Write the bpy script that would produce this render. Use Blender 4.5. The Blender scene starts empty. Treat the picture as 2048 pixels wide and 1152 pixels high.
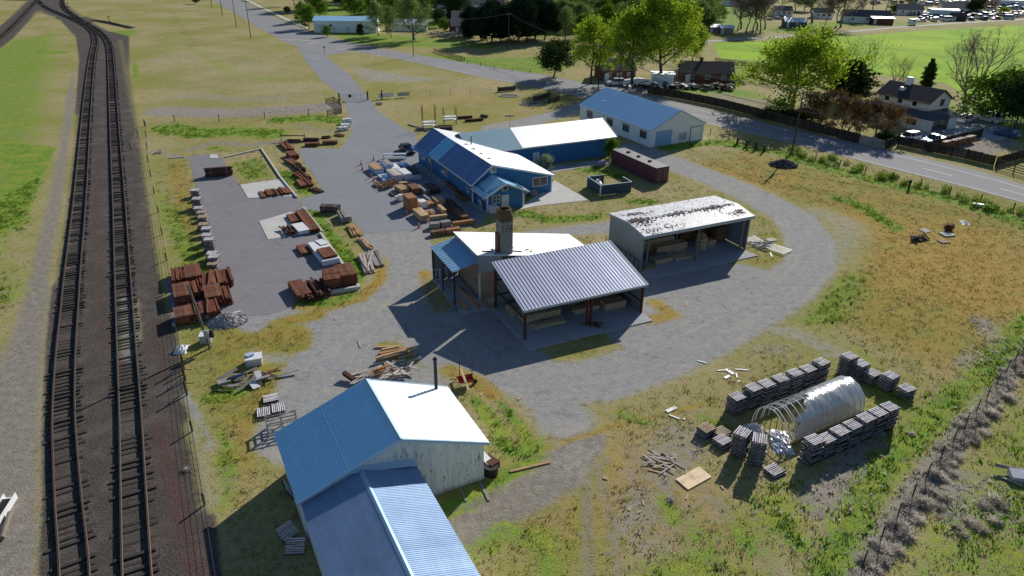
import bpy, math, random
import numpy as np
from mathutils import Vector, Matrix
rnd = random.Random(11)
R = math.radians
SC = bpy.context.scene
COL = SC.collection
# ---------------------------------------------------------------- camera
FPX, PITCH, ROLL, CAMH = 1418.0, R(26.7), R(0.7), 35.7
_f = Vector((0, math.cos(PITCH), -math.sin(PITCH)))
_u0 = Vector((0, math.sin(PITCH), math.cos(PITCH)))
_r = math.cos(ROLL)*Vector((1, 0, 0)) + math.sin(ROLL)*_u0
_u = -math.sin(ROLL)*Vector((1, 0, 0)) + math.cos(ROLL)*_u0
cam_d = bpy.data.cameras.new('camera')
cam = bpy.data.objects.new('camera', cam_d); COL.objects.link(cam)
cam_d.sensor_width = 36.0; cam_d.lens = FPX/2048*36.0
cam_d.clip_start = 0.5; cam_d.clip_end = 6000
m = Matrix((( _r.x, _u.x, -_f.x, 0), (_r.y, _u.y, -_f.y, 0), (_r.z, _u.z, -_f.z, CAMH), (0, 0, 0, 1)))
cam.matrix_world = m
SC.camera = cam

def at(u, v, z=0.0):
    """survey helper: the site point at height z seen in direction (u, v) from the drone"""
    d = _r*((u-1024)/FPX) - _u*((v-576)/FPX) + _f
    t = (z-CAMH)/d.z
    return Vector((d.x*t, d.y*t, z))
def dep(p):
    return (Vector((p[0], p[1], 0))-Vector((0, 0, CAMH))).dot(_f)

# ---------------------------------------------------------------- light
SUN_AZ = R(59.5)      # direction towards the sun, counter-clockwise from +x
SUN_EL = R(27.3)
sd = bpy.data.lights.new('sun', 'SUN'); so = bpy.data.objects.new('sun', sd); COL.objects.link(so)
sd.energy = 5.0; sd.angle = R(0.53); sd.color = (1.0, 0.93, 0.83)
tos = Vector((math.cos(SUN_EL)*math.cos(SUN_AZ), math.cos(SUN_EL)*math.sin(SUN_AZ), math.sin(SUN_EL)))
so.rotation_euler = tos.to_track_quat('Z', 'Y').to_euler()
so.location = tos*300
w = bpy.data.worlds.new('World'); SC.world = w; w.use_nodes = True
nt = w.node_tree; nt.nodes.clear()
sky = nt.nodes.new('ShaderNodeTexSky'); sky.sky_type = 'NISHITA'; sky.sun_disc = False
sky.sun_elevation = SUN_EL; sky.sun_rotation = R(90)-SUN_AZ
sky.altitude = 300; sky.air_density = 1.0; sky.dust_density = 0.3; sky.ozone_density = 3.5
bg = nt.nodes.new('ShaderNodeBackground'); bg.inputs[1].default_value = 0.076
wo = nt.nodes.new('ShaderNodeOutputWorld')
nt.links.new(sky.outputs[0], bg.inputs[0]); nt.links.new(bg.outputs[0], wo.inputs[0])
SC.view_settings.view_transform = 'Standard'; SC.view_settings.look = 'None'
SC.view_settings.exposure = 0; SC.view_settings.gamma = 1
SC.cycles.max_bounces = 6; SC.cycles.transparent_max_bounces = 12

# ---------------------------------------------------------------- node helper
class NT:
    def __init__(s, name):
        s.m = bpy.data.materials.new(name); s.m.use_nodes = True
        s.t = s.m.node_tree; s.t.nodes.clear()
        s.out = s.n('ShaderNodeOutputMaterial')
        s.p = s.n('ShaderNodeBsdfPrincipled'); s.l(s.p.outputs[0], s.out.inputs[0])
        tc = s.n('ShaderNodeTexCoord'); s.obj = tc.outputs['Object']
        s.geo = s.n('ShaderNodeNewGeometry'); s.pos = s.geo.outputs['Position']
    def n(s, t): return s.t.nodes.new(t)
    def l(s, a, b): s.t.links.new(a, b)
    def set(s, sock, v):
        if hasattr(v, 'links') or hasattr(v, 'is_linked'): s.l(v, sock)
        else:
            if isinstance(v, (tuple, list)) and len(v) == 3 and sock.type == 'RGBA': v = (*v, 1)
            sock.default_value = v
    def noise(s, sc, det=3, ro=.55, vec=None, dist=0):
        n = s.n('ShaderNodeTexNoise'); n.inputs['Scale'].default_value = sc
        n.inputs['Detail'].default_value = det; n.inputs['Roughness'].default_value = ro
        n.inputs['Distortion'].default_value = dist
        s.l(vec or s.pos, n.inputs['Vector']); return n.outputs[0]
    def voro(s, sc, vec=None):
        n = s.n('ShaderNodeTexVoronoi'); n.inputs['Scale'].default_value = sc
        s.l(vec or s.pos, n.inputs['Vector']); return n
    def scale(s, vec, xyz):
        n = s.n('ShaderNodeMapping'); n.inputs['Scale'].default_value = xyz
        s.l(vec, n.inputs['Vector']); return n.outputs[0]
    def math(s, op, a, b=0.0, c=None, clamp=False):
        n = s.n('ShaderNodeMath'); n.operation = op; n.use_clamp = clamp
        s.set(n.inputs[0], a); s.set(n.inputs[1], b)
        if c is not None: s.set(n.inputs[2], c)
        return n.outputs[0]
    def ss(s, v, a, b):
        n = s.n('ShaderNodeMapRange'); n.interpolation_type = 'SMOOTHSTEP'
        s.set(n.inputs[0], v); n.inputs[1].default_value = a; n.inputs[2].default_value = b
        return n.outputs[0]
    def ramp(s, f, stops):
        n = s.n('ShaderNodeValToRGB'); e = n.color_ramp.elements
        while len(e) > 1: e.remove(e[-1])
        for i, (p, c) in enumerate(stops):
            k = e[0] if i == 0 else e.new(p)
            k.position = p; k.color = (*c, 1)
        s.set(n.inputs[0], f); return n.outputs[0]
    def mix(s, f, a, b, op='MIX'):
        n = s.n('ShaderNodeMix'); n.data_type = 'RGBA'; n.blend_type = op
        s.set(n.inputs[0], f); s.set(n.inputs[6], a); s.set(n.inputs[7], b); return n.outputs[2]
    def attr(s, name):
        n = s.n('ShaderNodeAttribute'); n.attribute_name = name; return n
    def bump(s, h, st, d=.05):
        n = s.n('ShaderNodeBump'); n.inputs['Strength'].default_value = st; n.inputs['Distance'].default_value = d
        s.l(h, n.inputs['Height']); s.l(n.outputs[0], s.p.inputs['Normal'])
    def fin(s, col, rough=.8, metal=0, spec=.3):
        s.set(s.p.inputs['Base Color'], col); s.set(s.p.inputs['Roughness'], rough)
        s.set(s.p.inputs['Metallic'], metal); s.set(s.p.inputs['Specular IOR Level'], spec)
        return s.m
def hexc(r, g, b):
    f = lambda c: (c/255/12.92) if c/255 <= .04045 else ((c/255+.055)/1.055)**2.4
    return (f(r), f(g), f(b))
def k(c, s): return tuple(min(1, x*s) for x in c)

def paint(name, col, rough=.6, metal=0, var=.25, sc=.8, spec=.3, stain=None, amt=.5):
    t = NT(name); n = t.noise(sc, 5, .65); n2 = t.noise(sc*9, 3, .6)
    f = t.math('ADD', t.math('MULTIPLY', n, .7), t.math('MULTIPLY', n2, .3))
    c = t.ramp(f, [(.25, k(col, 1-var)), (.75, k(col, 1+var*.6))])
    if stain:
        s_ = t.ss(t.noise(sc*2.3, 6, .7, dist=.4), .56, .7)
        c = t.mix(t.math('MULTIPLY', s_, amt), c, stain)
    t.bump(n2, .15, .02)
    return t.fin(c, rough, metal, spec)
def wood(name, c1, c2, rough=.85, grain=1.0):
    t = NT(name)
    r = t.geo.outputs['Random Per Island']
    n = t.noise(1.3, 4, .6); g = t.noise(9, 3, .6)
    c = t.mix(r, c1, c2)
    c = t.mix(t.math('MULTIPLY', t.ss(n, .45, .75), .55), c, k(c1, .45))
    c = t.mix(t.math('MULTIPLY', t.ss(g, .5, .8), .3), c, k(c2, 1.35))
    return t.fin(c, rough, 0, .15)
def leafmat(name, c1, c2, tr=.35, c3=None):
    t = NT(name); t.t.nodes.remove(t.p)
    r = t.geo.outputs['Random Per Island']; n = t.noise(.35, 3, .6)
    c = t.mix(t.ss(n, .35, .68), c1, c2)
    c = t.mix(t.math('MULTIPLY', r, .5), c, c3 or k(c2, 1.5))
    a = t.n('ShaderNodeBsdfDiffuse'); b = t.n('ShaderNodeBsdfTranslucent'); mx = t.n('ShaderNodeMixShader')
    t.l(c, a.inputs[0]); t.l(t.mix(.5, c, k(c2, 1.8)), b.inputs[0]); mx.inputs[0].default_value = tr
    t.l(a.outputs[0], mx.inputs[1]); t.l(b.outputs[0], mx.inputs[2]); t.l(mx.outputs[0], t.out.inputs[0])
    return t.m
def asphalt(name, col, crack=1.0, patch=.25):
    t = NT(name)
    big = t.noise(.09, 4, .6); mid = t.noise(.7, 5, .65); fine = t.noise(14, 3, .7)
    f = t.math('ADD', t.math('ADD', t.math('MULTIPLY', big, .45), t.math('MULTIPLY', mid, .35)), t.math('MULTIPLY', fine, .2))
    c = t.ramp(f, [(.3, k(col, 1-patch*1.2)), (.5, col), (.7, k(col, 1+patch))])
    v = t.n('ShaderNodeTexVoronoi'); v.feature = 'DISTANCE_TO_EDGE'; v.inputs['Scale'].default_value = .16
    wv = t.n('ShaderNodeVectorMath'); wv.operation = 'ADD'
    nn = t.n('ShaderNodeTexNoise'); nn.inputs['Scale'].default_value = .8; nn.inputs['Detail'].default_value = 4
    t.l(t.pos, nn.inputs['Vector'])
    sc_ = t.n('ShaderNodeVectorMath'); sc_.operation = 'SCALE'; sc_.inputs['Scale'].default_value = 3.0
    t.l(nn.outputs['Color'], sc_.inputs[0]); t.l(t.pos, wv.inputs[0]); t.l(sc_.outputs[0], wv.inputs[1]); t.l(wv.outputs[0], v.inputs['Vector'])
    cr = t.math('MULTIPLY', t.ss(v.outputs['Distance'], .012, .0), .5*crack)
    c = t.mix(cr, c, k(col, .5))
    st = t.math('MULTIPLY', t.ss(t.noise(.35, 5, .7, dist=.6), .62, .74), .45)
    c = t.mix(st, c, k(col, .45))
    t.bump(fine, .3, .02)
    return t.fin(c, .9, 0, .2)

# ---------------------------------------------------------------- mesh builder
class MB:
    def __init__(s): s.v = []; s.f = []; s.mi = []; s.cur = 0
    def add(s, vs, fs):
        o = len(s.v); s.v += [tuple(p) for p in vs]; s.f += [tuple(i+o for i in f) for f in fs]; s.mi += [s.cur]*len(fs); return s
    def mat(s, i): s.cur = i; return s
    def poly(s, pts): return s.add(pts, [tuple(range(len(pts)))])
    def box(s, x0, x1, y0, y1, z0, z1):
        return s.add([(x0,y0,z0),(x1,y0,z0),(x1,y1,z0),(x0,y1,z0),(x0,y0,z1),(x1,y0,z1),(x1,y1,z1),(x0,y1,z1)],
                     [(3,2,1,0),(4,5,6,7),(0,1,5,4),(1,2,6,5),(2,3,7,6),(3,0,4,7)])
    def obox(s, c, size, rz=0, rx=0, ry=0):
        M = Matrix.Translation(Vector(c)) @ Matrix.Rotation(rz, 4, 'Z') @ Matrix.Rotation(ry, 4, 'Y') @ Matrix.Rotation(rx, 4, 'X')
        a, b, d = size[0]/2, size[1]/2, size[2]/2
        vs = [M @ Vector(p) for p in ((-a,-b,-d),(a,-b,-d),(a,b,-d),(-a,b,-d),(-a,-b,d),(a,-b,d),(a,b,d),(-a,b,d))]
        return s.add(vs, [(3,2,1,0),(4,5,6,7),(0,1,5,4),(1,2,6,5),(2,3,7,6),(3,0,4,7)])
    def beam(s, p, q, w, h):
        p, q = Vector(p), Vector(q); d = q-p; L = d.length
        if L < 1e-5: return s
        d /= L; up = Vector((0,0,1)) if abs(d.z) < .95 else Vector((1,0,0))
        sx = d.cross(up).normalized(); uz = sx.cross(d)
        vs = []
        for e in (p, q):
            for a, b in ((-1,-1),(1,-1),(1,1),(-1,1)): vs.append(e+sx*(a*w/2)+uz*(b*h/2))
        return s.add(vs, [(3,2,1,0),(4,5,6,7),(0,1,5,4),(1,2,6,5),(2,3,7,6),(3,0,4,7)])
    def tube(s, p, q, r1, r2=None, n=6, caps=True):
        r2 = r1 if r2 is None else r2
        p, q = Vector(p), Vector(q); d = (q-p)
        if d.length < 1e-6: return s
        d.normalize(); up = Vector((0,0,1)) if abs(d.z) < .9 else Vector((1,0,0))
        a = d.cross(up).normalized(); b = a.cross(d)
        vs = []
        for e, r in ((p, r1), (q, r2)):
            for i in range(n):
                t = 2*math.pi*i/n; vs.append(e+a*(math.cos(t)*r)+b*(math.sin(t)*r))
        fs = [(i, (i+1) % n, n+(i+1) % n, n+i) for i in range(n)]
        if caps: fs += [tuple(range(n-1, -1, -1)), tuple(range(n, 2*n))]
        return s.add(vs, fs)
    def path(s, pts, r, n=5):
        for a, b in zip(pts, pts[1:]): s.tube(a, b, r, r, n)
        return s
    def prism(s, pts, z0, z1):
        n = len(pts)
        vs = [(p[0], p[1], z0) for p in pts]+[(p[0], p[1], z1) for p in pts]
        return s.add(vs, [tuple(range(n-1, -1, -1)), tuple(range(n, 2*n))]+[(i, (i+1) % n, n+(i+1) % n, n+i) for i in range(n)])
    def sheet(s, A, B, C, D, n=0, h=.04, w=.06, th=.05, rib=None):
        """sheet of metal A,B along the eave, D,C along the ridge, with n ribs running A->D"""
        A, B, C, D = map(Vector, (A, B, C, D))
        nn = (B-A).cross(D-A).normalized()
        if nn.z < 0 and abs(nn.z) > .05: nn = -nn
        o = nn*(-th)
        s.add([A, B, C, D, A+o, B+o, C+o, D+o], [(0,1,2,3),(7,6,5,4),(0,4,5,1),(1,5,6,2),(2,6,7,3),(3,7,4,0)])
        ab = (B-A).normalized(); dc = (C-D).normalized(); keep = s.cur
        if rib is not None: s.cur = rib
        for i in range(n):
            t = (i+.5)/n; p = A.lerp(B, t); q = D.lerp(C, t)
            e = nn*.004
            vs = [p-ab*w/2+e, p-ab*w*.28+nn*h, p+ab*w*.28+nn*h, p+ab*w/2+e, q-dc*w/2+e, q-dc*w*.28+nn*h, q+dc*w*.28+nn*h, q+dc*w/2+e]
            s.add(vs, [(0,1,5,4),(1,2,6,5),(2,3,7,6),(0,3,2,1),(4,5,6,7)])
        s.cur = keep
        return s
    def wall(s, p, q, top, z0=0, n=0, h=.03, w=.05, th=.12):
        """vertical wall p->q (plan), top(t) its height, ribs on the right-hand side of p->q"""
        p, q = Vector((p[0], p[1], 0)), Vector((q[0], q[1], 0)); d = (q-p); L = d.length; d /= L
        nn = Vector((d.y, -d.x, 0)); T = top if callable(top) else (lambda t: top)
        ks = sorted(set([0, 1]+[i/20 for i in range(21)] if callable(top) else [0, 1]))
        outer = [p+Vector((0, 0, z0)), q+Vector((0, 0, z0))]+[p+d*(L*t)+Vector((0, 0, T(t))) for t in reversed(ks)]
        inner = [a-nn*th for a in outer]; m_ = len(outer)
        s.add(outer+inner, [tuple(range(m_)), tuple(range(2*m_-1, m_-1, -1))]+[(i, m_+i, m_+(i+1) % m_, (i+1) % m_) for i in range(m_)])
        for i in range(n):
            t = (i+.5)/n; c = p+d*(L*t); zt = T(t)-.02; e = nn*.003
            vs = []
            for z in (z0+.01, zt):
                for a, b in ((-.5, 0), (-.28, h), (.28, h), (.5, 0)): vs.append(c+d*(a*w)+nn*b+e+Vector((0, 0, z)))
            s.add(vs, [(0,1,5,4),(1,2,6,5),(2,3,7,6),(4,5,6,7)])
        return s
    def build(s, name, mats, parent=None, label=None, smooth=False):
        me = bpy.data.meshes.new(name); me.from_pydata(s.v, [], s.f)
        if not isinstance(mats, (list, tuple)): mats = [mats]
        for m_ in mats: me.materials.append(m_)
        if len(mats) > 1: me.polygons.foreach_set('material_index', s.mi)
        if smooth: me.polygons.foreach_set('use_smooth', [True]*len(me.polygons))
        me.update()
        o = bpy.data.objects.new(name, me); COL.objects.link(o)
        if parent: o.parent = parent
        if label: o['label'] = label
        return o
def thing(name, label, cat, loc=(0, 0, 0), rz=0, group=None):
    o = bpy.data.objects.new(name, None); COL.objects.link(o); o.empty_display_size = .3
    o.location = loc; o.rotation_euler = (0, 0, rz); return tag(o, label, cat, group)
def tag(o, label, cat, group=None):
    o['label'] = label; o['category'] = cat
    if group: o['group'] = group
    return o
def struct(o): o['kind'] = 'structure'; return o
def dup(root, loc, rz=None, label=None, group=None, sc=None):
    r = root.copy(); COL.objects.link(r); r.location = loc
    if rz is not None: r.rotation_euler = (r.rotation_euler[0], r.rotation_euler[1], rz)
    if sc is not None: r.scale = (sc, sc, sc) if not isinstance(sc, tuple) else sc
    if label: r['label'] = label
    if group: r['group'] = group
    for ch in root.children:
        c = ch.copy(); COL.objects.link(c); c.parent = r
        for g in ch.children:
            d = g.copy(); COL.objects.link(d); d.parent = c
    return r

# ---------------------------------------------------------------- materials
ROOF_BLUE = hexc(150, 185, 215)
M = {}
def metal_roof(name, col, rough=.38, metal=.35, streak=.12, dirt=None, ax=1, pan=.10):
    t = NT(name)
    n = t.noise(.35, 4, .6); n2 = t.noise(3, 4, .65); ox = t.noise(1.6, 4, .6, vec=t.scale(t.obj, (1, .15, 1)))
    f = t.math('ADD', t.math('MULTIPLY', n, .4), t.math('ADD', t.math('MULTIPLY', n2, .25), t.math('MULTIPLY', ox, .35)))
    c = t.ramp(f, [(.3, k(col, 1-streak*1.5)), (.7, k(col, 1+streak))])
    sx = t.n('ShaderNodeSeparateXYZ'); t.l(t.obj, sx.inputs[0]); wn = t.n('ShaderNodeTexWhiteNoise'); wn.noise_dimensions = '1D'
    t.l(t.math('FLOOR', t.math('DIVIDE', sx.outputs[ax], .93)), wn.inputs['W']); pv = wn.outputs['Value']
    c = t.mix(t.math('MULTIPLY', pv, pan*2), c, k(col, .55))
    c = t.mix(t.math('MULTIPLY', t.ss(t.noise(.9, 6, .75, vec=t.scale(t.obj, (1, 1, .3)), dist=.4), .60, .74), .3), c, k(col, .6))
    if dirt: c = t.mix(t.math('MULTIPLY', t.ss(t.noise(1.1, 6, .7, dist=.5), .55, .72), .6), c, dirt)
    r = t.math('ADD', t.math('ADD', rough, t.math('MULTIPLY', n2, .15)), t.math('MULTIPLY', pv, .08))
    return t.fin(c, r, metal, .5)
M['roof_pale'] = metal_roof('pale_blue_roof_metal', (.40, .74, 1.0), .45, .2, pan=.05)
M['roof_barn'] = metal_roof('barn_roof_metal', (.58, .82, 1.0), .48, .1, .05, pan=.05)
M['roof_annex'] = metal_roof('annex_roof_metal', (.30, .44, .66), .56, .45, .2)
M['roof_barn_sun'] = metal_roof('barn_roof_painted_glare', (.80, .88, .94), .46, .55, .04, pan=.03)  # same barn metal, whitened to paint in sun glare on the right slope
M['roof_store'] = metal_roof('store_roof_metal', (.16, .30, .56), .45, .4, .18)
M['roof_store_patch'] = metal_roof('store_roof_newer_metal', (.26, .66, 1.0), .42, .15, .1)
M['roof_wing'] = metal_roof('white_roof_metal', (.88, .90, .92), .46, .75, .03, ax=0, pan=.03)
M['roof_teal'] = metal_roof('teal_roof_metal', (.66, .86, .88), .55, .1, .08, ax=0, pan=.05)
M['roof_blue'] = metal_roof('blue_roof_metal', (.40, .70, 1.0), .45, .1, .06, pan=.05)
M['roof_shed'] = metal_roof('galvanised_roof_metal', (.36, .41, .56), .46, .5, .1, ax=0, pan=.10)
M['roof_rib'] = paint('roof_seam_painted_shadow', (.15, .17, .23), .5, .3, .1)  # shadow lines beside the seams put into the rib colour
M['barn_rib'] = paint('darker_barn_roof_ribs', (.22, .50, .78), .5, .3, .1)
M['roof_kiln'] = metal_roof('white_coated_roof_metal', (.90, .91, .92), .45, .3, .02)
M['roof_lean'] = metal_roof('lean_to_roof_metal', (.30, .55, .78), .5, .3, .15)
def debris_roof():
    t = NT('weathered_white_roof')
    n = t.noise(.8, 5, .65); fl = t.noise(3.2, 6, .75, dist=1.2)
    c = t.ramp(n, [(.3, (.58, .62, .66)), (.7, (.80, .83, .86))])
    c = t.mix(t.ss(fl, .545, .60), c, (.07, .045, .05))
    c = t.mix(t.math('MULTIPLY', t.ss(t.noise(.5, 5, .7, dist=1.0), .56, .62), .85), c, (.14, .10, .10))
    return t.fin(c, .55, 0, .4)
M['roof_storage'] = debris_roof()
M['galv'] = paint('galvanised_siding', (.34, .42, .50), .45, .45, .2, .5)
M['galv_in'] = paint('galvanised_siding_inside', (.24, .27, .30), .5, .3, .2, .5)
M['white_siding'] = paint('white_siding', (.86, .88, .90), .6, 0, .12, .6)
M['blue_siding'] = paint('blue_siding', (.045, .19, .40), .65, 0, .18, .7)
M['navy_siding'] = paint('dark_blue_siding', (.06, .095, .15), .65, 0, .18, .7)
def peeling():
    t = NT('peeling_white_boards')
    b = t.noise(1.0, 3, .6, vec=t.scale(t.obj, (4, 4, .25)))
    p_ = t.noise(2.2, 7, .75, vec=t.scale(t.obj, (2.5, 2.5, .6)), dist=.6)
    c = t.ramp(b, [(.3, (.58, .63, .63)), (.7, (.80, .84, .84))])
    c = t.mix(t.ss(p_, .55, .66), c, (.13, .115, .10))
    low = t.n('ShaderNodeSeparateXYZ'); t.l(t.obj, low.inputs[0])
    c = t.mix(t.math('MULTIPLY', t.ss(t.math('ADD', low.outputs[2], t.noise(2, 4)), 1.0, .4), .6), c, (.2, .17, .13))
    return t.fin(c, .85, 0, .15)
M['peeling'] = peeling()
M['trim'] = paint('white_trim', (.74, .76, .78), .5, 0, .06)
M['trim_grey'] = paint('grey_trim', (.40, .46, .52), .5, .2, .1)
M['trim_blue'] = paint('pale_blue_trim', (.36, .55, .72), .5, .1, .08)
M['red_steel'] = paint('red_oxide_steel', (.12, .028, .024), .6, .1, .3)
M['dark_steel'] = paint('dark_steel', (.035, .035, .04), .55, .3, .3)
M['steel'] = paint('bare_steel', (.35, .37, .40), .4, .7, .2)
M['rust'] = paint('rust', (.11, .045, .025), .85, .1, .4, 3)
M['concrete'] = paint('concrete', (.58, .58, .55), .9, 0, .18, .6, .2, (.2, .19, .18), .35)
M['concrete_grey'] = paint('grey_concrete', (.40, .42, .44), .9, 0, .2, .6, .2, (.1, .1, .1), .35)
M['stack'] = paint('weathered_concrete_stack', (.30, .29, .265), .95, 0, .35, 1.3, .1, (.06, .05, .04), .6)
M['stack_top'] = paint('sooty_tan_concrete', (.14, .10, .06), .95, 0, .35, 2.0, .1, (.03, .025, .02), .6)
def block(name, c, mortar):
    t = NT(name)
    br = t.n('ShaderNodeTexBrick'); br.inputs['Scale'].default_value = 1
    br.inputs['Brick Width'].default_value = .4; br.inputs['Row Height'].default_value = .2
    br.inputs['Mortar Size'].default_value = .012
    br.inputs['Color1'].default_value = (*c, 1); br.inputs['Color2'].default_value = (*k(c, .75), 1); br.inputs['Mortar'].default_value = (*mortar, 1)
    sx = t.n('ShaderNodeSeparateXYZ'); t.l(t.obj, sx.inputs[0]); cb = t.n('ShaderNodeCombineXYZ')
    t.l(t.math('ADD', sx.outputs[0], sx.outputs[1]), cb.inputs[0]); t.l(sx.outputs[2], cb.inputs[1]); t.l(cb.outputs[0], br.inputs['Vector'])
    c2 = t.mix(t.math('MULTIPLY', t.ss(t.noise(.9, 5, .7), .45, .7), .5), br.outputs[0], k(c, .45))
    return t.fin(c2, .92, 0, .15)
M['block'] = block('concrete_block', (.38, .28, .21), (.2, .19, .18))
M['brick'] = block('red_brick', (.18, .065, .045), (.2, .17, .15))
def glass(name, col=(.015, .02, .028)):
    t = NT(name); n = t.noise(1.7, 3)
    return t.fin(t.ramp(n, [(.3, k(col, .6)), (.7, k(col, 1.8))]), .08, 0, .8)
M['glass'] = glass('window_glass'); M['glass_pale'] = glass('pale_window_glass', (.20, .22, .2))
M['maroon'] = paint('maroon_container_paint', (.17, .065, .090), .6, .1, .25, .9, .3, (.05, .02, .02), .4)
M['container_top'] = paint('grey_container_roof', (.20, .205, .21), .55, .2, .2, .5, .3, (.1, .09, .08), .4)
M['door_blue'] = paint('pale_blue_door', (.26, .46, .72), .55, 0, .06)
M['door_white'] = paint('white_door', (.62, .68, .72), .5, 0, .06)
M['white'] = paint('white_wrap', (.78, .79, .80), .45, 0, .08, 2)
M['white_blue'] = paint('blue_white_wrap', (.45, .56, .75), .4, 0, .1, 2)
M['blue_tarp'] = paint('blue_tarp', (.06, .16, .36), .4, 0, .25, 2)
M['orange'] = paint('orange_plastic', (.55, .11, .04), .5, 0, .1, 3)
M['red_plastic'] = paint('red_plastic', (.42, .05, .05), .5, 0, .15, 3)
M['propane'] = paint('white_tank', (.75, .76, .77), .35, 0, .05)
M['gravel_pile'] = paint('pale_gravel', (.42, .41, .42), .95, 0, .6, 9)
M['rock_pile'] = paint('dark_rock', (.10, .095, .11), .95, 0, .6, 6)
M['earth'] = paint('bare_soil', (.12, .09, .065), .95, 0, .3, 3)
M['fresh'] = wood('fresh_lumber', (.50, .34, .19), (.62, .46, .29))
M['tan'] = wood('tan_lumber', (.40, .23, .115), (.55, .37, .21))
M['cedar'] = wood('cedar_lumber', (.33, .15, .06), (.46, .25, .12))
M['brown'] = wood('brown_lumber', (.15, .075, .04), (.24, .14, .08))
M['dark'] = wood('dark_lumber', (.06, .045, .04), (.13, .10, .085))
M['greywood'] = wood('weathered_grey_lumber', (.22, .205, .20), (.38, .36, .34))
M['palewood'] = wood('pale_mixed_lumber', (.40, .36, .34), (.62, .55, .48))
M['rusty'] = wood('rusty_posts', (.13, .045, .026), (.25, .105, .06))
M['rustydark'] = wood('dark_rusty_posts', (.05, .025, .02), (.13, .06, .04))
M['pallet'] = wood('weathered_pallet_wood', (.42, .40, .42), (.82, .80, .83))
M['pallet_dark'] = wood('pallet_bearers_painted_shade', (.045, .042, .045), (.12, .11, .11))  # shade on the stack sides put into the bearers' dark colour
M['pallet_tan'] = wood('newer_pallet_wood', (.40, .30, .19), (.62, .50, .36))
M['shedwood'] = wood('shaded_lumber', (.42, .31, .19), (.58, .46, .30))
M['fence'] = wood('dark_fence_boards', (.045, .033, .028), (.085, .065, .05))
M['fence_pale'] = wood('pale_fence_boards', (.26, .24, .23), (.34, .32, .30))
M['pole'] = wood('pole_wood', (.07, .055, .045), (.10, .08, .07))
M['pole_grey'] = wood('grey_pole_wood', (.20, .18, .15), (.24, .21, .18))
M['bark'] = wood('bark', (.07, .055, .042), (.12, .095, .075))
M['bark_pale'] = wood('pale_bark', (.24, .21, .18), (.34, .31, .28))
M['bark_grey'] = wood('grey_twig_bark', (.13, .11, .095), (.20, .17, .15))
M['sleeper'] = wood('old_sleeper_wood', (.028, .023, .022), (.085, .075, .07))
M['rail'] = paint('rusty_rail_steel', (.105, .075, .062), .5, .55, .25, 2)
M['ply'] = wood('new_plywood', (.86, .68, .44), (.90, .72, .48))
M['line'] = paint('road_paint', (.66, .67, .68), .8, 0, .25, 6)
M['shingle'] = paint('grey_shingles', (.075, .07, .075), .9, 0, .3, 3, .2)
M['shingle_blue'] = paint('slate_shingles', (.10, .11, .13), .9, 0, .25, 3, .2)
M['cream'] = paint('cream_siding', (.86, .82, .76), .7, 0, .08)
M['car_dark'] = paint('dark_car_paint', (.018, .024, .036), .25, .3, .1, 1, .6)
M['car_white'] = paint('white_car_paint', (.72, .74, .77), .3, 0, .04, 1, .6)
M['car_silver'] = paint('silver_car_paint', (.38, .44, .52), .3, .5, .05, 1, .6)
M['car_blue'] = paint('blue_car_paint', (.06, .14, .30), .3, .2, .05, 1, .6)
M['car_red'] = paint('red_car_paint', (.25, .03, .03), .3, .1, .05, 1, .6)
M['tyre'] = paint('tyre_rubber', (.015, .015, .016), .9, 0, .2)
M['film_wire'] = paint('insulated_wire', (.16, .16, .17), .6, 0, .1)
M['hoop'] = paint('white_hoop_tube', (.74, .74, .74), .5, 0, .06)
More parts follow.
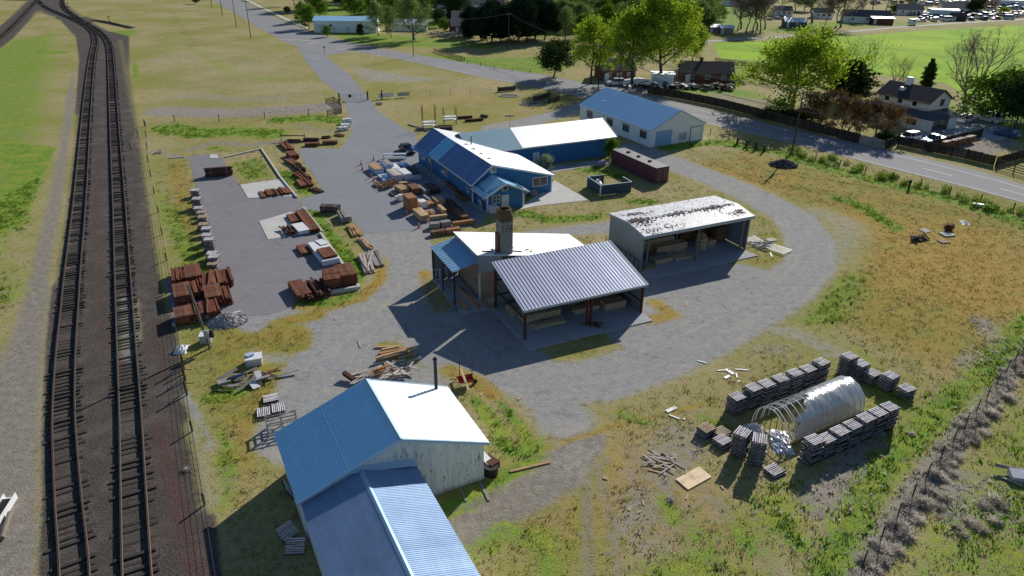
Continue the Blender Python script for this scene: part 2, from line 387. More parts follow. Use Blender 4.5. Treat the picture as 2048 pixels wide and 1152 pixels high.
# ---------------------------------------------------------------- ground
CH = ['gravel', 'green', 'dirt', 'ballast', 'red', 'weed', 'field', 'gold']
STROKES = [  # channel, strength, softness, radius (m) or None for an area, outline
 ('gold', .9, 14, None, [(1330,335),(1500,300),(1700,352),(2048,440),(2150,600),(1900,760),(1650,640),(1700,480),(1560,395)]),
 ('gold', .8, 5, None, [(420,640),(560,650),(600,720),(580,850),(480,1010),(450,900),(410,800)]),
 ('gold', .5, 10, None, [(770,175),(1000,185),(1180,240),(1000,255),(830,240)]),
 ('gold', .62, 16, None, [(1000,790),(1250,800),(1500,960),(1720,1000),(1560,1200),(950,1200)]),
 ('weed', .34, 12, None, [(262,85),(560,85),(660,190),(690,225),(560,240),(300,245)]),
 ('gold', .15, 12, None, [(262,85),(560,85),(660,190),(690,225),(560,240),(300,245)]),
 ('gold', .7, 4, None, [(320,320),(380,320),(420,560),(360,560)]),
 ('gold', .7, 4, [1.5][0], [(1230,430),(1160,440),(1100,445)]),
 ('gold', .6, 6, None, [(620,600),(760,520),(790,560),(720,640),(620,640)]),
 ('green', .62, 18, None, [(130,60),(125,200),(90,380),(30,600),(-250,700),(-250,120)]),
 ('green', .9, 4, 3.0, [(10,300),(60,330),(30,390),(0,450)]),
 ('green', .95, 4, 2.6, [(-20,290),(80,300),(60,340)]),
 ('green', .9, 3, 3.2, [(75,103),(120,105)]),
 ('green', .5, 6, 3.5, [(10,560),(0,600)]),
 ('green', .95, 5, 3.4, [(335,256),(400,268),(470,262),(545,268)]),
 ('green', .95, 4, 2.6, [(560,240),(640,236),(695,243)]),
 ('green', .8, 2, 1.2, [(270,155),(268,130)]),
 ('green', .9, 3, 3, [(225,65),(255,62),(250,70)]),
 ('green', .9, 1.5, .9, [(418,298),(438,297)]),
 ('green', .6, 4, 2.2, [(300,370),(340,450),(385,520),(395,560)]),
 ('green', .6, 4, None, [(450,330),(525,310),(555,355),(485,366)]),
 ('green', .8, 2.5, 1.3, [(570,345),(610,380),(630,395)]),
 ('green', .85, 2.5, 1.6, [(650,470),(690,520),(725,560),(735,590)]),
 ('green', .9, 2, 1.1, [(590,607),(650,608),(720,590)]),
 ('green', .7, 2.5, 1.8, [(622,425),(655,485)]),
 ('green', .6, 3, 1.6, [(430,880),(450,940),(440,1000)]),
 ('green', .7, 2, 1.3, [(425,795),(480,782)]),
 ('green', .7, 2, 1.2, [(395,640),(420,650)]),
 ('green', .85, 2.5, 1.5, [(1050,428),(1100,440),(1190,436)]),
 ('green', .7, 2.5, 1.5, [(920,442),(960,440)]),
 ('green', .95, 1.8, 1.0, [(1268,404),(1300,403)]),
 ('green', .8, 4, 2.0, [(1306,298),(1400,288),(1455,285)]),
 ('green', .75, 3, 2.0, [(1150,332),(1210,345),(1240,352)]),
 ('green', .8, 3, 2.2, [(1430,283),(1560,306),(1660,338),(1770,366),(1900,398),(2048,446),(2200,500)]),
 ('green', .95, 2.5, 1.3, [(1675,396),(1720,410),(1790,455)]),
 ('green', .55, 5, 3.0, [(1600,640),(1660,620),(1700,560)]),
 ('green', .55, 5, 2.5, [(1680,690),(1740,760),(1830,830)]),
 ('green', .8, 5, 1.6, [(2060,640),(1985,740),(1900,800),(1820,880),(1760,950),(1700,1050),(1640,1160)]),
 ('green', .55, 9, None, [(2048,720),(2200,760),(2200,1250),(1730,1250),(1750,1100),(1900,930)]),
 ('green', .6, 5, 2.0, [(1400,1075),(1425,1115),(1300,1160),(1500,1170)]),
 ('green', .5, 5, 3.0, [(1560,1000),(1500,1080)]),
 ('green', .6, 4, 1.6, [(950,1100),(1010,1060),(1080,1085),(1100,1150)]),
 ('green', .8, 2, .8, [(950,800),(990,850),(1020,905),(1065,905),(1090,870)]),
 ('green', .8, 2, .8, [(1000,800),(1045,855),(1065,905)]),
 ('green', .8, 2, 1.0, [(890,1020),(940,1000),(1000,960),(1090,915)]),
 ('green', .9, 8, None, [(740,98),(830,108),(1000,116),(1100,112),(1150,135),(1050,150),(940,138),(800,118)]),
 ('green', .7, 10, None, [(650,55),(800,70),(1000,90),(1000,98),(800,95),(680,85)]),
 ('green', .6, 8, None, [(1050,150),(1180,160),(1180,190),(1100,175)]),
 ('green', .7, 8, 5.0, [(1360,185),(1450,180),(1500,190)]),
 ('green', .85, 10, None, [(1440,118),(1560,122),(1500,150),(1440,145)]),
 ('green', .8, 12, 8.0, [(1560,62),(1640,50),(1760,45),(1850,52)]),
 ('green', .7, 18, None, [(600,5),(1540,5),(1540,60),(1100,75),(900,60),(620,40)]),
 ('green', .8, 10, None, [(1880,215),(2048,180),(2300,200),(2300,300),(2048,290),(1930,250)]),
 ('field', 1, 2, None, [(1425,86),(1560,81),(1700,72),(1850,61),(2048,50),(2500,25),(2600,300),(2100,262),(1990,200),(1930,190),(1890,165),(1800,155),(1700,142),(1560,122),(1440,117)]),
 ('weed', .9, 6, 4.5, [(330,222),(450,226),(560,222),(650,214)]),
 ('weed', .45, 8, 4, [(300,120),(420,110),(520,130)]),
 ('green', .45, 8, 4, [(300,100),(380,95),(470,150),(560,160)]),
 ('weed', .4, 8, 5, [(330,170),(450,165)]),
 ('green', .4, 6, 3, [(280,30),(360,45),(440,60)]),
 ('weed', .4, 8, 5, [(260,15),(330,10),(400,20)]),
 ('weed', .5, 8, 5, [(380,190),(480,200),(560,195)]),
 ('weed', .7, 2, 1.0, [(290,300),(325,308),(370,315)]),
 ('weed', .8, 3, 1.8, [(1640,1010),(1700,960),(1740,900)]),
 ('weed', .8, 3, 2.2, [(1900,1010),(1960,980),(2000,1000)]),
 ('weed', .9, 1.6, 1.1, [(1712,1152),(1840,975),(1950,830),(2048,705),(2110,640)]),
 ('weed', .55, 4, 2.0, [(1960,640),(2010,700),(1940,730)]),
 ('weed', .5, 4, 2.2, [(1480,690),(1560,700)]),
 ('weed', .5, 4, 3.0, [(1360,880),(1280,980),(1300,1080)]),
 ('weed', .42, 14, None, [(1180,930),(1400,900),(1650,980),(1600,1200),(1200,1200)]),
 ('weed', .4, 6, 3.5, [(1420,1020),(1560,1090)]),
 ('gravel', 1, 2.5, 4.2, [(790,470),(812,540),(795,590),(740,640),(685,690),(660,740),(650,800),(620,860)]),
 ('gravel', 1, 2, 2.4, [(740,630),(640,640),(560,632),(520,640)]),
 ('gravel', 1, 2, 2.0, [(838,470),(800,480)]),
 ('gravel', 1, 3.5, 3.2, [(830,600),(860,670),(950,730),(1080,765),(1190,762),(1300,725),(1400,680),(1490,630),(1570,580),(1615,530),(1622,480),(1585,432),(1510,393),(1440,362),(1380,340),(1325,318),(1270,296)]),
 ('gravel', 1, 2.5, 2.6, [(800,560),(830,640),(900,720),(1000,760)]),
 ('gravel', 1, 3, 6, [(1310,600),(1400,580),(1480,570)]),
 ('gravel', 1, 3, 4.5, [(1300,660),(1390,640),(1480,600)]),
 ('gravel', 1, 3, 3.0, [(1060,745),(1000,700),(960,640),(900,640)]),
 ('gravel', .85, 4, 2.6, [(1075,770),(1110,810),(1130,840)]),
 ('gravel', .5, 5, 2.2, [(1125,830),(1150,890),(1140,930)]),
 ('gravel', .8, 3, 2.0, [(700,760),(760,740),(860,760)]),
 ('gravel', .75, 3, 1.6, [(1060,468),(1140,460),(1240,448)]),
 ('gravel', .8, 3, 3.0, [(990,256),(1060,243),(1130,225),(1165,212)]),
 ('gravel', .55, 9, None, [(690,125),(760,140),(830,150),(900,158),(860,165),(760,165),(710,160)]),
 ('gravel', .45, 5, 3.0, [(1640,425),(1700,450),(1660,520)]),
 ('gravel', .5, 4, 2.0, [(1660,700),(1600,670),(1550,660)]),
 ('gravel', .6, 2, 1.3, [(520,705),(560,715)]),
 ('gravel', .9, 2, 1.2, [(1310,455),(1060,468)]),
 ('gold!', .9, 2.5, 1.0, [(600,612),(660,612),(720,598),(760,560),(762,520)]),
 ('gold!', .95, 2.5, 1.3, [(630,630),(560,648),(540,690),(600,690),(590,660)]),
 ('gold!', .9, 2, .9, [(850,545),(858,580),(880,620)]),
 ('gold!', .9, 1.6, .7, [(765,690),(790,700),(800,712)]),
 ('gold!', .85, 2, 1.1, [(900,740),(950,760),(985,790)]),
 ('gold!', .8, 2.5, 1.2, [(1310,605),(1345,630),(1300,640)]),
 ('gold!', .8, 2, .8, [(1515,525),(1550,520),(1560,500),(1530,470)]),
 ('dirt', 1.0, 2.5, 2.1, [(1160,880),(1110,950),(1020,1000),(930,1045),(880,1080)]),
 ('dirt', .7, 4, 1.8, [(1145,865),(1165,920)]),
 ('dirt', .75, 1.6, .5, [(1160,880),(1172,960),(1176,1060),(1180,1170)]),
 ('dirt', .7, 1.6, .5, [(1170,880),(1200,950),(1222,1040),(1240,1170)]),
 ('dirt', .5, 1.6, .4, [(1150,900),(1130,1000),(1120,1080),(1110,1170)]),
 ('gold!', .9, 1.0, .3, [(1030,912),(1110,890),(1180,868),(1240,848),(1330,828),(1430,800)]),
 ('dirt', .5, 3, 1.2, [(1260,900),(1350,1000),(1380,1152)]),
 ('dirt', .5, 3, 1.2, [(1330,900),(1440,1020),(1560,1152)]),
 ('dirt', .7, 3, 1.6, [(380,300),(430,285),(500,290),(570,282)]),
 ('dirt', .6, 4, 1.8, [(600,250),(640,262),(690,262)]),
 ('dirt', .45, 8, None, [(560,5),(640,5),(680,20),(620,30)]),
 ('dirt', .6, 2, 1.0, [(850,560),(860,600),(900,640)]),
 ('dirt', .8, 3, None, [(1850,285),(1990,250),(2048,262),(2020,300),(1985,310),(1920,318)]),
 ('dirt', .6, 8, None, [(1340,180),(1480,178),(1590,215),(1540,228),(1440,205)]),
 ('ballast', 1, 1.2, None, [(215,62),(258,72),(262,150),(276,230),(291,320),(307,430),(330,560),(350,660),(368,760),(398,850),(425,980),(446,1152),(470,1400),(40,1400),(76,1152),(84,1000),(84,850),(90,720),(98,620),(112,520),(128,420),(143,300),(152,200),(158,120),(152,75),(120,40),(75,20),(40,-10),(90,-20),(140,15),(165,35)]),
 ('ballast', 1, 2, 4.2, [(-60,120),(0,76),(37,40),(74,0),(110,-40)]),
 ('ballast', .9, 2, 2.0, [(165,35),(219,47),(262,55)]),
 ('dirt', .95, 3.0, None, [(148,130),(152,200),(143,300),(128,420),(112,520),(98,620),(90,720),(84,850),(80,1152),(70,1400),(-200,1400),(-200,1152),(-20,760),(28,650),(60,540),(95,400),(118,290),(132,190)]),
 ('red', .6, 5, 1.5, [(318,850),(345,950),(375,1080),(395,1200)]),
 ('red', .5, 4, 1.4, [(205,700),(200,560),(195,420),(200,300)]),
 ('red', .5, 2, 1.0, [(310,640),(330,760)]),
 ('gravel', .6, 1.2, .8, [(248,590),(252,650),(254,720)]),
 ('gravel', .55, 1.2, .6, [(272,600),(280,680)]),
 ('gravel', .7, 1.2, .6, [(370,790),(395,840),(420,900)]),
]
STROKES += [('gravel!', .40, 4.5, .9, [(240,80),(262,190),(278,270),(298,390),(318,500),(340,620)]), ('gravel!', .38, 3.5, .8, [(158,230),(150,330),(138,430),(122,560)]), ('gravel!', .45, 2.0, .8, [(420,1010),(405,920),(385,850)]),
 ('green', .7, 2, .9, [(1480,1060),(1500,1100)]), ('green', .75, 2, 1.0, [(1560,1040),(1600,1090)]), ('green', .7, 2, .8, [(1330,1000),(1350,1040)]), ('green', .6, 2, .9, [(1240,830),(1290,845)]), ('green', .6, 2, .9, [(1400,830),(1430,845)])]
def seg_dist(X, Y, pts, closed):
    P = [(p.x, p.y) for p in pts]
    d = np.full(X.shape, 1e9); n = len(P)
    for i in range(n if closed else n-1):
        ax, ay = P[i]; bx, by = P[(i+1) % n]; dx, dy = bx-ax, by-ay
        L = dx*dx+dy*dy+1e-9
        t = np.clip(((X-ax)*dx+(Y-ay)*dy)/L, 0, 1)
        d = np.minimum(d, (X-ax-t*dx)**2+(Y-ay-t*dy)**2)
    d = np.sqrt(d)
    if closed:
        ins = np.zeros(X.shape, bool)
        for i in range(n):
            ax, ay = P[i]; bx, by = P[(i+1) % n]
            c = ((ay > Y) != (by > Y)) & (X < (bx-ax)*(Y-ay)/((by-ay) if abs(by-ay) > 1e-9 else 1e-9)+ax)
            ins ^= c
        d = np.where(ins, -d, d)
    return d
SW = [(c, s, so_, r, [at(*p) for p in pts]) for c, s, so_, r, pts in STROKES]
def ruts(px, gap, st, ch='dirt', lanes=2):
    P = [at(*p) for p in px]
    for o_ in [gap*(i-(lanes-1)/2)+rnd.uniform(-.5, .5) for i in range(lanes)]:
        Q = []
        for i, p in enumerate(P):
            d_ = (P[min(i+1, len(P)-1)]-P[max(i-1, 0)]).normalized(); Q.append(p+Vector((-d_.y, d_.x, 0))*(o_+rnd.uniform(-.35, .35)))
        SW.append((ch, st*rnd.uniform(.6, 1.0), 1.1, .2, Q))
LOOP = [(860,665),(950,726),(1080,760),(1190,757),(1300,720),(1400,676),(1490,626),(1568,577),(1612,530),(1620,482),(1583,432),(1508,393),(1438,362),(1378,340)]
ruts(LOOP, 1.7, .8, 'dirt', 4); ruts([(800,480),(815,540),(800,590),(745,640),(690,690),(662,740)], 1.7, .8, 'dirt', 3); ruts([(1010,745),(1090,790),(1140,850),(1160,900)], 1.6, .5, 'dirt', 3); ruts([(1140,890),(1100,950),(1010,1003),(925,1045)], 1.7, .6, 'gravel', 2)
def masks(X, Y):
    out = {c: np.zeros(X.shape) for c in CH}
    for c, s, so_, r, pts in SW:
        xs = [p.x for p in pts]; ys = [p.y for p in pts]; mg = (r or 0)+so_+1
        sel = (X > min(xs)-mg) & (X < max(xs)+mg) & (Y > min(ys)-mg) & (Y < max(ys)+mg)
        if not sel.any(): continue
        x, y = X[sel], Y[sel]
        d = seg_dist(x, y, pts, r is None)-(r or 0)
        hard = c.endswith('!'); c = c.rstrip('!')
        v = np.clip(.5-d/so_, 0, 1); v = v*v*(3-2*v)*s
        if hard:
            for o in ('gravel', 'dirt', 'ballast'): out[o][sel] *= 1-v
        if c in ('ballast', 'field', 'gravel'):
            for o in CH:
                if o != c and o not in ('red',): out[o][sel] *= 1-v*.92
        out[c][sel] = np.maximum(out[c][sel], v)
    return out
def vnoise(X, Y, sc, seed=0):
    x, y = X*sc, Y*sc; xi, yi = np.floor(x).astype(np.int64), np.floor(y).astype(np.int64); fx, fy = x-xi, y-yi
    fx, fy = fx*fx*(3-2*fx), fy*fy*(3-2*fy)
    def h(a, b_): q = np.sin(a*127.1+b_*311.7+seed*74.7)*43758.5453; return q-np.floor(q)
    return (h(xi, yi)*(1-fx)+h(xi+1, yi)*fx)*(1-fy)+(h(xi, yi+1)*(1-fx)+h(xi+1, yi+1)*fx)*fy
def k_dark(t, c): return t.mix(1.0, c, (.36, .33, .27), 'MULTIPLY')
def ground_material():
    t = NT('ground_cover')
    a1 = t.attr('m1'); a2 = t.attr('m2')
    s1 = t.n('ShaderNodeSeparateColor'); t.l(a1.outputs['Color'], s1.inputs[0])
    s2 = t.n('ShaderNodeSeparateColor'); t.l(a2.outputs['Color'], s2.inputs[0])
    gravel, green, dirt, ball = s1.outputs[0], s1.outputs[1], s1.outputs[2], a1.outputs['Alpha']
    red, weed, field, gold = s2.outputs[0], s2.outputs[1], s2.outputs[2], a2.outputs['Alpha']
    nA = t.noise(.045, 4, .6); nB = t.noise(.34, 8, .74, dist=.4); nC = t.noise(1.4, 5, .7); nD = t.noise(7, 4, .7); nE = t.noise(28, 2, .7)
    def thr(mask, n, w=1.0, lo=.32, hi=.68):
        return t.ss(t.math('ADD', mask, t.math('MULTIPLY', t.math('SUBTRACT', n, .5), w)), lo, hi)
    mixn = t.math('ADD', t.math('MULTIPLY', nB, .5), t.math('MULTIPLY', nC, .5))
    mixf = t.math('ADD', t.math('MULTIPLY', nC, .4), t.math('MULTIPLY', nD, .6))
    # dry grass
    f = t.math('ADD', t.math('MULTIPLY', mixf, .55), t.math('MULTIPLY', mixn, .45)); f = t.math('ADD', t.math('MULTIPLY', t.math('SUBTRACT', f, .5), 1.35), .5)
    dry = t.ramp(f, [(.30, (.105, .090, .050)), (.42, (.250, .215, .115)), (.52, (.395, .340, .180)), (.62, (.50, .43, .24)), (.72, (.56, .49, .31))])
    goldc = t.ramp(f, [(.30, (.095, .066, .020)), (.42, (.250, .172, .050)), (.52, (.410, .280, .076)), (.62, (.51, .365, .115)), (.72, (.58, .46, .20))])
    c = t.mix(thr(gold, mixn, 1.3, .3, .8), dry, goldc)
    olive = t.ramp(mixf, [(.32, (.070, .085, .020)), (.5, (.235, .245, .055)), (.68, (.38, .36, .10))])
    c = t.mix(t.math('MULTIPLY', t.ss(t.math('ADD', t.math('MULTIPLY', nA, .5), t.math('MULTIPLY', nB, .5)), .42, .58), .85), c, olive)
    bare = t.ramp(nD, [(.3, (0.170, 0.149, 0.128)), (.7, (0.320, 0.284, 0.248))])
    c = t.mix(t.math('MULTIPLY', t.ss(t.math('ADD', t.math('MULTIPLY', nB, .5), t.math('MULTIPLY', nC, .5)), .54, .66), .75), c, bare)
    c = t.mix(t.math('MULTIPLY', t.ss(t.math('ADD', t.math('MULTIPLY', nC, .6), t.math('MULTIPLY', nD, .4)), .50, .62), .5), c, k_dark(t, c))  # dark speckle: tuft shadows painted into the ground colour
    wd = t.ramp(mixf, [(.3, (0.106, 0.097, 0.094)), (.5, (0.270, 0.248, 0.241)), (.7, (0.440, 0.405, 0.398))])
    c = t.mix(t.math('MULTIPLY', thr(weed, mixn, 1.6), .85), c, wd)
    dt = t.ramp(t.math('ADD', t.math('MULTIPLY', nC, .5), t.math('MULTIPLY', nD, .5)), [(.3, (.125, .113, .102)), (.5, (.24, .22, .198)), (.7, (.36, .335, .30))])
    c = t.mix(thr(dirt, t.math('ADD', t.math('MULTIPLY', mixn, .4), t.math('MULTIPLY', mixf, .6)), 2.4, .25, .85), c, dt)
    gr = t.ramp(mixf, [(.30, (0.031, 0.064, 0.011)), (.45, (0.092, 0.192, 0.028)), (.58, (0.185, 0.334, 0.048)), (.72, (0.298, 0.440, 0.085))])
    gy = t.ramp(mixf, [(.30, (0.064, 0.078, 0.014)), (.5, (0.241, 0.291, 0.048)), (.7, (0.412, 0.426, 0.099))])
    gr = t.mix(t.ss(nB, .42, .62), gr, gy)
    c = t.mix(thr(green, t.math('ADD', t.math('MULTIPLY', mixn, .75), t.math('MULTIPLY', mixf, .25)), 2.1), c, gr)
    vo = t.voro(5.5)
    gv = t.ramp(t.math('ADD', t.math('MULTIPLY', nE, .35), t.math('ADD', t.math('MULTIPLY', nC, .4), t.math('MULTIPLY', nD, .25))),
                [(.3, (0.163, 0.168, 0.182)), (.5, (0.284, 0.291, 0.305)), (.7, (0.412, 0.412, 0.419))])
    gv = t.mix(t.math('MULTIPLY', t.ss(nB, .45, .7), .55), gv, (0.383, 0.348, 0.298))
    gv = t.mix(t.math('MULTIPLY', t.ss(vo.outputs['Distance'], .16, .06), .5), gv, (0.625, 0.611, 0.596))
    gv = t.mix(t.math('MULTIPLY', t.ss(t.noise(.55, 5, .7, dist=.7), .56, .70), .45), gv, (.13, .135, .15))
    gv = t.mix(t.math('MULTIPLY', thr(dirt, t.math('ADD', t.math('MULTIPLY', nB, .5), t.math('MULTIPLY', nD, .5)), 2.2, .25, .8), .8), gv, (.38, .36, .335))
    c = t.mix(thr(gravel, t.math('ADD', t.math('MULTIPLY', mixn, .5), t.math('MULTIPLY', mixf, .5)), 1.9, .25, .75), c, gv)
    bl = t.ramp(t.math('ADD', t.math('MULTIPLY', nE, .5), t.math('MULTIPLY', nD, .5)), [(.32, (0.014, 0.013, 0.013)), (.5, (0.065, 0.057, 0.053)), (.66, (0.170, 0.153, 0.142))])
    bl = t.mix(t.math('MULTIPLY', t.ss(nB, .42, .7), .45), bl, t.ramp(nE, [(.3, (0.071, 0.064, 0.061)), (.7, (0.270, 0.248, 0.234))]))
    bl = t.mix(t.math('MULTIPLY', thr(red, mixn, 1.0), .8), bl, t.ramp(nE, [(.35, (0.040, 0.016, 0.017)), (.65, (0.149, 0.071, 0.068))]))
    c = t.mix(thr(ball, t.math('ADD', t.math('MULTIPLY', nC, .6), t.math('MULTIPLY', nD, .4)), 1.5, .3, .7), c, bl)
    fd = t.ramp(t.math('ADD', t.math('MULTIPLY', nA, .5), t.math('ADD', t.math('MULTIPLY', nC, .25), t.math('MULTIPLY', nB, .25))), [(.34, (0.092, 0.213, 0.017)), (.5, (0.234, 0.412, 0.023)), (.66, (0.426, 0.540, 0.028))])
    c = t.mix(thr(field, mixn, .4), c, fd)
    c = t.mix(1.0, c, (1.14, 1.13, 1.08), 'MULTIPLY')
    t.bump(t.math('ADD', t.math('MULTIPLY', nD, .7), t.math('MULTIPLY', nC, .6)), .8, .12)
    return t.fin(c, .95, 0, .08)
M['ground'] = ground_material()
def axis(segs):
    out = []
    for a, b, st in segs:
        n = max(1, int(round((b-a)/st))); out += [a+(b-a)*i/n for i in range(n)]
    out.append(segs[-1][1]); return np.array(out)
GX = axis([(-2200, -600, 200), (-600, -260, 20), (-260, -160, 1.5), (-160, -56, .7), (-56, 66, .42), (66, 130, .8), (130, 330, 3), (330, 700, 20), (700, 2400, 200)])
GY = axis([(-200, 10, 15), (10, 26, 2), (26, 120, .42), (120, 210, .7), (210, 330, 1.5), (330, 520, 5), (520, 900, 30), (900, 3000, 250)])
XX, YY = np.meshgrid(GX, GY)
MK = masks(XX, YY)
def build_ground():
    ny, nx = XX.shape
    m1 = np.stack([MK['gravel'], MK['green'], MK['dirt'], MK['ballast']], -1).reshape(-1, 4)
    m2 = np.stack([MK['red'], MK['weed'], MK['field'], MK['gold']], -1).reshape(-1, 4)
    V = np.stack([XX, YY, np.zeros_like(XX)], -1).reshape(-1, 3)
    idx = np.arange(ny*nx).reshape(ny, nx)
    Q = np.stack([idx[:-1, :-1], idx[:-1, 1:], idx[1:, 1:], idx[1:, :-1]], -1).reshape(-1, 4)
    mm = np.concatenate([m1, m2], 1)[Q].mean(1)
    kind = np.zeros(len(Q), int)
    kind[mm[:, 2] > .55] = 3; kind[mm[:, 0] > .5] = 1; kind[mm[:, 3] > .5] = 2; kind[mm[:, 6] > .5] = 4
    for i, nm in enumerate(['ground', 'gravel_track', 'ballast_bed', 'dirt_path', 'crop_field']):
        q = Q[kind == i]
        u, inv = np.unique(q, return_inverse=True); inv = inv.reshape(-1, 4)
        me = bpy.data.meshes.new(nm)
        me.vertices.add(len(u)); me.vertices.foreach_set('co', V[u].ravel())
        me.loops.add(inv.size); me.loops.foreach_set('vertex_index', inv.ravel().astype(np.int32))
        me.polygons.add(len(inv)); me.polygons.foreach_set('loop_start', np.arange(0, inv.size, 4, dtype=np.int32))
        me.update(calc_edges=True)
        for n_, dat in (('m1', m1), ('m2', m2)):
            a = me.attributes.new(n_, 'FLOAT_COLOR', 'POINT'); a.data.foreach_set('color', dat[u].astype(np.float32).ravel())
        me.materials.append(M['ground'])
        o = bpy.data.objects.new(nm, me); COL.objects.link(o); struct(o)
build_ground()

# ---------------------------------------------------------------- roads, lots, pads
M['road'] = asphalt('highway_asphalt', (.27, .275, .285), .4, .08)
M['lane'] = asphalt('lane_asphalt', (.255, .268, .292), .6, .10)
M['yard'] = asphalt('yard_asphalt', (.235, .232, .250), 1.0, .15)
def area(name, pts, z, mat):
    mb = MB(); mb.poly([at(*p) if len(p) == 2 else p for p in pts])
    mb.v = [(v[0], v[1], z) for v in mb.v]
    o = mb.build(name, mat)
    import bmesh
    b = bmesh.new(); b.from_mesh(o.data); bmesh.ops.triangulate(b, faces=b.faces[:])
    for f in b.faces:
        if f.normal.z < 0: f.normal_flip()
    b.to_mesh(o.data); b.free()
    return struct(o)
NEAR = [(2250,468),(2048,406),(1925,373),(1800,342),(1700,316),(1600,290),(1500,267),(1410,247),(1300,225),(1165,195),(1060,172),(960,154),(870,134),(790,117),(705,102)]
FAR = [(628,66),(700,85),(760,97),(880,117),(1000,137),(1100,152),(1200,171),(1300,190),(1440,224),(1550,250),(1700,283),(1850,317),(1973,346),(2048,370),(2250,432)]
area('road', NEAR+[(650,112),(600,97),(574,85),(540,68),(500,45),(455,18),(425,0),(380,-30),(430,-40),(480,0),(510,15),(560,40)]+FAR, .02, M['road'])
area('entrance_lane', [(650,111),(700,150),(730,188),(760,225),(800,252),(832,268),(838,320),(880,350),(975,425),(965,445),(905,462),(850,458),(732,468),(724,462),(700,437),(670,425),(622,421),(608,416),(598,398),(646,383),(629,352),(610,328),(597,303),(608,296),(678,298),(692,282),(703,264),(700,240),(692,210),(678,188),(640,158),(612,122),(596,97)], .012, M['lane'])
area('asphalt_yard', [(377,313),(400,309),(437,307),(447,320),(478,369),(562,357),(592,393),(607,418),(645,467),(719,577),(595,599),(585,614),(537,629),(487,633),(430,640),(345,652),(330,560),(420,555),(432,520),(428,480),(412,430),(396,380),(388,360)], .016, M['yard'])
area('asphalt_patch', [(750,296),(776,293),(790,303),(762,307)], .016, M['yard'])
def line_mesh(name, pts, wd, z, dashes=None):
    mb = MB(); P = [at(*p) for p in pts]
    segs = []
    if dashes is None: segs = list(zip(P, P[1:]))
    else:
        on, off = dashes; L = [0]
        for a, b in zip(P, P[1:]): L.append(L[-1]+(b-a).length)
        def pt(s_):
            for i in range(len(P)-1):
                if s_ <= L[i+1]: return P[i].lerp(P[i+1], (s_-L[i])/(L[i+1]-L[i]))
            return P[-1]
        s_ = 0
        while s_+on < L[-1]: segs.append((pt(s_), pt(s_+on))); s_ += on+off
    for a, b in segs:
        d = (b-a).normalized(); n = Vector((-d.y, d.x, 0))*wd/2
        mb.poly([(q.x, q.y, z) for q in (a-n, b-n, b+n, a+n)])
    return struct(mb.build(name, M['line']))
def between(t_, sh=0):
    Fr = list(reversed(FAR)); out = []
    for (u, v) in NEAR[:-2]:
        a = at(u, v); b = min((at(*f0).lerp(at(*f1), s_/8) for f0, f1 in zip(Fr, Fr[1:]) for s_ in range(9)), key=lambda q: (q-a).length)
        p = a.lerp(b, t_); out.append(p)
    return out
_at = at
def line_world(name, P, wd, z, dashes=None):
    global at
    at = lambda *p: Vector((p[0], p[1], 0)); o = line_mesh(name, [(p.x, p.y) for p in P], wd, z, dashes); at = _at; return o
line_world('road_edge_line', between(.06), .16, .026)
line_world('road_edge_line', between(.80), .16, .026)
line_world('road_centre_line', between(.44), .2, .026, (5.0, 7.6))
line_mesh('road_edge_line', [(560,79),(600,80),(640,84)], .5, .027)
line_mesh('road_dash_line', [(614,88),(634,86)], .5, .028)
line_mesh('road_dash_line', [(672,99),(692,97.5)], .5, .028)
line_mesh('road_dash_line', [(695,103),(720,105)], .5, .028)
line_mesh('road_dash_line', [(741,113),(760,111)], .4, .028)
line_mesh('stop_line', [(617,112.6),(643,112.2)], .5, .028)
# the word on the lane
cu = bpy.data.curves.new('stop_word', 'FONT'); cu.body = 'STOP'; cu.align_x = 'CENTER'; cu.size = 1; cu.space_character = 1.15
to = bpy.data.objects.new('tmp', cu); COL.objects.link(to)
dg = bpy.context.evaluated_depsgraph_get(); me = bpy.data.meshes.new_from_object(to.evaluated_get(dg)); bpy.data.objects.remove(to)
me.materials.clear(); me.materials.append(M['line'])
so_ = bpy.data.objects.new('stop_word', me); COL.objects.link(so_); struct(so_)
p0, p1 = at(625, 118.5), at(641, 117.5); so_.location = (*((p0+p1)/2).xy, .03); so_.rotation_euler = (0, 0, math.atan2((p1-p0).y, (p1-p0).x)-.05); ww = (p1-p0).length/2.6; so_.scale = (ww, ww*3.1, 1)
# pavement beyond the junction
mbp = MB()
pv = [at(*p) for p in [(492,0),(520,14),(575,40),(618,58)]]
for a, b in zip(pv, pv[1:]):
    d = (b-a).normalized(); n = Vector((-d.y, d.x, 0))*1.0
    mbp.prism([(q.x, q.y) for q in (a-n, b-n, b+n, a+n)], 0, .14)
struct(mbp.build('pavement', M['concrete']))
area('driveway', [(1150,172),(1200,160),(1320,165),(1420,172),(1300,186),(1200,176)], .014, M['lane'])
area('driveway', [(1770,275),(1850,262),(1880,240),(1935,235),(2048,262),(2000,282),(1900,272),(1880,290),(1800,290)], .014, M['concrete_grey'])
area('canal_road', [(1380,86),(1560,75),(1680,66.5),(1800,55.5),(1920,47),(2048,40),(2300,26),(2300,24),(2048,37.5),(1920,44.5),(1800,53),(1680,63.5),(1560,72),(1380,83)], .02, M['concrete_grey'])
def slab(name, pts, z1=.1, mat='concrete', label=None):
    P = [at(p[0], p[1], z1) if len(p) == 2 else Vector(p) for p in pts]
    mb = MB(); mb.prism([(p.x, p.y) for p in P], -.05, z1); return struct(mb.build(name, M[mat]))
slab('concrete_pad', [(480,369),(561,358),(591,392),(496,396)], .06)
slab('concrete_pad', [(518,442),(583,423),(641,462),(536,479)], .06)
slab('manhole_pad', [(419,316),(421,308.5),(435,308.5),(437,316)], .06)
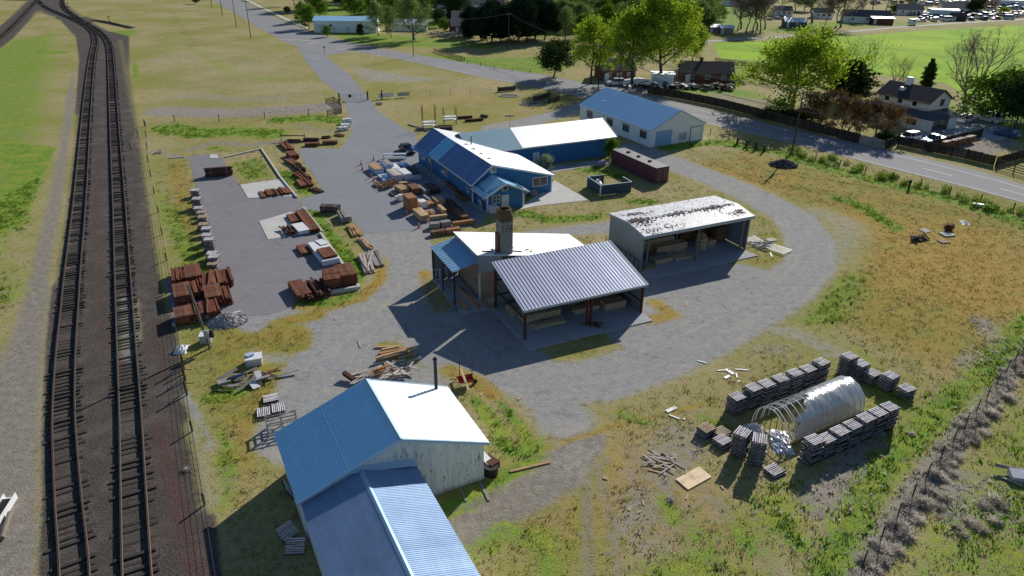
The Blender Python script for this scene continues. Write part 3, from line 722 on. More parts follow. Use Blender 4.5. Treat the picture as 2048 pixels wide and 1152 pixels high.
slab('concrete_apron', [(1046,411),(1040,419),(1070,412),(1177,400),(1108,360),(1099,372)], .05)
slab('store_walkway', [(836,322),(826,328),(965,424),(978,426)], .08, 'concrete_grey')
slab('wing_walkway', [(1046,338),(1208,318),(1221,326),(1060,352)], .05, 'concrete_grey')
def kerb(pts, w_=.3, h=.35, mat='concrete'):
    P = [at(*p) for p in pts]; mb = MB()
    for i, (a, b) in enumerate(zip(P, P[1:])):
        d = (b-a).normalized(); n = Vector((-d.y, d.x, 0))*w_/2
        mb.prism([(q.x, q.y) for q in (a-n, b-n-(d*.004 if i else d*0), b+n, a+n)], 0, h+.004*i)
    return struct(mb.build('kerb', M[mat]))
kerb([(449,316),(523,299),(561,356),(594,396)], .25, .25)
kerb([(607,417),(645,465)], .25, .25)
kerb([(641,468),(719,577)], .3, .3)
kerb([(717,579),(598,599)], .3, .45)
kerb([(345,653),(426,634)], .3, .35)
kerb([(469,628),(482,625)], .3, .2)
kerb([(337,317),(370,314.5)], .2, .15)
# ---------------------------------------------------------------- buildings
def window(root, c, nrm, w, h, nx=2, ny=1, frame='trim', gl='glass', fw=.09, sill=False):
    c = Vector(c); n = Vector((nrm[0], nrm[1], 0)); t = Vector((-n.y, n.x, 0)); Z = Vector((0, 0, 1))
    def bx(mb, u0, u1, z0, z1, d0, d1):
        vs = []
        for d in (d0, d1):
            for u, z in ((u0, z0), (u1, z0), (u1, z1), (u0, z1)): vs.append(c+t*u+Z*z+n*d)
        mb.add(vs, [(0,3,2,1),(4,5,6,7),(0,1,5,4),(1,2,6,5),(2,3,7,6),(3,0,4,7)])
    mb = MB(); a, b = w/2, h/2
    bx(mb, -a-fw, a+fw, b, b+fw, 0, .075); bx(mb, -a-fw, a+fw, -b-fw, -b, 0, .075)
    bx(mb, -a-fw, -a, -b, b, 0, .073); bx(mb, a, a+fw, -b, b, 0, .073)
    for i in range(1, nx): x = -a+w*i/nx; bx(mb, x-fw*.35, x+fw*.35, -b, b, 0, .068)
    for i in range(1, ny): z = -b+h*i/ny; bx(mb, -a, a, z-fw*.3, z+fw*.3, 0, .064)
    o = mb.build('window', M[frame], root)
    pm = MB(); bx(pm, -a, a, -b, b, .01, .045); pm.build('pane', M[gl], o)
    return o
def door(root, c, nrm, w, h, mat='door_white', frame='trim', name='door', panels=0):
    c = Vector(c); n = Vector((nrm[0], nrm[1], 0)); t = Vector((-n.y, n.x, 0)); Z = Vector((0, 0, 1))
    def bx(mb, u0, u1, z0, z1, d0, d1):
        vs = []
        for d in (d0, d1):
            for u, z in ((u0, z0), (u1, z0), (u1, z1), (u0, z1)): vs.append(c+t*u+Z*z+n*d)
        mb.add(vs, [(0,3,2,1),(4,5,6,7),(0,1,5,4),(1,2,6,5),(2,3,7,6),(3,0,4,7)])
    mb = MB(); bx(mb, -w/2, w/2, 0.02, h, .0, .06)
    for i in range(panels):
        z = h*(i+1)/(panels+1); bx(mb, -w/2+.02, w/2-.02, z-.02, z+.02, .05, .075)
    o = mb.build(name, M[mat], root)
    f = MB(); bx(f, -w/2-.09, -w/2, 0, h+.09, 0, .08); bx(f, w/2, w/2+.09, 0, h+.09, 0, .08); bx(f, -w/2, w/2, h, h+.09, 0, .078)
    f.build('frame', M[frame], o)
    hd = MB(); bx(hd, w*.32, w*.42, h*.45, h*.48, .06, .12); hd.build('handle', M['steel'], o)
    return o
def gable_wall(W, he, hr, rp, he2=None):
    he2 = he if he2 is None else he2
    return lambda t: he+(hr-he)*t/rp if t <= rp else he2+(hr-he2)*(1-t)/(1-rp)

# --- barn -------------------------------------------------------
B = thing('barn', 'large peeling white board barn with ribbed pale blue roof and a lower corrugated wing', 'barn', (-13.33, 33.61, 0), .48)
W, L, he, hr, rp, o = 13.39, 7.68, 3.43, 6.05, .52, .31
wl = MB(); g = gable_wall(W-2*o, he+.08, hr-.12, rp)
wl.wall((o, o), (W-o, o), g, 0, 40, .025, .22, .15)
wl.wall((W-o, L-o), (o, L-o), gable_wall(W-2*o, he+.08, hr-.12, 1-rp), 0, 30, .02, .06, .15)
wl.wall((W-o-.002, o+.15), (W-o-.002, L-o-.15), he, 0, 20, .02, .2, .15); wl.wall((o+.002, L-o-.15), (o+.002, o+.15), he, 0, 20, .02, .2, .15)
wl.build('wall', M['peeling'], B)
rf = MB()
rf.sheet((0, L, he), (0, 0, he), (W*rp, 0, hr), (W*rp, L, hr), 34, .06, .11, .06, 2)
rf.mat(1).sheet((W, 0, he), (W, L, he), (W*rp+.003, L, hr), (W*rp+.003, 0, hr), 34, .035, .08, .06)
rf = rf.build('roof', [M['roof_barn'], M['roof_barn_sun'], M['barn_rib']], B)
MB().beam((W*rp*.5, L, (he+hr)/2+.03), (W*rp*.5, 0, (he+hr)/2+.03), .03, .02).build('sheet_lap', M['trim_blue'], rf)
rc = MB(); rc.sheet((W*rp-.2, L+.02, hr-.03), (W*rp-.2, -.02, hr-.03), (W*rp, -.02, hr+.09), (W*rp, L+.02, hr+.09), 0, 0, 0, .02)
rc.sheet((W*rp+.2, -.02, hr-.03), (W*rp+.2, L+.02, hr-.03), (W*rp+.003, L+.02, hr+.09), (W*rp+.003, -.02, hr+.09), 0, 0, 0, .02)
rc.build('ridge_cap', M['trim_blue'], rf)
fc = MB()
for x0, z0, x1, z1 in ((-.02, he-.06, W*rp, hr-.06), (W*rp, hr-.06, W+.02, he-.06)):
    for y in (-.035, L+.035): fc.beam((x0, y, z0), (x1, y, z1), .05, .2)
fc.build('roof_edge_trim', M['trim_blue'], rf)
sp = MB(); sp.tube((12.25, 7.2, 2.4), (12.25, 7.2, 6.6), .13, .13, 10); sp.tube((12.25, 7.2, 6.6), (12.25, 7.2, 6.8), .2, .06, 10); sp.tube((12.25, 7.2, 3.5), (12.25, 7.2, 3.72), .28, .16, 10)
sp.build('stovepipe', M['dark_steel'], B)
a, W2, e1, h2, e2, rp2 = .25, 7.79, 3.05, 4.41, 3.16, .51
LF = 18.0; y0 = .28
aw = MB(); aw.wall((a+.3, -LF), (a+.3, y0), e1-.05, 0, 60, .02, .06); aw.wall((a+W2-.3, y0), (a+W2-.3, -LF), e2-.05, 0, 60, .02, .06)
aw.wall((a+.42, -LF), (a+W2-.42, -LF), gable_wall(W2, e1-.05, h2-.1, rp2, e2-.05), 0, 20)
aw.build('wing_wall', M['peeling'], B)
ar = MB(); ar.sheet((a, y0, e1), (a, -LF-.3, e1), (a+W2*rp2, -LF-.3, h2), (a+W2*rp2, y0, h2), 120, .022, .085, .05)
ar.sheet((a+W2, -LF-.3, e2), (a+W2, y0, e2), (a+W2*rp2+.003, y0, h2), (a+W2*rp2+.003, -LF-.3, h2), 120, .022, .085, .05)
ar = ar.build('wing_roof', M['roof_annex'], B)
rc = MB()
for s_ in (-1, 1): rc.sheet((a+W2*rp2+s_*.17, y0, h2-.02), (a+W2*rp2+s_*.17, -LF-.3, h2-.02), (a+W2*rp2, -LF-.3, h2+.07), (a+W2*rp2, y0, h2+.07), 0, 0, 0, .02)
rc.build('ridge_cap', M['trim_blue'], ar)
fl = MB(); fl.sheet((a+W2*.42, y0-.25, h2+.02), (a+W2-.2, y0-.25, e2+.3), (a+W2-.2, y0+.0, e2+.75), (a+W2*.42, y0+.0, h2+.42), 0, 0, 0, .03)
fl.build('flashing', M['trim_blue'], ar)

# --- open-fronted lumber shed ------------------------------------
S1 = thing('open_lumber_shed', 'open sided lumber shed with a single slope ribbed silver roof on dark red steel posts', 'shed', (1.26, 59.61, 0), .44)
L1, W1, hf, hb = 13.68, 7.38, 3.46, 5.38; o = .14
struct_mb = MB().box(-.35, L1+.1, -1.9, W1-.1, -.05, .1)
sl = struct(struct_mb.build('concrete_pad', M['concrete_grey'])); sl.location = S1.location; sl.rotation_euler = S1.rotation_euler
S1s = lambda y: hf+(hb-hf)*(y+o)/(W1+o)
rf = MB(); rf.sheet((-o-.1, -o-.1, hf), (L1+o+.1, -o-.1, hf), (L1+o+.1, W1, hb), (-o-.1, W1, hb), 37, .035, .055, .05, 1)
rf = rf.build('roof', [M['roof_shed'], M['roof_rib']], S1)
fs = MB(); fs.box(-o-.15, L1+o+.15, -o-.16, -o-.1, hf-.22, hf+.03)
for x in (-o-.13, L1+o+.13): fs.beam((x, -o-.1, hf-.06), (x, W1, hb-.06), .06, .2)
fs.build('roof_edge_trim', M['trim_grey'], rf)
for x, y in ((.05, .0), (7.0, .0), (7.45, .0), (L1-.1, .0), (.05, W1-.25), (7.2, W1-.25), (L1-.1, W1-.25)):
    MB().box(x-.1, x+.1, y-.1, y+.1, .1, S1s(y)-.26).build('post', M['red_steel'], S1)
bm = MB(); bm.box(0, L1, -.1, .08, hf-.28, hf-.1)
for x in (.05, 7.2, L1-.1): bm.beam((x, 0, hf-.2), (x, W1-.2, hb-.28), .14, .22)
for i in range(1, 6): y = W1*i/6; bm.beam((0, y, S1s(y)-.13), (L1, y, S1s(y)-.13), .08, .14)
bm.build('roof_beam', M['red_steel'], S1)
wl = MB(); wl.wall((L1, W1-.06), (0, W1-.06), hb-.07, .1, 46, .03, .07, .05)
wl.wall((L1+.08, .25), (L1+.08, W1), lambda t: S1s(W1*t)-.07, .1, 24, .03, .08, .05)
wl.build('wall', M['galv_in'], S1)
gi = MB()
for z in (1.5, 3.2): gi.box(0.15, L1, W1-.22, W1-.14, z, z+.14); gi.box(L1-.02, L1+.02, .3, W1-.3, z-.3, z-.16)
gi.beam((.05, .1, 2.3), (.05, W1-.3, 2.3), .07, .16)
gi.build('girt', M['dark_steel'], S1)

# --- storage shed -------------------------------------------------
S2 = thing('storage_shed', 'open fronted grey metal storage shed with a dirty white roof littered with dark debris', 'shed', (15.12, 75.52, 0), .45)
L2, W2_, h2f, h2b, h2r, yr = 15.99, 7.18, 4.71, 4.89, 5.25, 3.0
sl = struct(MB().box(-.05, L2-.2, -2.1, W2_, -.05, .1).build('concrete_pad', M['concrete_grey'])); sl.location = S2.location; sl.rotation_euler = S2.rotation_euler
T2 = lambda y: h2f+(h2r-h2f)*y/yr if y < yr else h2r+(h2b-h2r)*(y-yr)/(W2_-yr)
rf = MB(); rf.sheet((-.15, -.35, h2f-.02), (L2+.15, -.35, h2f-.02), (L2+.15, yr, h2r), (-.15, yr, h2r), 0); rf.sheet((L2+.15, W2_+.15, h2b), (-.15, W2_+.15, h2b), (-.15, yr+.003, h2r), (L2+.15, yr+.003, h2r), 0)
rf = rf.build('roof', M['roof_storage'], S2)
MB().box(-.2, L2+.2, -.42, -.35, h2f-.36, h2f+.04).build('roof_edge_trim', M['trim_grey'], rf)
fs = MB()
for x in (-.18, L2+.18): fs.beam((x, -.35, h2f-.1), (x, yr, h2r-.1), .05, .22); fs.beam((x, yr, h2r-.1), (x, W2_+.15, h2b-.1), .05, .22)
fs.build('gable_edge_trim', M['trim_grey'], rf)
wl = MB(); wl.wall((0, W2_), (0, 0), lambda t: T2(W2_*(1-t))-.1, 0, 40, .025, .06, .05); wl.wall((L2, 0), (L2, W2_), lambda t: T2(W2_*t)-.1, .1, 40, .025, .06, .05)
wl.wall((L2-.06, W2_), (.06, W2_), h2b-.1, 0, 40, .03, .08, .05)
wl.build('wall', M['galv'], S2)
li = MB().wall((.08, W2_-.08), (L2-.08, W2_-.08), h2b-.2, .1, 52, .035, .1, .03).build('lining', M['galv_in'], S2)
for x, y, m_ in ((.9, .3, 'pole_grey'), (8.05, .05, 'pole_grey'), (L2-.9, .2, 'pole_grey'), (L2-.15, .05, 'steel'), (8.05, 4, 'pole_grey'), (12.4, 4.4, 'pole_grey')):
    MB().box(x-.09, x+.09, y-.09, y+.09, .1, T2(y)-.1).build('post', M[m_], S2)
MB().box(0, L2, -.12, .12, h2f-.42, h2f-.1).build('roof_beam', M['dark_steel'], S2)
rl_ = random.Random(5); lt = MB()
def litter(x, y, s_): 
    if -.1 < x < L2+.1 and -.3 < y < W2_: a_ = rl_.uniform(0, 3); z = T2(y) if y > 0 else h2f; lt.obox((x, y, z+.025), (s_*rl_.uniform(.6, 2.2), s_*rl_.uniform(.3, .8), .025), a_, 0, 0)
for i in range(230): litter(rl_.uniform(0, L2), yr+rl_.gauss(0, .10+.25*max(0, math.sin(i*.9))), rl_.uniform(.08, .26))
for cx_, cy_, n_ in ((1.0, 3.3, 160), (1.6, 2.2, 60), (L2-1.3, 1.0, 130), (1.4, .5, 90), (4.0, .6, 60), (2.2, 5.4, 90), (7.5, 3.2, 70), (12.5, 3.0, 90)):
    for i in range(n_): litter(cx_+rl_.gauss(0, .7), cy_+rl_.gauss(0, .35), rl_.uniform(.06, .22))
for i in range(210): litter(rl_.uniform(0, L2), rl_.uniform(-.2, W2_), rl_.uniform(.04, .11))
lt = lt.build('roof_litter', M['dark'], bpy.data.objects[rf.name]); lt['kind'] = 'stuff'
# --- kiln building with concrete stack ----------------------------
K = thing('kiln_building', 'concrete block kiln building with a bright white roof, tall square concrete stack and blue lean-to', 'building', (-3.73, 67.86, 0), .44)
LK, WK, hl, hrr = 14.85, 6.9, 5.42, 2.67
TK = lambda x: hl+(hrr-hl)*x/LK
wl = MB(); wl.wall((.36, .1), (LK-.3, .1), lambda t: min(4.35, TK(.3+(LK-.6)*t)-.1), 0); wl.wall((LK-.3, .3), (LK-.3, WK-.1), hrr-.1, 0); wl.wall((LK-.42, WK-.1), (.48, WK-.1), lambda t: min(4.35, TK(LK-.4-(LK-.8)*t)-.1), 0); wl.wall((.362, WK-.1), (.362, .23), 4.35, 0)
wl.build('wall', M['block'], K)
MB().box(.30, .42, .02, .35, 0, 4.35).build('corner_pier', M['concrete'], K)
up = MB(); up.wall((.12, WK), (.12, -.04), hl-.1, 4.2, 30, .02, .05, .05)
up.wall((.17, -.02), (2.9, -.02), lambda t: TK(2.9*t)-.1, 3.2, 12, .02, .05, .05); up.wall((4.4, -.02), (LK*.8, -.02), lambda t: TK(4.4+(LK*.8-4.4)*t)-.1, 2.6, 30, .02, .05, .05)
up.build('upper_siding', M['galv'], K)
rf = MB(); rf.sheet((LK+.15, -.12, hrr), (LK+.15, WK+.1, hrr), (-.02, WK+.1, hl), (-.02, -.12, hl), 0, 0, 0, .06); rf = rf.build('roof', M['roof_kiln'], K)
db = MB()
for x, y, l, a_ in ((1.6, .9, 1.3, .1), (2.5, .5, .9, .7), (5.1, 1.0, 1.2, -.2), (6.6, 1.5, .5, .4), (6.9, 1.1, .35, .2), (4.9, 2.0, .6, .1), (2.4, 1.5, .3, .3)):
    db.obox((x, y, TK(x)+.06), (l, .12, .07), a_, 0, math.atan2(hl-hrr, LK))
db.build('roof_litter', M['dark'], rf)
cx, cy, s_, hc = 2.94, .38, 1.41, 9.67
def oct(c, e=0): return [(cx+c-e, cy-e), (cx+s_-c+e, cy-e), (cx+s_+e, cy+c-e), (cx+s_+e, cy+s_-c+e), (cx+s_-c+e, cy+s_+e), (cx+c-e, cy+s_+e), (cx-e, cy+s_-c+e), (cx-e, cy+c-e)]
def ring(mb, c, e, z0, z1, wl_, c2=None, e2=None):
    A = oct(c, e); Bp = oct(c if c2 is None else c2, e if e2 is None else e2); I = [(cx+s_/2+(p[0]-cx-s_/2)*wl_, cy+s_/2+(p[1]-cy-s_/2)*wl_) for p in Bp]
    n = 8; vs = [(*p, z0) for p in A]+[(*p, z1+(.05 if i % 3 == 0 else -.04)) for i, p in enumerate(Bp)]+[(*p, z1+(.03 if i % 2 else -.06)) for i, p in enumerate(I)]+[(*p, z1-2.5) for p in I]
    fs = []
    for i in range(n):
        j = (i+1) % n; fs += [(i, j, n+j, n+i), (n+i, n+j, 2*n+j, 2*n+i), (2*n+i, 2*n+j, 3*n+j, 3*n+i)]
    mb.add(vs, fs)
ck = MB(); ring(ck, .05, 0, 0, 8.4, .75); 
for i in range(22): z = .4+i*.37; A = oct(.05, .012); ck.add([(*p, z) for p in A]+[(*p, z+.05) for p in A], [(j, (j+1) % 8, 8+(j+1) % 8, 8+j) for j in range(8)])
ck = ck.build('chimney', M['stack'], K)
ct = MB(); ring(ct, .05, .004, 8.35, 9.67, .70, .36, .0); ct.build('chimney_top', M['stack_top'], ck)
mk = MB()
for x, z, w_, h_ in ((.28, 7.2, .08, .75), (.28, 7.87, .34, .08), (.72, 7.2, .08, .8), (.72, 7.92, .3, .08), (.72, 7.55, .2, .07), (1.1, 7.15, .07, .8), (1.1, 7.86, .22, .08), (1.1, 7.5, .2, .08), (1.3, 7.5, .07, .4)):
    mk.box(cx+x-.1, cx+x-.1+w_, cy-.008, cy+.004, z, z+h_)
for y, z, w_, h_ in ((.45, 7.2, .08, .75), (.45, 7.87, .4, .08), (1.0, 7.3, .07, .6)): mk.box(cx-.008, cx+.004, cy+y, cy+y+w_, z, z+h_)
mk.build('faded_lettering', M['dark_steel'], ck)
bt = MB().box(cx-.22, cx+.02, cy+.3, cy+1.1, 3.2, 7.0).build('brick_patch', M['brick'], ck)
lw = 2.67
lr = MB(); lr.sheet((-lw-.15, WK+.1, 4.0), (-lw-.15, -.2, 4.0), (.1, -.2, 4.72), (.1, WK+.1, 4.72), 12, .035, .06, .04)
lr = lr.build('lean_to_roof', M['roof_lean'], K)
for x, y in ((-lw+.05, -.1), (-lw+.05, WK*.5), (-lw+.05, WK-.1)): MB().box(x-.07, x+.07, y-.07, y+.07, .1, 3.97).build('lean_to_post', M['dark_steel'], K)
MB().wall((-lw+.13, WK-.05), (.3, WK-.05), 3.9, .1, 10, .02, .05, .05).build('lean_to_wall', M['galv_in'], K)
sl = struct(MB().prism([(-2.75, WK), (-2.75, -2.2), (.2, -2.3), (.3, WK)], -.05, .1).build('concrete_pad', M['concrete_grey'])); sl.location = K.location; sl.rotation_euler = K.rotation_euler
st = struct(MB().box(.9, 8.2, -1.05, .05, -.05, .05).build('concrete_pad', M['concrete_grey'])); st.location = K.location; st.rotation_euler = K.rotation_euler

# --- store --------------------------------------------------------
ST = thing('store_building', 'dark blue board store with steep gable roof, shaded blue and sunlit white, and front porch', 'building', (-6.05, 97.76, 0), .47)
LS, WS, hl, hr_, rp, rh, o = 23.71, 13.94, 2.98, 2.62, .24, 5.56, .45
wl = MB(); gw = gable_wall(WS-2*o, hl+.25, rh-.15, rp, hr_+.1)
wl.wall((o, o), (WS-o, o), gw, 0, 40, .03, .07); wl.wall((WS-o, LS-o), (o, LS-o), gable_wall(WS-2*o, hr_+.1, rh-.15, 1-rp, hl+.25), 0, 40, .03, .07)
wl.wall((o+.002, LS-o-.12), (o+.002, o+.12), hl+.1, 0, 60, .03, .07); wl.wall((WS-o-.002, o+.12), (WS-o-.002, LS-o-.12), hr_, 0, 60, .03, .07)
wl.build('wall', M['blue_siding'], ST)
rx = WS*rp
rf = MB()
def strip(y0_, y1_, mi, n):
    f = MB(); f.sheet((0, y1_, hl), (0, y0_, hl), (rx, y0_, rh), (rx, y1_, rh), n, .03, .07, .05); return f
for a_, b_, m_ in ((-.1, 13.3, 0), (13.3, 17.6, 1), (17.6, LS+.1, 0)):
    f = strip(a_, b_-.002, m_, int((b_-a_)/.3)); rf.mat(m_).add(f.v, f.f)
f = MB().sheet((-.9, LS+.1, hl-.22), (-.9, LS-7.5, hl-.22), (.01, LS-7.5, hl+.0), (.01, LS+.1, hl+.0), 0, 0, 0, .04); rf.mat(0).add(f.v, f.f)
f = MB().sheet((WS, -.1, hr_), (WS, LS+.1, hr_), (rx+.003, LS+.1, rh), (rx+.003, -.1, rh), 78, .02, .06, .05); rf.mat(2).add(f.v, f.f)
rf = rf.build('roof', [M['roof_store'], M['roof_store_patch'], M['roof_wing']], ST)  # shaded left and glaring right slope of one metal painted as two colours
fs = MB()
fs.beam((-.02, -.13, hl-.05), (rx, -.13, rh-.05), .05, .24); fs.beam((rx, -.13, rh-.05), (WS, -.13, hr_-.05), .05, .24)
fs.box(-.06, -.01, -.1, LS-7.5, hl-.16, hl+.02); fs.box(WS+.01, WS+.06, -.1, 11.5, hr_-.16, hr_+.02)
fs.build('roof_edge_trim', M['trim'], rf)
tr = MB()
for x, y, z in ((o-.03, o-.03, hl), (WS-o+.03, o-.03, hr_), (o-.03, LS-o, hl)): tr.box(x-.09, x+.09, y-.09, y+.09, 0, z-.02)
tr.build('corner_trim', M['trim'], ST)
for i, y in enumerate((4.3, 7.2, 10.1, 13.0)): MB().box(rx+1.15, rx+1.75, y, y+.35, rh-.62, rh-.32).build('roof_vent', M['trim_grey'], ST)
MB().tube((rx+2.9, 14.2, 4.4), (rx+2.9, 14.2, 6.1), .09, .09, 8).build('flue', M['dark_steel'], ST)
window(ST, (rx+.35, o, 4.75), (0, -1), .75, .95, 1, 1, 'trim', 'glass_pale')
window(ST, (WS-2.4, o, 1.85), (0, -1), 2.4, 1.25, 2, 1)
window(ST, (o, 2.2, 1.9), (-1, 0), .5, 1.2, 1, 1); window(ST, (o, 11.0, 1.85), (-1, 0), .9, 1.3, 2, 1); window(ST, (o, 21.2, 1.75), (-1, 0), 1.3, 1.2, 2, 1)
door(ST, (o, 18.0, .08), (-1, 0), 1.0, 2.1, 'glass', 'trim')
ac = MB().box(o-.5, o-.08, 11.2, 11.75, 1.45, 1.95).build('air_conditioner', M['trim'], ST)
MB().box(o-.52, o-.5, 11.25, 11.7, 1.5, 1.9).build('grille', M['trim_grey'], ac)
Mx = Matrix.Rotation(-.03, 4, 'Z')
an = (2.43*math.cos(.47)+(-2.88)*math.sin(.47), -2.43*math.sin(.47)+(-2.88)*math.cos(.47))
ax0, ay0 = an; LA, WA, ha, ra, oa, rpa = -ay0+o-.05, 5.61, 2.4, 4.07, .69, .47
wl = MB(); wl.wall((ax0, ay0), (ax0+WA, ay0), gable_wall(WA, ha+.55, ra-.12, rpa), 0, 18, .03, .07); wl.wall((ax0+.002, ay0+LA), (ax0+.002, ay0+.12), ha+.5, 0, 10, .03, .07); wl.wall((ax0+WA-.002, ay0+.12), (ax0+WA-.002, ay0+LA), ha+.5, 0, 10, .03, .07)
wl.build('porch_wall', M['blue_siding'], ST)
xr = ax0+WA*rpa; yb = ay0+LA
pr = MB(); pr.sheet((ax0-oa, yb, ha), (ax0-oa, ay0-oa, ha), (xr, ay0-oa, ra), (xr, yb, ra), 18, .02, .05, .05); pr.sheet((ax0+WA+oa, ay0-oa, ha), (ax0+WA+oa, yb, ha), (xr+.003, yb, ra), (xr+.003, ay0-oa, ra), 18, .02, .05, .05)
pr = pr.build('porch_roof', M['roof_pale'], ST)
fs = MB(); fs.beam((ax0-oa, ay0-oa-.03, ha-.05), (xr, ay0-oa-.03, ra-.05), .05, .22); fs.beam((xr, ay0-oa-.03, ra-.05), (ax0+WA+oa, ay0-oa-.03, ha-.05), .05, .22)
fs.box(ax0+WA+oa, ax0+WA+oa+.09, ay0-oa, yb, ha-.12, ha+.01); fs.box(ax0-oa-.09, ax0-oa, ay0-oa, yb, ha-.12, ha+.01)
fs.build('roof_edge_trim', M['trim'], pr)
tr = MB()
for x in (ax0-.03, ax0+WA+.03): tr.box(x-.09, x+.09, ay0-.12, ay0+.06, 0, ha+.45)
tr.path([(ax0+WA+oa, ay0-.4, ha-.1), (ax0+WA+.2, ay0-.2, ha-.5), (ax0+WA+.15, ay0-.15, .2)], .05)
tr.build('corner_trim', M['trim'], ST)
window(ST, (ax0+1.35, ay0, 1.75), (0, -1), 1.0, 1.0, 2, 2); window(ST, (xr+.1, ay0, 3.2), (0, -1), .7, .6, 1, 1)
door(ST, (xr+.15, ay0, .06), (0, -1), .95, 2.05, 'door_white', 'trim'); window(ST, (ax0, ay0+1.2, 1.9), (-1, 0), .7, .7, 2, 1)

# --- long warehouse wing -----------------------------------------
WG = thing('long_warehouse', 'long dark blue warehouse with a bright white and teal metal roof, joined behind the store', 'building', (1.63, 116.37, 0), .45)
LW, DW, he, hr_ = 18.6, 5.15, 3.4, 5.62; xs = -.1; x0 = -9.6
wl = MB(); wl.wall((-6, .4), (LW-1.0, .4), he-.05, 0, 56, .03, .07); wl.wall((LW-1.0, .52), (LW-1.0, 2*DW-.4), gable_wall(1, he, hr_-.15, .5), 0, 24, .03, .07); wl.wall((LW-1.12, 2*DW-.4), (x0+.6, 2*DW-.4), he-.05, 0); wl.wall((x0+.6, 2*DW-.5), (x0+.6, .4), gable_wall(1, he, hr_-.15, .5), 0)
wl.build('wall', M['blue_siding'], WG)
rf = MB()
f = MB().sheet((xs, 0, he), (LW, 0, he), (LW, DW, hr_), (xs, DW, hr_), 0, .02, .05, .05); rf.mat(0).add(f.v, f.f)
f = MB().sheet((x0, 0, he-.03), (xs-.003, 0, he-.03), (xs-.003, DW, hr_-.03), (x0, DW, hr_-.03), 34, .05, .12, .05); rf.mat(1).add(f.v, f.f)
f = MB().sheet((LW, 2*DW, he), (x0, 2*DW, he), (x0, DW+.003, hr_-.01), (LW, DW+.003, hr_-.01), 0, .02, .05, .05); rf.mat(0).add(f.v, f.f)
rf = rf.build('roof', [M['roof_wing'], M['roof_teal']], WG)
fs = MB(); fs.box(-6, LW+.02, -.07, -.01, he-.2, he+.01); fs.beam((LW+.03, 0, he-.06), (LW+.03, DW, hr_-.06), .05, .22); fs.beam((LW+.03, DW, hr_-.06), (LW+.03, 2*DW, he-.06), .05, .22)
fs.build('roof_edge_trim', M['trim'], rf)
MB().tube((xs, DW, hr_), (xs, DW, hr_+2.6), .03, .02, 6).build('antenna', M['dark_steel'], WG)
door(WG, (2.6, .4, .05), (0, -1), 1.0, 2.1, 'door_white', 'trim')

# --- white metal building ----------------------------------------
WB = thing('white_metal_building', 'white metal sided workshop with a sky blue gable roof beside the highway', 'building', (25.45, 129.92, 0), .5)
LB, WW, he, hr_ = 23.99, 12.73, 3.29, 6.35
wl = MB(); wl.wall((0, 0), (WW, 0), gable_wall(1, he, hr_-.1, .5), 0, 26, .02, .05); wl.wall((WW, LB), (0, LB), gable_wall(1, he, hr_-.1, .5), 0); wl.wall((.002, LB-.12), (.002, .12), he-.05, 0, 48, .02, .05); wl.wall((WW-.002, .12), (WW-.002, LB-.12), he-.05, 0)
wl.build('wall', M['white_siding'], WB)
rf = MB(); rf.sheet((-.25, LB+.2, he-.06), (-.25, -.2, he-.06), (WW/2, -.2, hr_), (WW/2, LB+.2, hr_), 48, .04, .1, .05); rf.sheet((WW+.25, -.2, he-.06), (WW+.25, LB+.2, he-.06), (WW/2+.003, LB+.2, hr_), (WW/2+.003, -.2, hr_), 48, .04, .1, .05)
rf = rf.build('roof', M['roof_blue'], WB)
fs = MB(); fs.beam((-.25, -.23, he-.1), (WW/2, -.23, hr_-.05), .05, .16); fs.beam((WW/2, -.23, hr_-.05), (WW+.25, -.23, he-.1), .05, .16); fs.box(-.3, -.25, -.2, LB+.2, he-.14, he)
fs.build('roof_edge_trim', M['trim_blue'], rf)
for y in (2.4, 7.8, 13.2, 20.3): window(WB, (0, y, 1.95), (-1, 0), 1.9, 1.35, 4, 1, 'trim_grey')
door(WB, (2.9, 0, .05), (0, -1), 3.6, 2.75, 'door_blue', 'trim_grey', 'rollup_door', 5)
door(WB, (10.7, 0, .05), (0, -1), 2.6, 2.7, 'white_siding', 'dark_steel', 'sliding_door')
MB().box(6.6, 7.4, -.12, 0, .7, 1.9).build('electric_cabinet', M['trim_grey'], WB); MB().box(7.6, 8.5, -.1, 0, .6, 2.0).build('electric_cabinet', M['trim_grey'], WB)
MB().box(2.6, 3.4, 19.2, 19.6, 4.55, 4.72).build('roof_vent', M['trim'], WB)

# --- container ----------------------------------------------------
CT = thing('shipping_container', 'long maroon corrugated shipping container with a grey top standing beside the gravel track', 'container', (22.57, 108.47, 0), -1.079)
Lc, Wc, Hc = 11.9, 2.44, 2.6
bd = MB(); bd.wall((-Lc, 0), (0, 0), Hc-.03, .12, 34, .05, .2, .06); bd.wall((0, Wc), (-Lc, Wc), Hc-.03, .12, 34, .05, .2, .06); bd.wall((-.01, .06), (-.01, Wc-.06), Hc-.03, .12, 0); bd.wall((-Lc+.01, Wc-.06), (-Lc+.01, .06), Hc-.03, .12, 9, .05, .15)
bd.box(-Lc+.06, -.12, .06, Wc-.06, .1, .2)
bd.build('body', M['maroon'], CT)
fr_ = MB()
for x in (-Lc, 0):
    for y in (0, Wc): fr_.box(x-.07, x+.07, y-.07, y+.07, 0, Hc)
for y in (0, Wc): fr_.box(-Lc+.07, -.07, y-.065, y+.065, .05, .2); fr_.box(-Lc+.07, -.07, y-.065, y+.065, Hc-.12, Hc-.002)
fr_.build('frame', M['maroon'], CT)
MB().sheet((-Lc, -.07, Hc+.01), (0, -.07, Hc+.01), (0, Wc+.07, Hc+.01), (-Lc, Wc+.07, Hc+.01), 30, .015, .12, .05).build('roof', M['container_top'], CT)
for x in (-9.2, -6.4, -3.4): MB().box(x-.25, x+.25, 1.1, 1.5, Hc, Hc+.25).build('roof_vent', M['dark_steel'], CT)
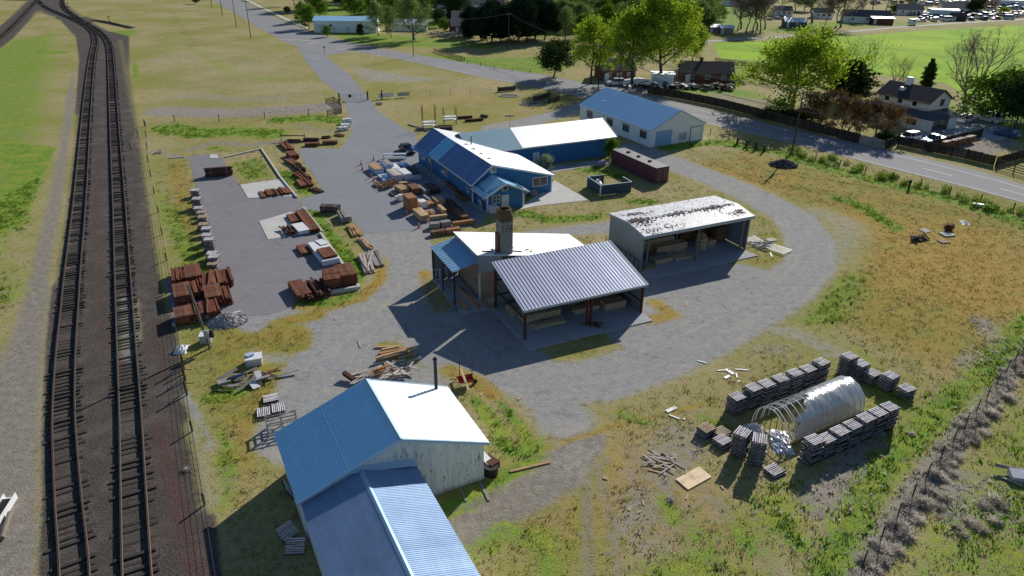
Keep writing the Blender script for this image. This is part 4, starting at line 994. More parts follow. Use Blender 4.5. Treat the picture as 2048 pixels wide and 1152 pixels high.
for y in (.1, 1.25):
    dr = MB().box(.06, .1, y, y+1.09, .2, Hc-.14).build('door', M['maroon'], CT)
    lb = MB(); lb.tube((.14, y+.4, .2), (.14, y+.4, Hc-.15), .025); lb.tube((.14, y+.8, .2), (.14, y+.8, Hc-.15), .025); lb.build('locking_bar', M['steel'], dr)
# --- blue screen enclosure ---------------------------------------
e0, e1_, e2_ = at(1199, 392, 0), at(1170, 378, 0), at(1262, 384, 0)
EN = thing('screen_enclosure', 'roofless dark blue board screen enclosure with white corner post beside the container', 'enclosure', at(1200.5, 391.5))
p0 = at(1200.5, 391.5); ex = (at(1262, 384)-p0); ex.z = 0; lx = ex.length; EN.rotation_euler = (0, 0, math.atan2(ex.y, ex.x)); ey = 4.6
sc_ = MB(); sc_.wall((0, 0), (lx, 0), 1.6, .05, 20, .02, .06, .06); sc_.wall((.0, ey), (.0, .06), 1.6, .05, 16, .02, .06, .06); sc_.wall((lx, .06), (lx, ey*.62), 1.6, .05, 10, .02, .06, .06); sc_.wall((lx*.55, ey), (.06, ey), 1.6, .05, 10, .02, .06, .06)
sc_.build('screen', M['navy_siding'], EN)
cp = MB(); cp.box(-.03, lx+.03, -.05, .09, 1.6, 1.66); cp.box(-.05, .09, .1, ey, 1.6, 1.66); cp.box(lx-.09, lx+.05, .1, ey*.62, 1.6, 1.66); cp.box(.1, lx*.55, ey-.09, ey+.05, 1.6, 1.66)
cp.build('cap_rail', M['trim_grey'], EN)
MB().box(-.12, .06, -.12, .06, 0, 1.7).build('corner_post', M['trim'], EN)
tk = thing('propane_tank', 'white horizontal propane tank inside the blue screen enclosure', 'tank', EN.matrix_basis @ Vector((1.0, 2.6, 0)), EN.rotation_euler[2]+1.3)
def capsule(r, L, n=12, zc=0):
    mb = MB(); pr_ = [(-L/2-r*math.cos(a_), r*math.sin(a_)) for a_ in (0.01, .5, 1.0, 1.57)]+[(L/2+r*math.cos(a_), r*math.sin(a_)) for a_ in (1.57, 1.0, .5, .01)]
    vs = [(x, q*math.cos(2*math.pi*i/n), zc+q*math.sin(2*math.pi*i/n)) for x, q in pr_ for i in range(n)]
    return mb.add(vs, [(j*n+i, j*n+(i+1) % n, (j+1)*n+(i+1) % n, (j+1)*n+i) for j in range(7) for i in range(n)])
capsule(.45, 1.7, 12, 1.0).build('shell', M['propane'], tk, smooth=True)
MB().box(-.7, -.6, -.35, .35, 0, .75).box(.6, .7, -.35, .35, 0, .75).build('saddle', M['steel'], tk); MB().tube((0, 0, 1.42), (0, 0, 1.6), .16, .16, 10).build('valve_cap', M['red_plastic'], tk)
# ---------------------------------------------------------------- railway
def smooth_path(P, n=8):
    out = []
    for i in range(len(P)-1):
        p0, p1, p2, p3 = P[max(i-1, 0)], P[i], P[i+1], P[min(i+2, len(P)-1)]
        for j in range(n):
            t = j/n; out.append(.5*((2*p1)+(p2-p0)*t+(2*p0-5*p1+4*p2-p3)*t*t+(3*p1-p0-3*p2+p3)*t**3))
    return out+[P[-1]]
def resample(P, st):
    out = [P[0]]; acc = 0
    for a, b in zip(P, P[1:]):
        L = (b-a).length
        while acc+L >= st:
            t = (st-acc)/L; a = a.lerp(b, t); out.append(a); L = (b-a).length; acc = 0
        acc += L
    return out
SLM = []
for i in range(5):
    mb = MB(); mb.obox((0, 0, .06), (2.5+rnd.uniform(-.15, .4), .24, .16)); SLM.append(mb)
SLM = [mb.build('sleeper', M['sleeper']) for mb in SLM]
SLD = [o.data for o in SLM]
for o in SLM: bpy.data.objects.remove(o)
def track(px, label, gauge=1.6, step=.62, every=1):
    P = resample(smooth_path([at(*p) for p in px]), .3)
    P2 = P[::5]
    T = thing('railway_track', label, 'railway track', P[0], 0, 'railway tracks'); o0 = P[0]
    for s_ in (-1, 1):
        mb = MB(); prof = ((-.07, .10), (-.07, .14), (-.035, .16), (-.035, .25), (-.045, .3), (.045, .3), (.035, .25), (.035, .16), (.07, .14), (.07, .10))
        vs = []; n = len(prof)
        for i, p in enumerate(P2):
            d = (P2[min(i+1, len(P2)-1)]-P2[max(i-1, 0)]).normalized(); nn = Vector((d.y, -d.x, 0)); c = p+nn*(s_*gauge/2)-o0
            vs += [c+nn*a+Vector((0, 0, b)) for a, b in prof]
        mb.add(vs, [(i*n+j, i*n+(j+1) % n, (i+1)*n+(j+1) % n, (i+1)*n+j) for i in range(len(P2)-1) for j in range(n)])
        mb.build('rail', M['rail'], T)
    S = resample(P, step); rest = MB(); cnt = 0
    for i, p in enumerate(S):
        q = S[min(i+1, len(S)-1)]; d = (q-S[max(i-1, 0)]).normalized(); a = math.atan2(d.y, d.x)+math.pi/2+rnd.gauss(0, .02)
        c = p-o0+Vector((d.y, -d.x, 0))*rnd.gauss(0, .07); z = rnd.uniform(-.16, .0)
        if rnd.random() < .06: continue
        if cnt < 100:
            o = bpy.data.objects.new('sleeper', rnd.choice(SLD)); COL.objects.link(o); o.parent = T; o.location = (c.x, c.y, z); o.rotation_euler = (0, 0, a); cnt += 1
        else: rest.obox((c.x, c.y, .06+z), (2.5, .24, .16), a)
    r = rest.build('sleepers', M['sleeper'], T); r['kind'] = 'stuff'
    return T
track([(147,1300),(150,1152),(138,1010),(132,922),(128,828),(131.5,716),(139,625),(146,540),(160.5,394),(171,256),(179,162),(185,113),(190,85),(186,67),(172,53),(143,38),(116,26.5),(90,14),(75,0),(55,-30)], 'rusty yard track nearest the left dirt strip, curving left at its far end')
track([(285,1300),(274.5,1152),(267,979),(261,828),(254.5,716),(247,580),(237.5,394),(229,256),(224,162),(220.5,110),(217,90),(208,74),(193,60),(172,47),(148,32),(130,18),(124,0),(130,-30)], 'rusty yard track with dusty sleepers nearest the lumber yard')
track([(-90,150),(0,75),(37,40),(74,0),(95,-25)], 'main line track passing the far upper left corner', 1.6)
track([(172,47),(190,42),(219,46),(250,54),(262,57)], 'short spur track branching right beyond the curve', 1.6)
for u, v, lb in ((137, 15, 'switch stand beside the far end of the curving tracks'), (219, 44, 'switch stand at the end of the short spur')):
    t = thing('switch_stand', lb, 'switch stand', at(u, v), .3, 'switch stands'); MB().box(-.3, .3, -.2, .2, 0, .35).build('base', M['dark_steel'], t); MB().tube((0, 0, .35), (0, 0, 2.2), .07).build('mast', M['dark_steel'], t); MB().box(-.3, .3, -.02, .02, 1.7, 2.2).build('target', M['rust'], t)

# ---------------------------------------------------------------- stacks of timber and posts
def rotz(v, a): return Vector((v[0]*math.cos(a)-v[1]*math.sin(a), v[0]*math.sin(a)+v[1]*math.cos(a), v[2] if len(v) > 2 else 0))
def bundle(p1, p2, wpx, H, mat, label, group, nx=6, nz=4, name='lumber_bundle', cat='lumber', straps=2, messy=0., z0=0., skid=True, strapmat='trim_grey', L=None, cover=None):
    """a bundle whose top runs from pixel p1 to p2 at height z0+H; wpx its width on the photo"""
    zt = z0+H; A, Bq = at(*p1, zt), at(*p2, zt); d = Bq-A; Lh = d.length if L is None else L; a = math.atan2(d.y, d.x); c = (A+Bq)/2
    W_ = wpx*dep(c)/FPX
    t = thing(name, label, cat, (c.x, c.y, z0), a, group)
    b = MB(); sk = .1 if skid else 0; bw = W_/nx; bh = (H-sk)/nz
    for i in range(nx):
        for j in range(nz):
            if 0 < i < nx-1 and 0 < j < nz-1 and messy < .1: continue
            if messy and j == nz-1 and rnd.random() < messy*.5: continue
            l = Lh*(1-rnd.random()*(.03+.12*messy)); dx = rnd.uniform(-.5, .5)*(Lh-l)+rnd.gauss(0, .02+.12*messy)
            b.obox((dx, -W_/2+bw*(i+.5)+rnd.gauss(0, .003+.02*messy), sk+bh*(j+.5)), (l, bw*.93, bh*.94), rnd.gauss(0, .002+.035*messy), rnd.gauss(0, .03+.15*messy))
    for i in range(int(messy*4)):
        b.obox((rnd.gauss(0, .1), rnd.uniform(-.5, .5)*W_, H+.05), (Lh*rnd.uniform(.8, 1.1), bw*.9, bh*.8), rnd.gauss(0, .12))
    if messy < .1 and nx > 2 and nz > 2: b.box(-Lh*.465, Lh*.465, -W_/2+bw*.8, W_/2-bw*.8, sk+.02, H-bh*.8)
    b.build('boards', M[mat], t)
    if skid:
        s_ = MB()
        for x in (-.38, 0, .38): s_.box(x*Lh-.05, x*Lh+.05, -W_/2, W_/2, 0, sk)
        s_.build('skid', M['greywood'], t)
    for i in range(straps):
        x = Lh*(-.3+.6*i/max(1, straps-1)) if straps > 1 else 0; e = .012
        q = MB(); q.box(x-.02, x+.02, -W_/2-e, W_/2+e, H+.003, H+e+.01); q.box(x-.02, x+.02, -W_/2-e-.006, -W_/2-e+.004, sk, H+.01); q.box(x-.02, x+.02, W_/2+e-.004, W_/2+e+.006, sk, H+.01)
        q.build('strap', M[strapmat], t)
    if cover: MB().box(-Lh/2-.02, Lh/2+.02, -W_/2-.02, W_/2+.02, H*.15, H*.97).build('wrap', M[cover], t)
    return t
RG = 'rusty post stacks in the yard corner'
def zp(z, x0, y0, s):  # crop coordinates -> photo
    return (x0+z[0]/s, y0+z[1]/s)
c1 = lambda x, y: (330+x/5.235, 500+y/5.235)
for p, q, w_, H, ms, lb in (
 ((135,170),(155,305),150,.95,.6,'loose rusty post stack in the back corner beside the tracks'),
 ((272,145),(300,275),155,1.1,0,'strapped rusty post stack second in the back row beside the tracks'),
 ((520,203),(552,345),300,.8,.7,'widest spread of loose rusty posts, right end of the back row'),
 ((153,338),(182,478),155,1.15,0,'strapped brown post stack at the left of the middle row'),
 ((308,312),(350,438),150,1.0,.5,'tumbled rusty post stack second in the middle row'),
 ((478,352),(512,487),165,1.1,0,'strapped reddish post stack third in the middle row'),
 ((600,378),(640,512),115,.8,.6,'narrow loose rusty posts at the right end of the middle row'),
 ((160,585),(182,695),150,1.1,0,'strapped post stack front left above the kerb'),
 ((310,545),(330,668),140,1.0,.25,'post stack with a gap in its top, behind the leaning utility pole'),
 ((475,512),(518,640),120,1.0,.4,'rusty post stack at the front right above the pale gravel heap')):
    bundle(c1(*p), c1(*q), w_/5.235, H, 'rusty', lb, RG, 10, 6, 'post_stack', 'post stack', 0 if ms else 2, ms)
c2 = lambda x, y: (280+x/4.096, 430+y/4.096)
RG2 = 'post stacks inside the right hand kerb'
bundle(c2(1655,398), c2(1705,490), 36, 1.5, 'rusty', 'tall square rusty post stack nearest the right hand kerb', RG2, 9, 9, 'post_stack', 'post stack', 1)
bundle(c2(1548,435), c2(1575,525), 31, 1.5, 'rusty', 'tall rusty post stack with one dark strap, second from the right hand kerb', RG2, 8, 9, 'post_stack', 'post stack', 1, 0, 0, True, 'dark_steel')
bundle(c2(1400,525), c2(1475,650), 46, .7, 'rustydark', 'slumped heap of dark rusty posts between two neat stacks', RG2, 9, 4, 'post_stack', 'post stack', 0, 1.0)
bundle(c2(1265,532), c2(1348,648), 29, .8, 'rusty', 'low rusty post stack at the left end behind the front kerb', RG2, 7, 5, 'post_stack', 'post stack', 1)
bundle(c2(1320,240), c2(1368,305), 22, .4, 'rusty', 'small row of four rusty posts on bare asphalt', RG2, 4, 2, 'post_stack', 'post stack', 0, .1)
def pack(p1, p2, wpx, H, label, group, mat='white', n=3, name='wrapped_pack', cat='wrapped pack', z0=0, top=None):
    zt = z0+H; A, Bq = at(*p1, zt), at(*p2, zt); d = Bq-A; a = math.atan2(d.y, d.x); c = (A+Bq)/2; L = d.length; W_ = wpx*dep(c)/FPX
    t = thing(name, label, cat, (c.x, c.y, z0), a, group)
    mb = MB(); h = (H-.1)/n
    for i in range(n): mb.obox((rnd.gauss(0, .015), rnd.gauss(0, .015), .1+h*(i+.5)), (L, W_, h*.95), rnd.gauss(0, .006))
    mb.build('pack', M[mat], t)
    sk = MB()
    for x in (-.35, .35): sk.box(x*L-.06, x*L+.06, -W_/2, W_/2, 0, .1)
    sk.build('skid', M['greywood'], t)
    if top:
        tp = MB(); k_ = 5
        for i in range(k_):
            if rnd.random() < .12: continue
            tp.obox((rnd.gauss(0, .03), -W_/2+W_*(i+.5)/k_, H+.045), (L*rnd.uniform(.94, 1.0), W_/k_*.9, .08), rnd.gauss(0, .01))
        tp.build('top_boards', M[top], t)
    return t
WPG = 'white wrapped packs'
pack(c2(1440,215), c2(1570,365), 34, .75, 'long white wrapped pack carrying rusty posts, against the right hand kerb', WPG)
bundle(c2(1500,265), c2(1562,335), 28, .25, 'rusty', 'bundle of rusty posts lying on the long white pack', RG2, 6, 2, 'post_stack', 'post stack', 0, .1, .76, False)
MBs = thing('white_board', 'white board lying on the long white pack behind the rusty posts', 'board', at(280+1488/4.096, 430+222/4.096, .8), -.9); MB().box(-.9, .9, -.5, .5, 0, .05).build('board', M['white'], MBs)
c3 = lambda x, y: (280+x/4.096, 230+y/4.096)
SG = 'post bundles on the concrete pads'
bundle(c3(1100,600), c3(1128,648), 62, .35, 'rusty', 'wide row of short rusty posts on the upper concrete pad', SG, 15, 2, 'post_stack', 'post stack', 0, .7)
bundle(c3(1240,805), c3(1285,865), 22, .4, 'rusty', 'short low rusty post bundle on the lower pad, left of the long one', SG, 6, 3, 'post_stack', 'post stack', 0, .15)
bundle(c3(1312,775), c3(1432,935), 20, .6, 'rusty', 'long narrow rusty post bundle along the edge of the lower pad', SG, 6, 4, 'post_stack', 'post stack', 2)
bundle(c3(1200,905), c3(1240,965), 17, .4, 'rustydark', 'dark loose posts beside the white pack on the lower pad', SG, 5, 2, 'post_stack', 'post stack', 0, .8)
pack(c3(1285,885), c3(1345,945), 22, .6, 'square white wrapped pack on the lower concrete pad', WPG)
bundle(c3(530,442), c3(750,425), 16, 1.3, 'rustydark', 'long dark rusty bar stack lying across the narrow top of the yard', SG, 6, 5, 'post_stack', 'post stack', 2, .3)
AG = 'post bundles along the left edge of the lane'
for p, q, w_, H, m_, ms, lb in (
 ((1172,215),(1232,275),17,.5,'rusty',.3,'rusty post bundle at the far end of the row beside the lane'),
 ((1225,292),(1268,328),17,.8,'rusty',0,'squared rusty bundle second in the row beside the lane'),
 ((1215,355),(1292,398),17,.5,'rusty',.1,'third rusty bundle in the row beside the lane, laid slantwise'),
 ((1275,395),(1330,445),15,.5,'rustydark',.9,'dark tangled posts in the middle of the row beside the lane'),
 ((1282,458),(1365,515),20,.55,'rusty',.5,'long loose rusty posts in the row beside the lane'),
 ((1325,520),(1372,572),26,.45,'rusty',.4,'short wide rusty post bundle near the end of the row beside the lane'),
 ((1410,595),(1478,630),18,.2,'rustydark',.6,'low dark posts last in the row beside the lane'),
 ((1352,228),(1472,225),10,.6,'rusty',0,'rusty bar bundle lying crosswise at the head of the lane, left of two'),
 ((1492,212),(1618,208),11,.6,'rusty',0,'rusty bar bundle lying crosswise at the head of the lane, right of two'),
 ((1335,190),(1465,190),12,.5,'dark',.6,'dark thin rods behind the crosswise rusty bundles'),
 ((1195,205),(1320,205),10,.35,'dark',.6,'dark rod pile under the pipe rack at the head of the lane'),
 ((1490,180),(1560,175),8,.3,'rustydark',.8,'small dark scrap pile behind the right crosswise bundle'),
 ((1600,150),(1668,165),9,.3,'tan',.9,'loose broken boards beside the white sacks')):
    bundle(c3(*p), c3(*q), w_, H, m_, lb, AG, 6, 3, 'post_stack', 'post stack', 0 if ms > .2 else 2, ms, 0, ms < .5)
rk = thing('pipe_rack', 'thin rusty pipe rack standing over dark rods at the head of the lane', 'rack', at(*c3(1255, 215)), 0)
mb = MB()
for x in (-2.2, 2.2): mb.tube((x, 0, 0), (x, 0, 1.7), .05)
mb.build('upright', M['rust'], rk); MB().box(-2.4, 2.4, -.1, .1, 1.0, 1.15).build('rail', M['rust'], rk)
for i, (x, y, n) in enumerate(((1695,55,3),(1682,88,2),(1668,112,2))):
    p = at(*c3(x, y+12)); t = thing('sack_stack', ('tallest','middle','nearest')[i]+' stack of white plastic sacks at the lane edge', 'sacks', p, .5, 'white sack stacks')
    for j in range(n):
        for q in (-.45, .45):
            mb = MB(); mb.obox((q, rnd.gauss(0, .05), .12+.3*j+.13), (.85, .95, .27), rnd.gauss(0, .12), rnd.gauss(0, .05)); mb.build('sack', M['white'], t)
    MB().box(-.9, .9, -.5, .5, 0, .12).build('pallet_base', M['greywood'], t)
bundle(c3(1480,735), c3(1632,742), 16, 1.0, 'dark', 'square dark timber bundle with two pale straps on the grass edge', 'timber at the lane edge', 7, 6)
bundle(c3(1652,775), c3(1692,838), 20, .8, 'greywood', 'grey timber bundle half under a white sheet beside the dark bundle', 'timber at the lane edge', 6, 5, straps=0, messy=.1)
LG = 'loose board piles along the gravel edge'
for p, q, w_, m_, ms, lb in (((1722,900),(1785,985),19,'tan',.6,'uppermost reddish loose board pile along the gravel edge'), ((1800,1000),(1885,1090),14,'fresh',.9,'pale slim boards splayed out on the verge'),):
    bundle(c3(*p), c3(*q), w_, .25, m_, lb, LG, 6, 2, 'board_pile', 'boards', 0, ms, 0, False)
bundle(c2(1830,310), c2(1880,460), 22, .35, 'palewood', 'lower pile of mixed pale and tan boards on the verge', LG, 7, 2, 'board_pile', 'boards', 0, .6, 0, False)
bundle(c2(1905,285), c2(1965,410), 20, .3, 'greywood', 'weathered grey board pile nearest the gravel track', LG, 6, 2, 'board_pile', 'boards', 0, .2, 0, False)

# --- lumber display by the store -----------------------------------
cA = lambda x, y: (730+x/12.8, 300+y/12.8); cB = lambda x, y: (780+x/8.862, 350+y/8.862)
DG = 'white wrapped packs by the store'
pack(cA(185,360), cA(365,500), 18, .8, 'white pack with tan boards on top, leftmost by the cones', DG, 'white_blue', 3, top='tan')
pack(cA(470,255), cA(635,390), 16, 1.1, 'tall white pack with grey boards on top at the back of the display', DG, 'white_blue', 4, top='greywood')
pack(cA(690,345), cA(820,470), 15, .8, 'bright white sheeted pack in the middle of the display', DG, 'white', 2)
pack(cA(920,310), cA(1080,420), 17, .7, 'pack under a blue tarpaulin by the steel bench', DG, 'blue_tarp', 2)
pack(cA(660,490), cA(850,660), 20, 1.05, 'white pack with striped grey top boards, front of the display', DG, 'white_blue', 4, top='palewood')
pack(cA(920,465), cA(1110,605), 17, 1.1, 'white pack with one dark strip across its top', DG, 'white', 5)
pack(cA(1150,460), cA(1335,635), 16, .95, 'white pack with a dark top nearest the store wall', DG, 'white_blue', 3, top='dark')
pack(cA(425,610), cA(590,755), 18, .45, 'low white pack with crumpled plastic on top beside the cones', DG, 'white_blue', 1)
pack(cB(530,425), cB(605,470), 14, 1.1, 'square white wrapped block among tan lumber', DG, 'white', 1)
pack(cB(175,335), cB(190,355), 9, 1.0, 'pair of white plastic cubes left of the tall cedar stack, taller one', DG, 'white', 2)
pack(cB(112,362), cB(128,382), 6, .7, 'smaller white plastic cube left of the tall cedar stack', DG, 'white', 1)
LD = 'lumber bundles on display by the store'
for p, q, w_, H, m_, ms, lb, nx, nz in (
 ((140,165),(268,248),17,.75,'tan',.05,'cedar bundle behind the tall stack, below the white packs',5,4),
 ((370,150),(480,240),17,1.0,'brown',.05,'grey topped brown bundle right of the cedar bundle at the back',6,6),
 ((525,160),(660,270),11,.8,'greywood',.1,'long bundle with two pale grey boards on top',4,4),
 ((610,150),(720,265),9,.75,'dark',.1,'narrow dark bundle beside the pale topped one',3,4),
 ((690,140),(840,250),14,.75,'dark',.05,'dark bundle in the store shadow',5,4),  # store shade put into this bundle's dark wood colour
 ((300,318),(405,408),19,2.0,'cedar',.04,'tallest red brown cedar stack with pale top boards',5,12),
 ((600,345),(740,445),5,.5,'greywood',.1,'narrow grey bundle between the white block and the plywood',2,4),
 ((670,455),(745,505),12,.6,'cedar',.05,'low cedar bundle right of the white block',4,4),
 ((812,375),(908,455),18,.75,'fresh',.02,'plain tan plywood stack in the middle of the display',1,10),
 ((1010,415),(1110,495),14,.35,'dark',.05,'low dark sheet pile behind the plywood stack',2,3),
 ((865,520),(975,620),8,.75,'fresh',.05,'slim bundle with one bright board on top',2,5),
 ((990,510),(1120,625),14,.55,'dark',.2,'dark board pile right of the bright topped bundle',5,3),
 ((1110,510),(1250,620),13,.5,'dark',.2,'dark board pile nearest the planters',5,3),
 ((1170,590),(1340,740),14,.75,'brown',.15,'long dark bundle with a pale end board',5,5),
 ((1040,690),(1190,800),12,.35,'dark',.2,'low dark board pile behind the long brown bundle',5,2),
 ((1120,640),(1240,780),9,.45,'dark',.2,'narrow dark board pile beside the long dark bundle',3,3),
 ((470,580),(625,715),18,.95,'fresh',.15,'tan lumber stack with stepped end, left front of the display',5,6),
 ((700,728),(1010,692),7,.55,'fresh',.05,'long tan beam bundle lying crosswise in the display',2,3),
 ((1112,838),(1500,782),9,.6,'cedar',.03,'long brown lumber bundle lying crosswise at the grass edge',4,5),
 ((690,850),(872,838),13,.8,'greywood',.05,'grey strapped bundle lying crosswise, left of two',5,6),
 ((890,828),(1065,800),13,.8,'greywood',.05,'grey strapped bundle lying crosswise, right of two',5,6),
 ((718,1000),(975,962),12,.65,'brown',.04,'grey topped half of the frontmost crosswise bundle row',5,5),
 ((985,962),(1240,922),12,.65,'cedar',.04,'brown half of the frontmost crosswise bundle row',5,5),
 ((640,630),(800,680),14,.2,'tan',.8,'low grid of loose battens behind the crosswise beams',5,2),
 ((10,300),(90,350),9,.25,'dark',.3,'low dark board pile beside the smaller white cube',4,2),
 ((600,770),(680,790),6,.4,'fresh',.4,'short offcuts against the stepped tan stack',3,3),
 ((150,130),(360,115),8,.3,'fresh',.2,'flat tan boards behind the cedar bundle',3,2)):
    bundle(cB(*p), cB(*q), w_, H, m_, lb, LD, nx, nz, messy=ms, straps=2 if ms < .1 and nx > 2 else 0)
def planter(p, L, W_, H, label, rz, legs=False, mat='cedar'):
    t = thing('planter_box', label, 'planter', p, rz, 'wooden planter boxes'); z = .35 if legs else 0
    mb = MB(); mb.box(-L/2, L/2, -W_/2, -W_/2+.05, z, z+H); mb.box(-L/2, L/2, W_/2-.05, W_/2, z, z+H); mb.box(-L/2, -L/2+.05, -W_/2+.05, W_/2-.05, z, z+H-.003); mb.box(L/2-.05, L/2, -W_/2+.05, W_/2-.05, z, z+H-.003)
    mb.build('box_side', M[mat], t); MB().box(-L/2+.05, L/2-.05, -W_/2+.05, W_/2-.05, z+.05, z+H*.75).build('soil', M['earth'], t)
    if legs:
        for x in (-1, 1):
            for y in (-1, 1): MB().box(x*L/2-.04, x*L/2+.04, y*W_/2-.04, y*W_/2+.04, 0, z).build('leg', M[mat], t)
    return t
yw = .47-math.pi/2
planter(at(*cA(600, 960)), 1.0, .9, .6, 'square raised cedar planter on legs in front of the white packs', yw, True)
planter(at(*cA(745, 900)), .8, .7, .6, 'smaller square cedar planter behind the raised one', yw, True)
planter(at(*cA(300, 920)), 1.7, .5, .4, 'left low tan wooden trough beside the cones', yw, False, 'tan')
planter(at(*cA(430, 920)), 1.8, .5, .45, 'right low tan wooden trough beside the cones', yw, False, 'tan')
planter(at(*cB(1270, 420)), 3.0, 1.0, .8, 'long brown planter by the store wall, nearer of two', yw, False, 'brown')
planter(at(*cB(1110, 240)), 3.4, 1.0, .8, 'long brown planter by the store wall, farther of two', yw, False, 'brown')
ci = 0
CONES = [((747.5,321),'cone on its own at the far end of the display'),((722.5,330),'cone farthest left on the open asphalt'),((725,340),'cone just below the leftmost one'),((743,355),'cone left of the low white pack'),((747.5,362),'cone in front of the wooden troughs'),((761,377),'left cone of the pair before the raised planter'),((765.5,381),'right cone of the pair before the raised planter'),((814,430.5),'lone cone beside the tan stepped stack'),((838,455.5),'nearest cone in front of the grey bundles')]
cone0 = None
for (u, v), lb in CONES:
    if cone0 is None:
        cone0 = thing('traffic_cone', 'orange traffic '+lb, 'traffic cone', at(u, v), .4, 'orange cones around the display')
        MB().box(-.22, .22, -.22, .22, 0, .04).build('base', M['orange'], cone0); MB().tube((0, 0, .04), (0, 0, .95), .16, .035, 10).build('cone', M['orange'], cone0, smooth=False)
        MB().tube((0, 0, .5), (0, 0, .68), .105, .078, 10, False).build('band', M['white'], cone0)
    else: dup(cone0, at(u, v), rnd.random(), 'orange traffic '+lb)
tb = thing('steel_bench', 'two-level pale steel work bench beside the dark car', 'bench', at(790, 318), .1)
MB().box(-2.0, 2.0, -.5, .5, .85, .95).build('top', M['trim_grey'], tb); MB().box(-1.9, 1.9, -.45, .45, .3, .36).build('shelf', M['trim_grey'], tb)
for x in (-1.9, 1.9):
    for y in (-.42, .42): MB().box(x-.05, x+.05, y-.05, y+.05, 0, .85).build('leg', M['steel'], tb)
# things leaning on the store
t = thing('white_crate', 'white plastic crate tank standing at the front of the porch', 'crate', at(987, 426), .47); MB().box(-.55, .55, -.5, .5, .12, 1.1).build('tank', M['white'], t)
g_ = MB()
for z in (.2, .5, .8, 1.1): g_.box(-.58, .58, -.53, -.505, z, z+.03)
for x in (-.5, -.2, .1, .4): g_.box(x, x+.03, -.545, -.53, .12, 1.12)
g_.build('cage', M['steel'], t); MB().box(-.6, .6, -.55, .55, 0, .12).build('pallet_base', M['greywood'], t)
t = thing('leaning_window', 'white framed window leaning on the store porch wall', 'window', at(963, 419), .47+math.pi/2); f = MB(); f.obox((0, .15, .75), (.9, .05, 1.4), 0, -.2); f.build('frame', M['trim'], t); MB().obox((0, .185, .76), (.7, .02, 1.15), 0, -.2).build('pane', M['glass_pale'], t)
t = thing('shed_pallet', 'grey slatted pallets leaning together against the rear of the store porch', 'pallet', at(1068, 392), .47); mb = MB()
for i in range(8): mb.obox((0, -.35+.1*i, .25+.08*i), (1.2, .09, .03), 0, .7)
mb.build('slats', M['greywood'], t); MB().box(-.6, .6, -.2, .3, 0, .3).build('frame', M['greywood'], t)
for i, (u, v, m_, lb) in enumerate(((868,343,'fence','dark barrel by the store door'),(880,352,'tan','tan board leaning beside the store door'),(872,338,'dark','dark shelf board beside the store door'))):
    t = thing('wall_board' if i else 'barrel', lb, 'board' if i else 'barrel', at(u, v), .47+math.pi/2)
    if i: mb = MB(); mb.obox((0, .1, .75), (.6, .05, 1.5), 0, -.15); mb.build('board', M[m_], t)
    else: MB().tube((0, 0, 0), (0, 0, .9), .3, .3, 12).build('drum', M['dark_steel'], t); MB().tube((0, 0, .3), (0, 0, .33), .315, .315, 12).build('hoop_band', M['steel'], t)
# --- stacks inside the two sheds ----------------------------------
def shed_bundle(root, x, y, L, W_, H, lb, group, mat='shedwood', nx=5, nz=4, rz=0, ms=0.05, z0=.1):
    p = root.matrix_basis @ Vector((x, y, z0)); t = thing('lumber_bundle', lb, 'lumber', p, root.rotation_euler[2]+rz, group)
    b = MB(); bw = W_/nx; bh = H/nz
    for i in range(nx):
        for j in range(nz):
            l = L*(1-rnd.random()*.06); b.obox((rnd.gauss(0, .03+ms*.3), -W_/2+bw*(i+.5), bh*(j+.5)), (l, bw*.92, bh*.8), rnd.gauss(0, ms*.12))
    b.build('boards', M[mat], t)
    s_ = MB()
    for xx in (-.35, .35): s_.box(xx*L-.05, xx*L+.05, -W_/2-.02, W_/2+.02, bh*.9, bh)
    s_.build('sticker', M['greywood'], t); return t
G1 = 'lumber stacked in the red post shed'
for x, y, L, W_, H, lb, nx, nz, ms in ((2.6,5.4,3.6,1.4,.8,'low lumber stack at the back left corner of the red post shed',6,5,.1),(3.4,3.4,4.2,1.6,.9,'wide lumber stack behind the front left red post',7,6,.1),(3.6,1.7,3.6,.8,.35,'thin pile of long boards before the wide stack in the red post shed',4,2,.2),
   (8.5,4.8,3.0,1.4,1.9,'tall lumber stack behind the middle red post',6,11,.05),(8.6,2.9,3.2,1.0,.5,'loose boards beside the middle red post',5,3,.3),(11.3,4.6,2.4,1.5,1.7,'square tall lumber stack in the right bay of the red post shed',2,9,.03),(11.6,2.4,2.6,1.3,.8,'low lumber stack at the front of the right bay of the red post shed',5,5,.06),(12.7,3.9,1.2,.5,.4,'small board bundle beside the right wall of the red post shed',3,3,.1)):
    shed_bundle(S1, x, y, L, W_, H, lb, G1, nx=nx, nz=nz, ms=ms)
sp = S1.matrix_basis @ Vector((7.9, -.3, .1)); t = thing('wood_scrap_heap', 'small heap of wood scraps at the foot of the middle red post', 'wood scraps', sp, 0); mb = MB()
for i in range(60): mb.obox((rnd.gauss(0, .45), rnd.gauss(0, .3), rnd.uniform(.01, .16)), (rnd.uniform(.2, .7), .06, .03), rnd.uniform(0, 3.1), rnd.gauss(0, .2))
mb.build('scraps', M['brown'], t)
G2 = 'lumber stacked in the white roofed shed'
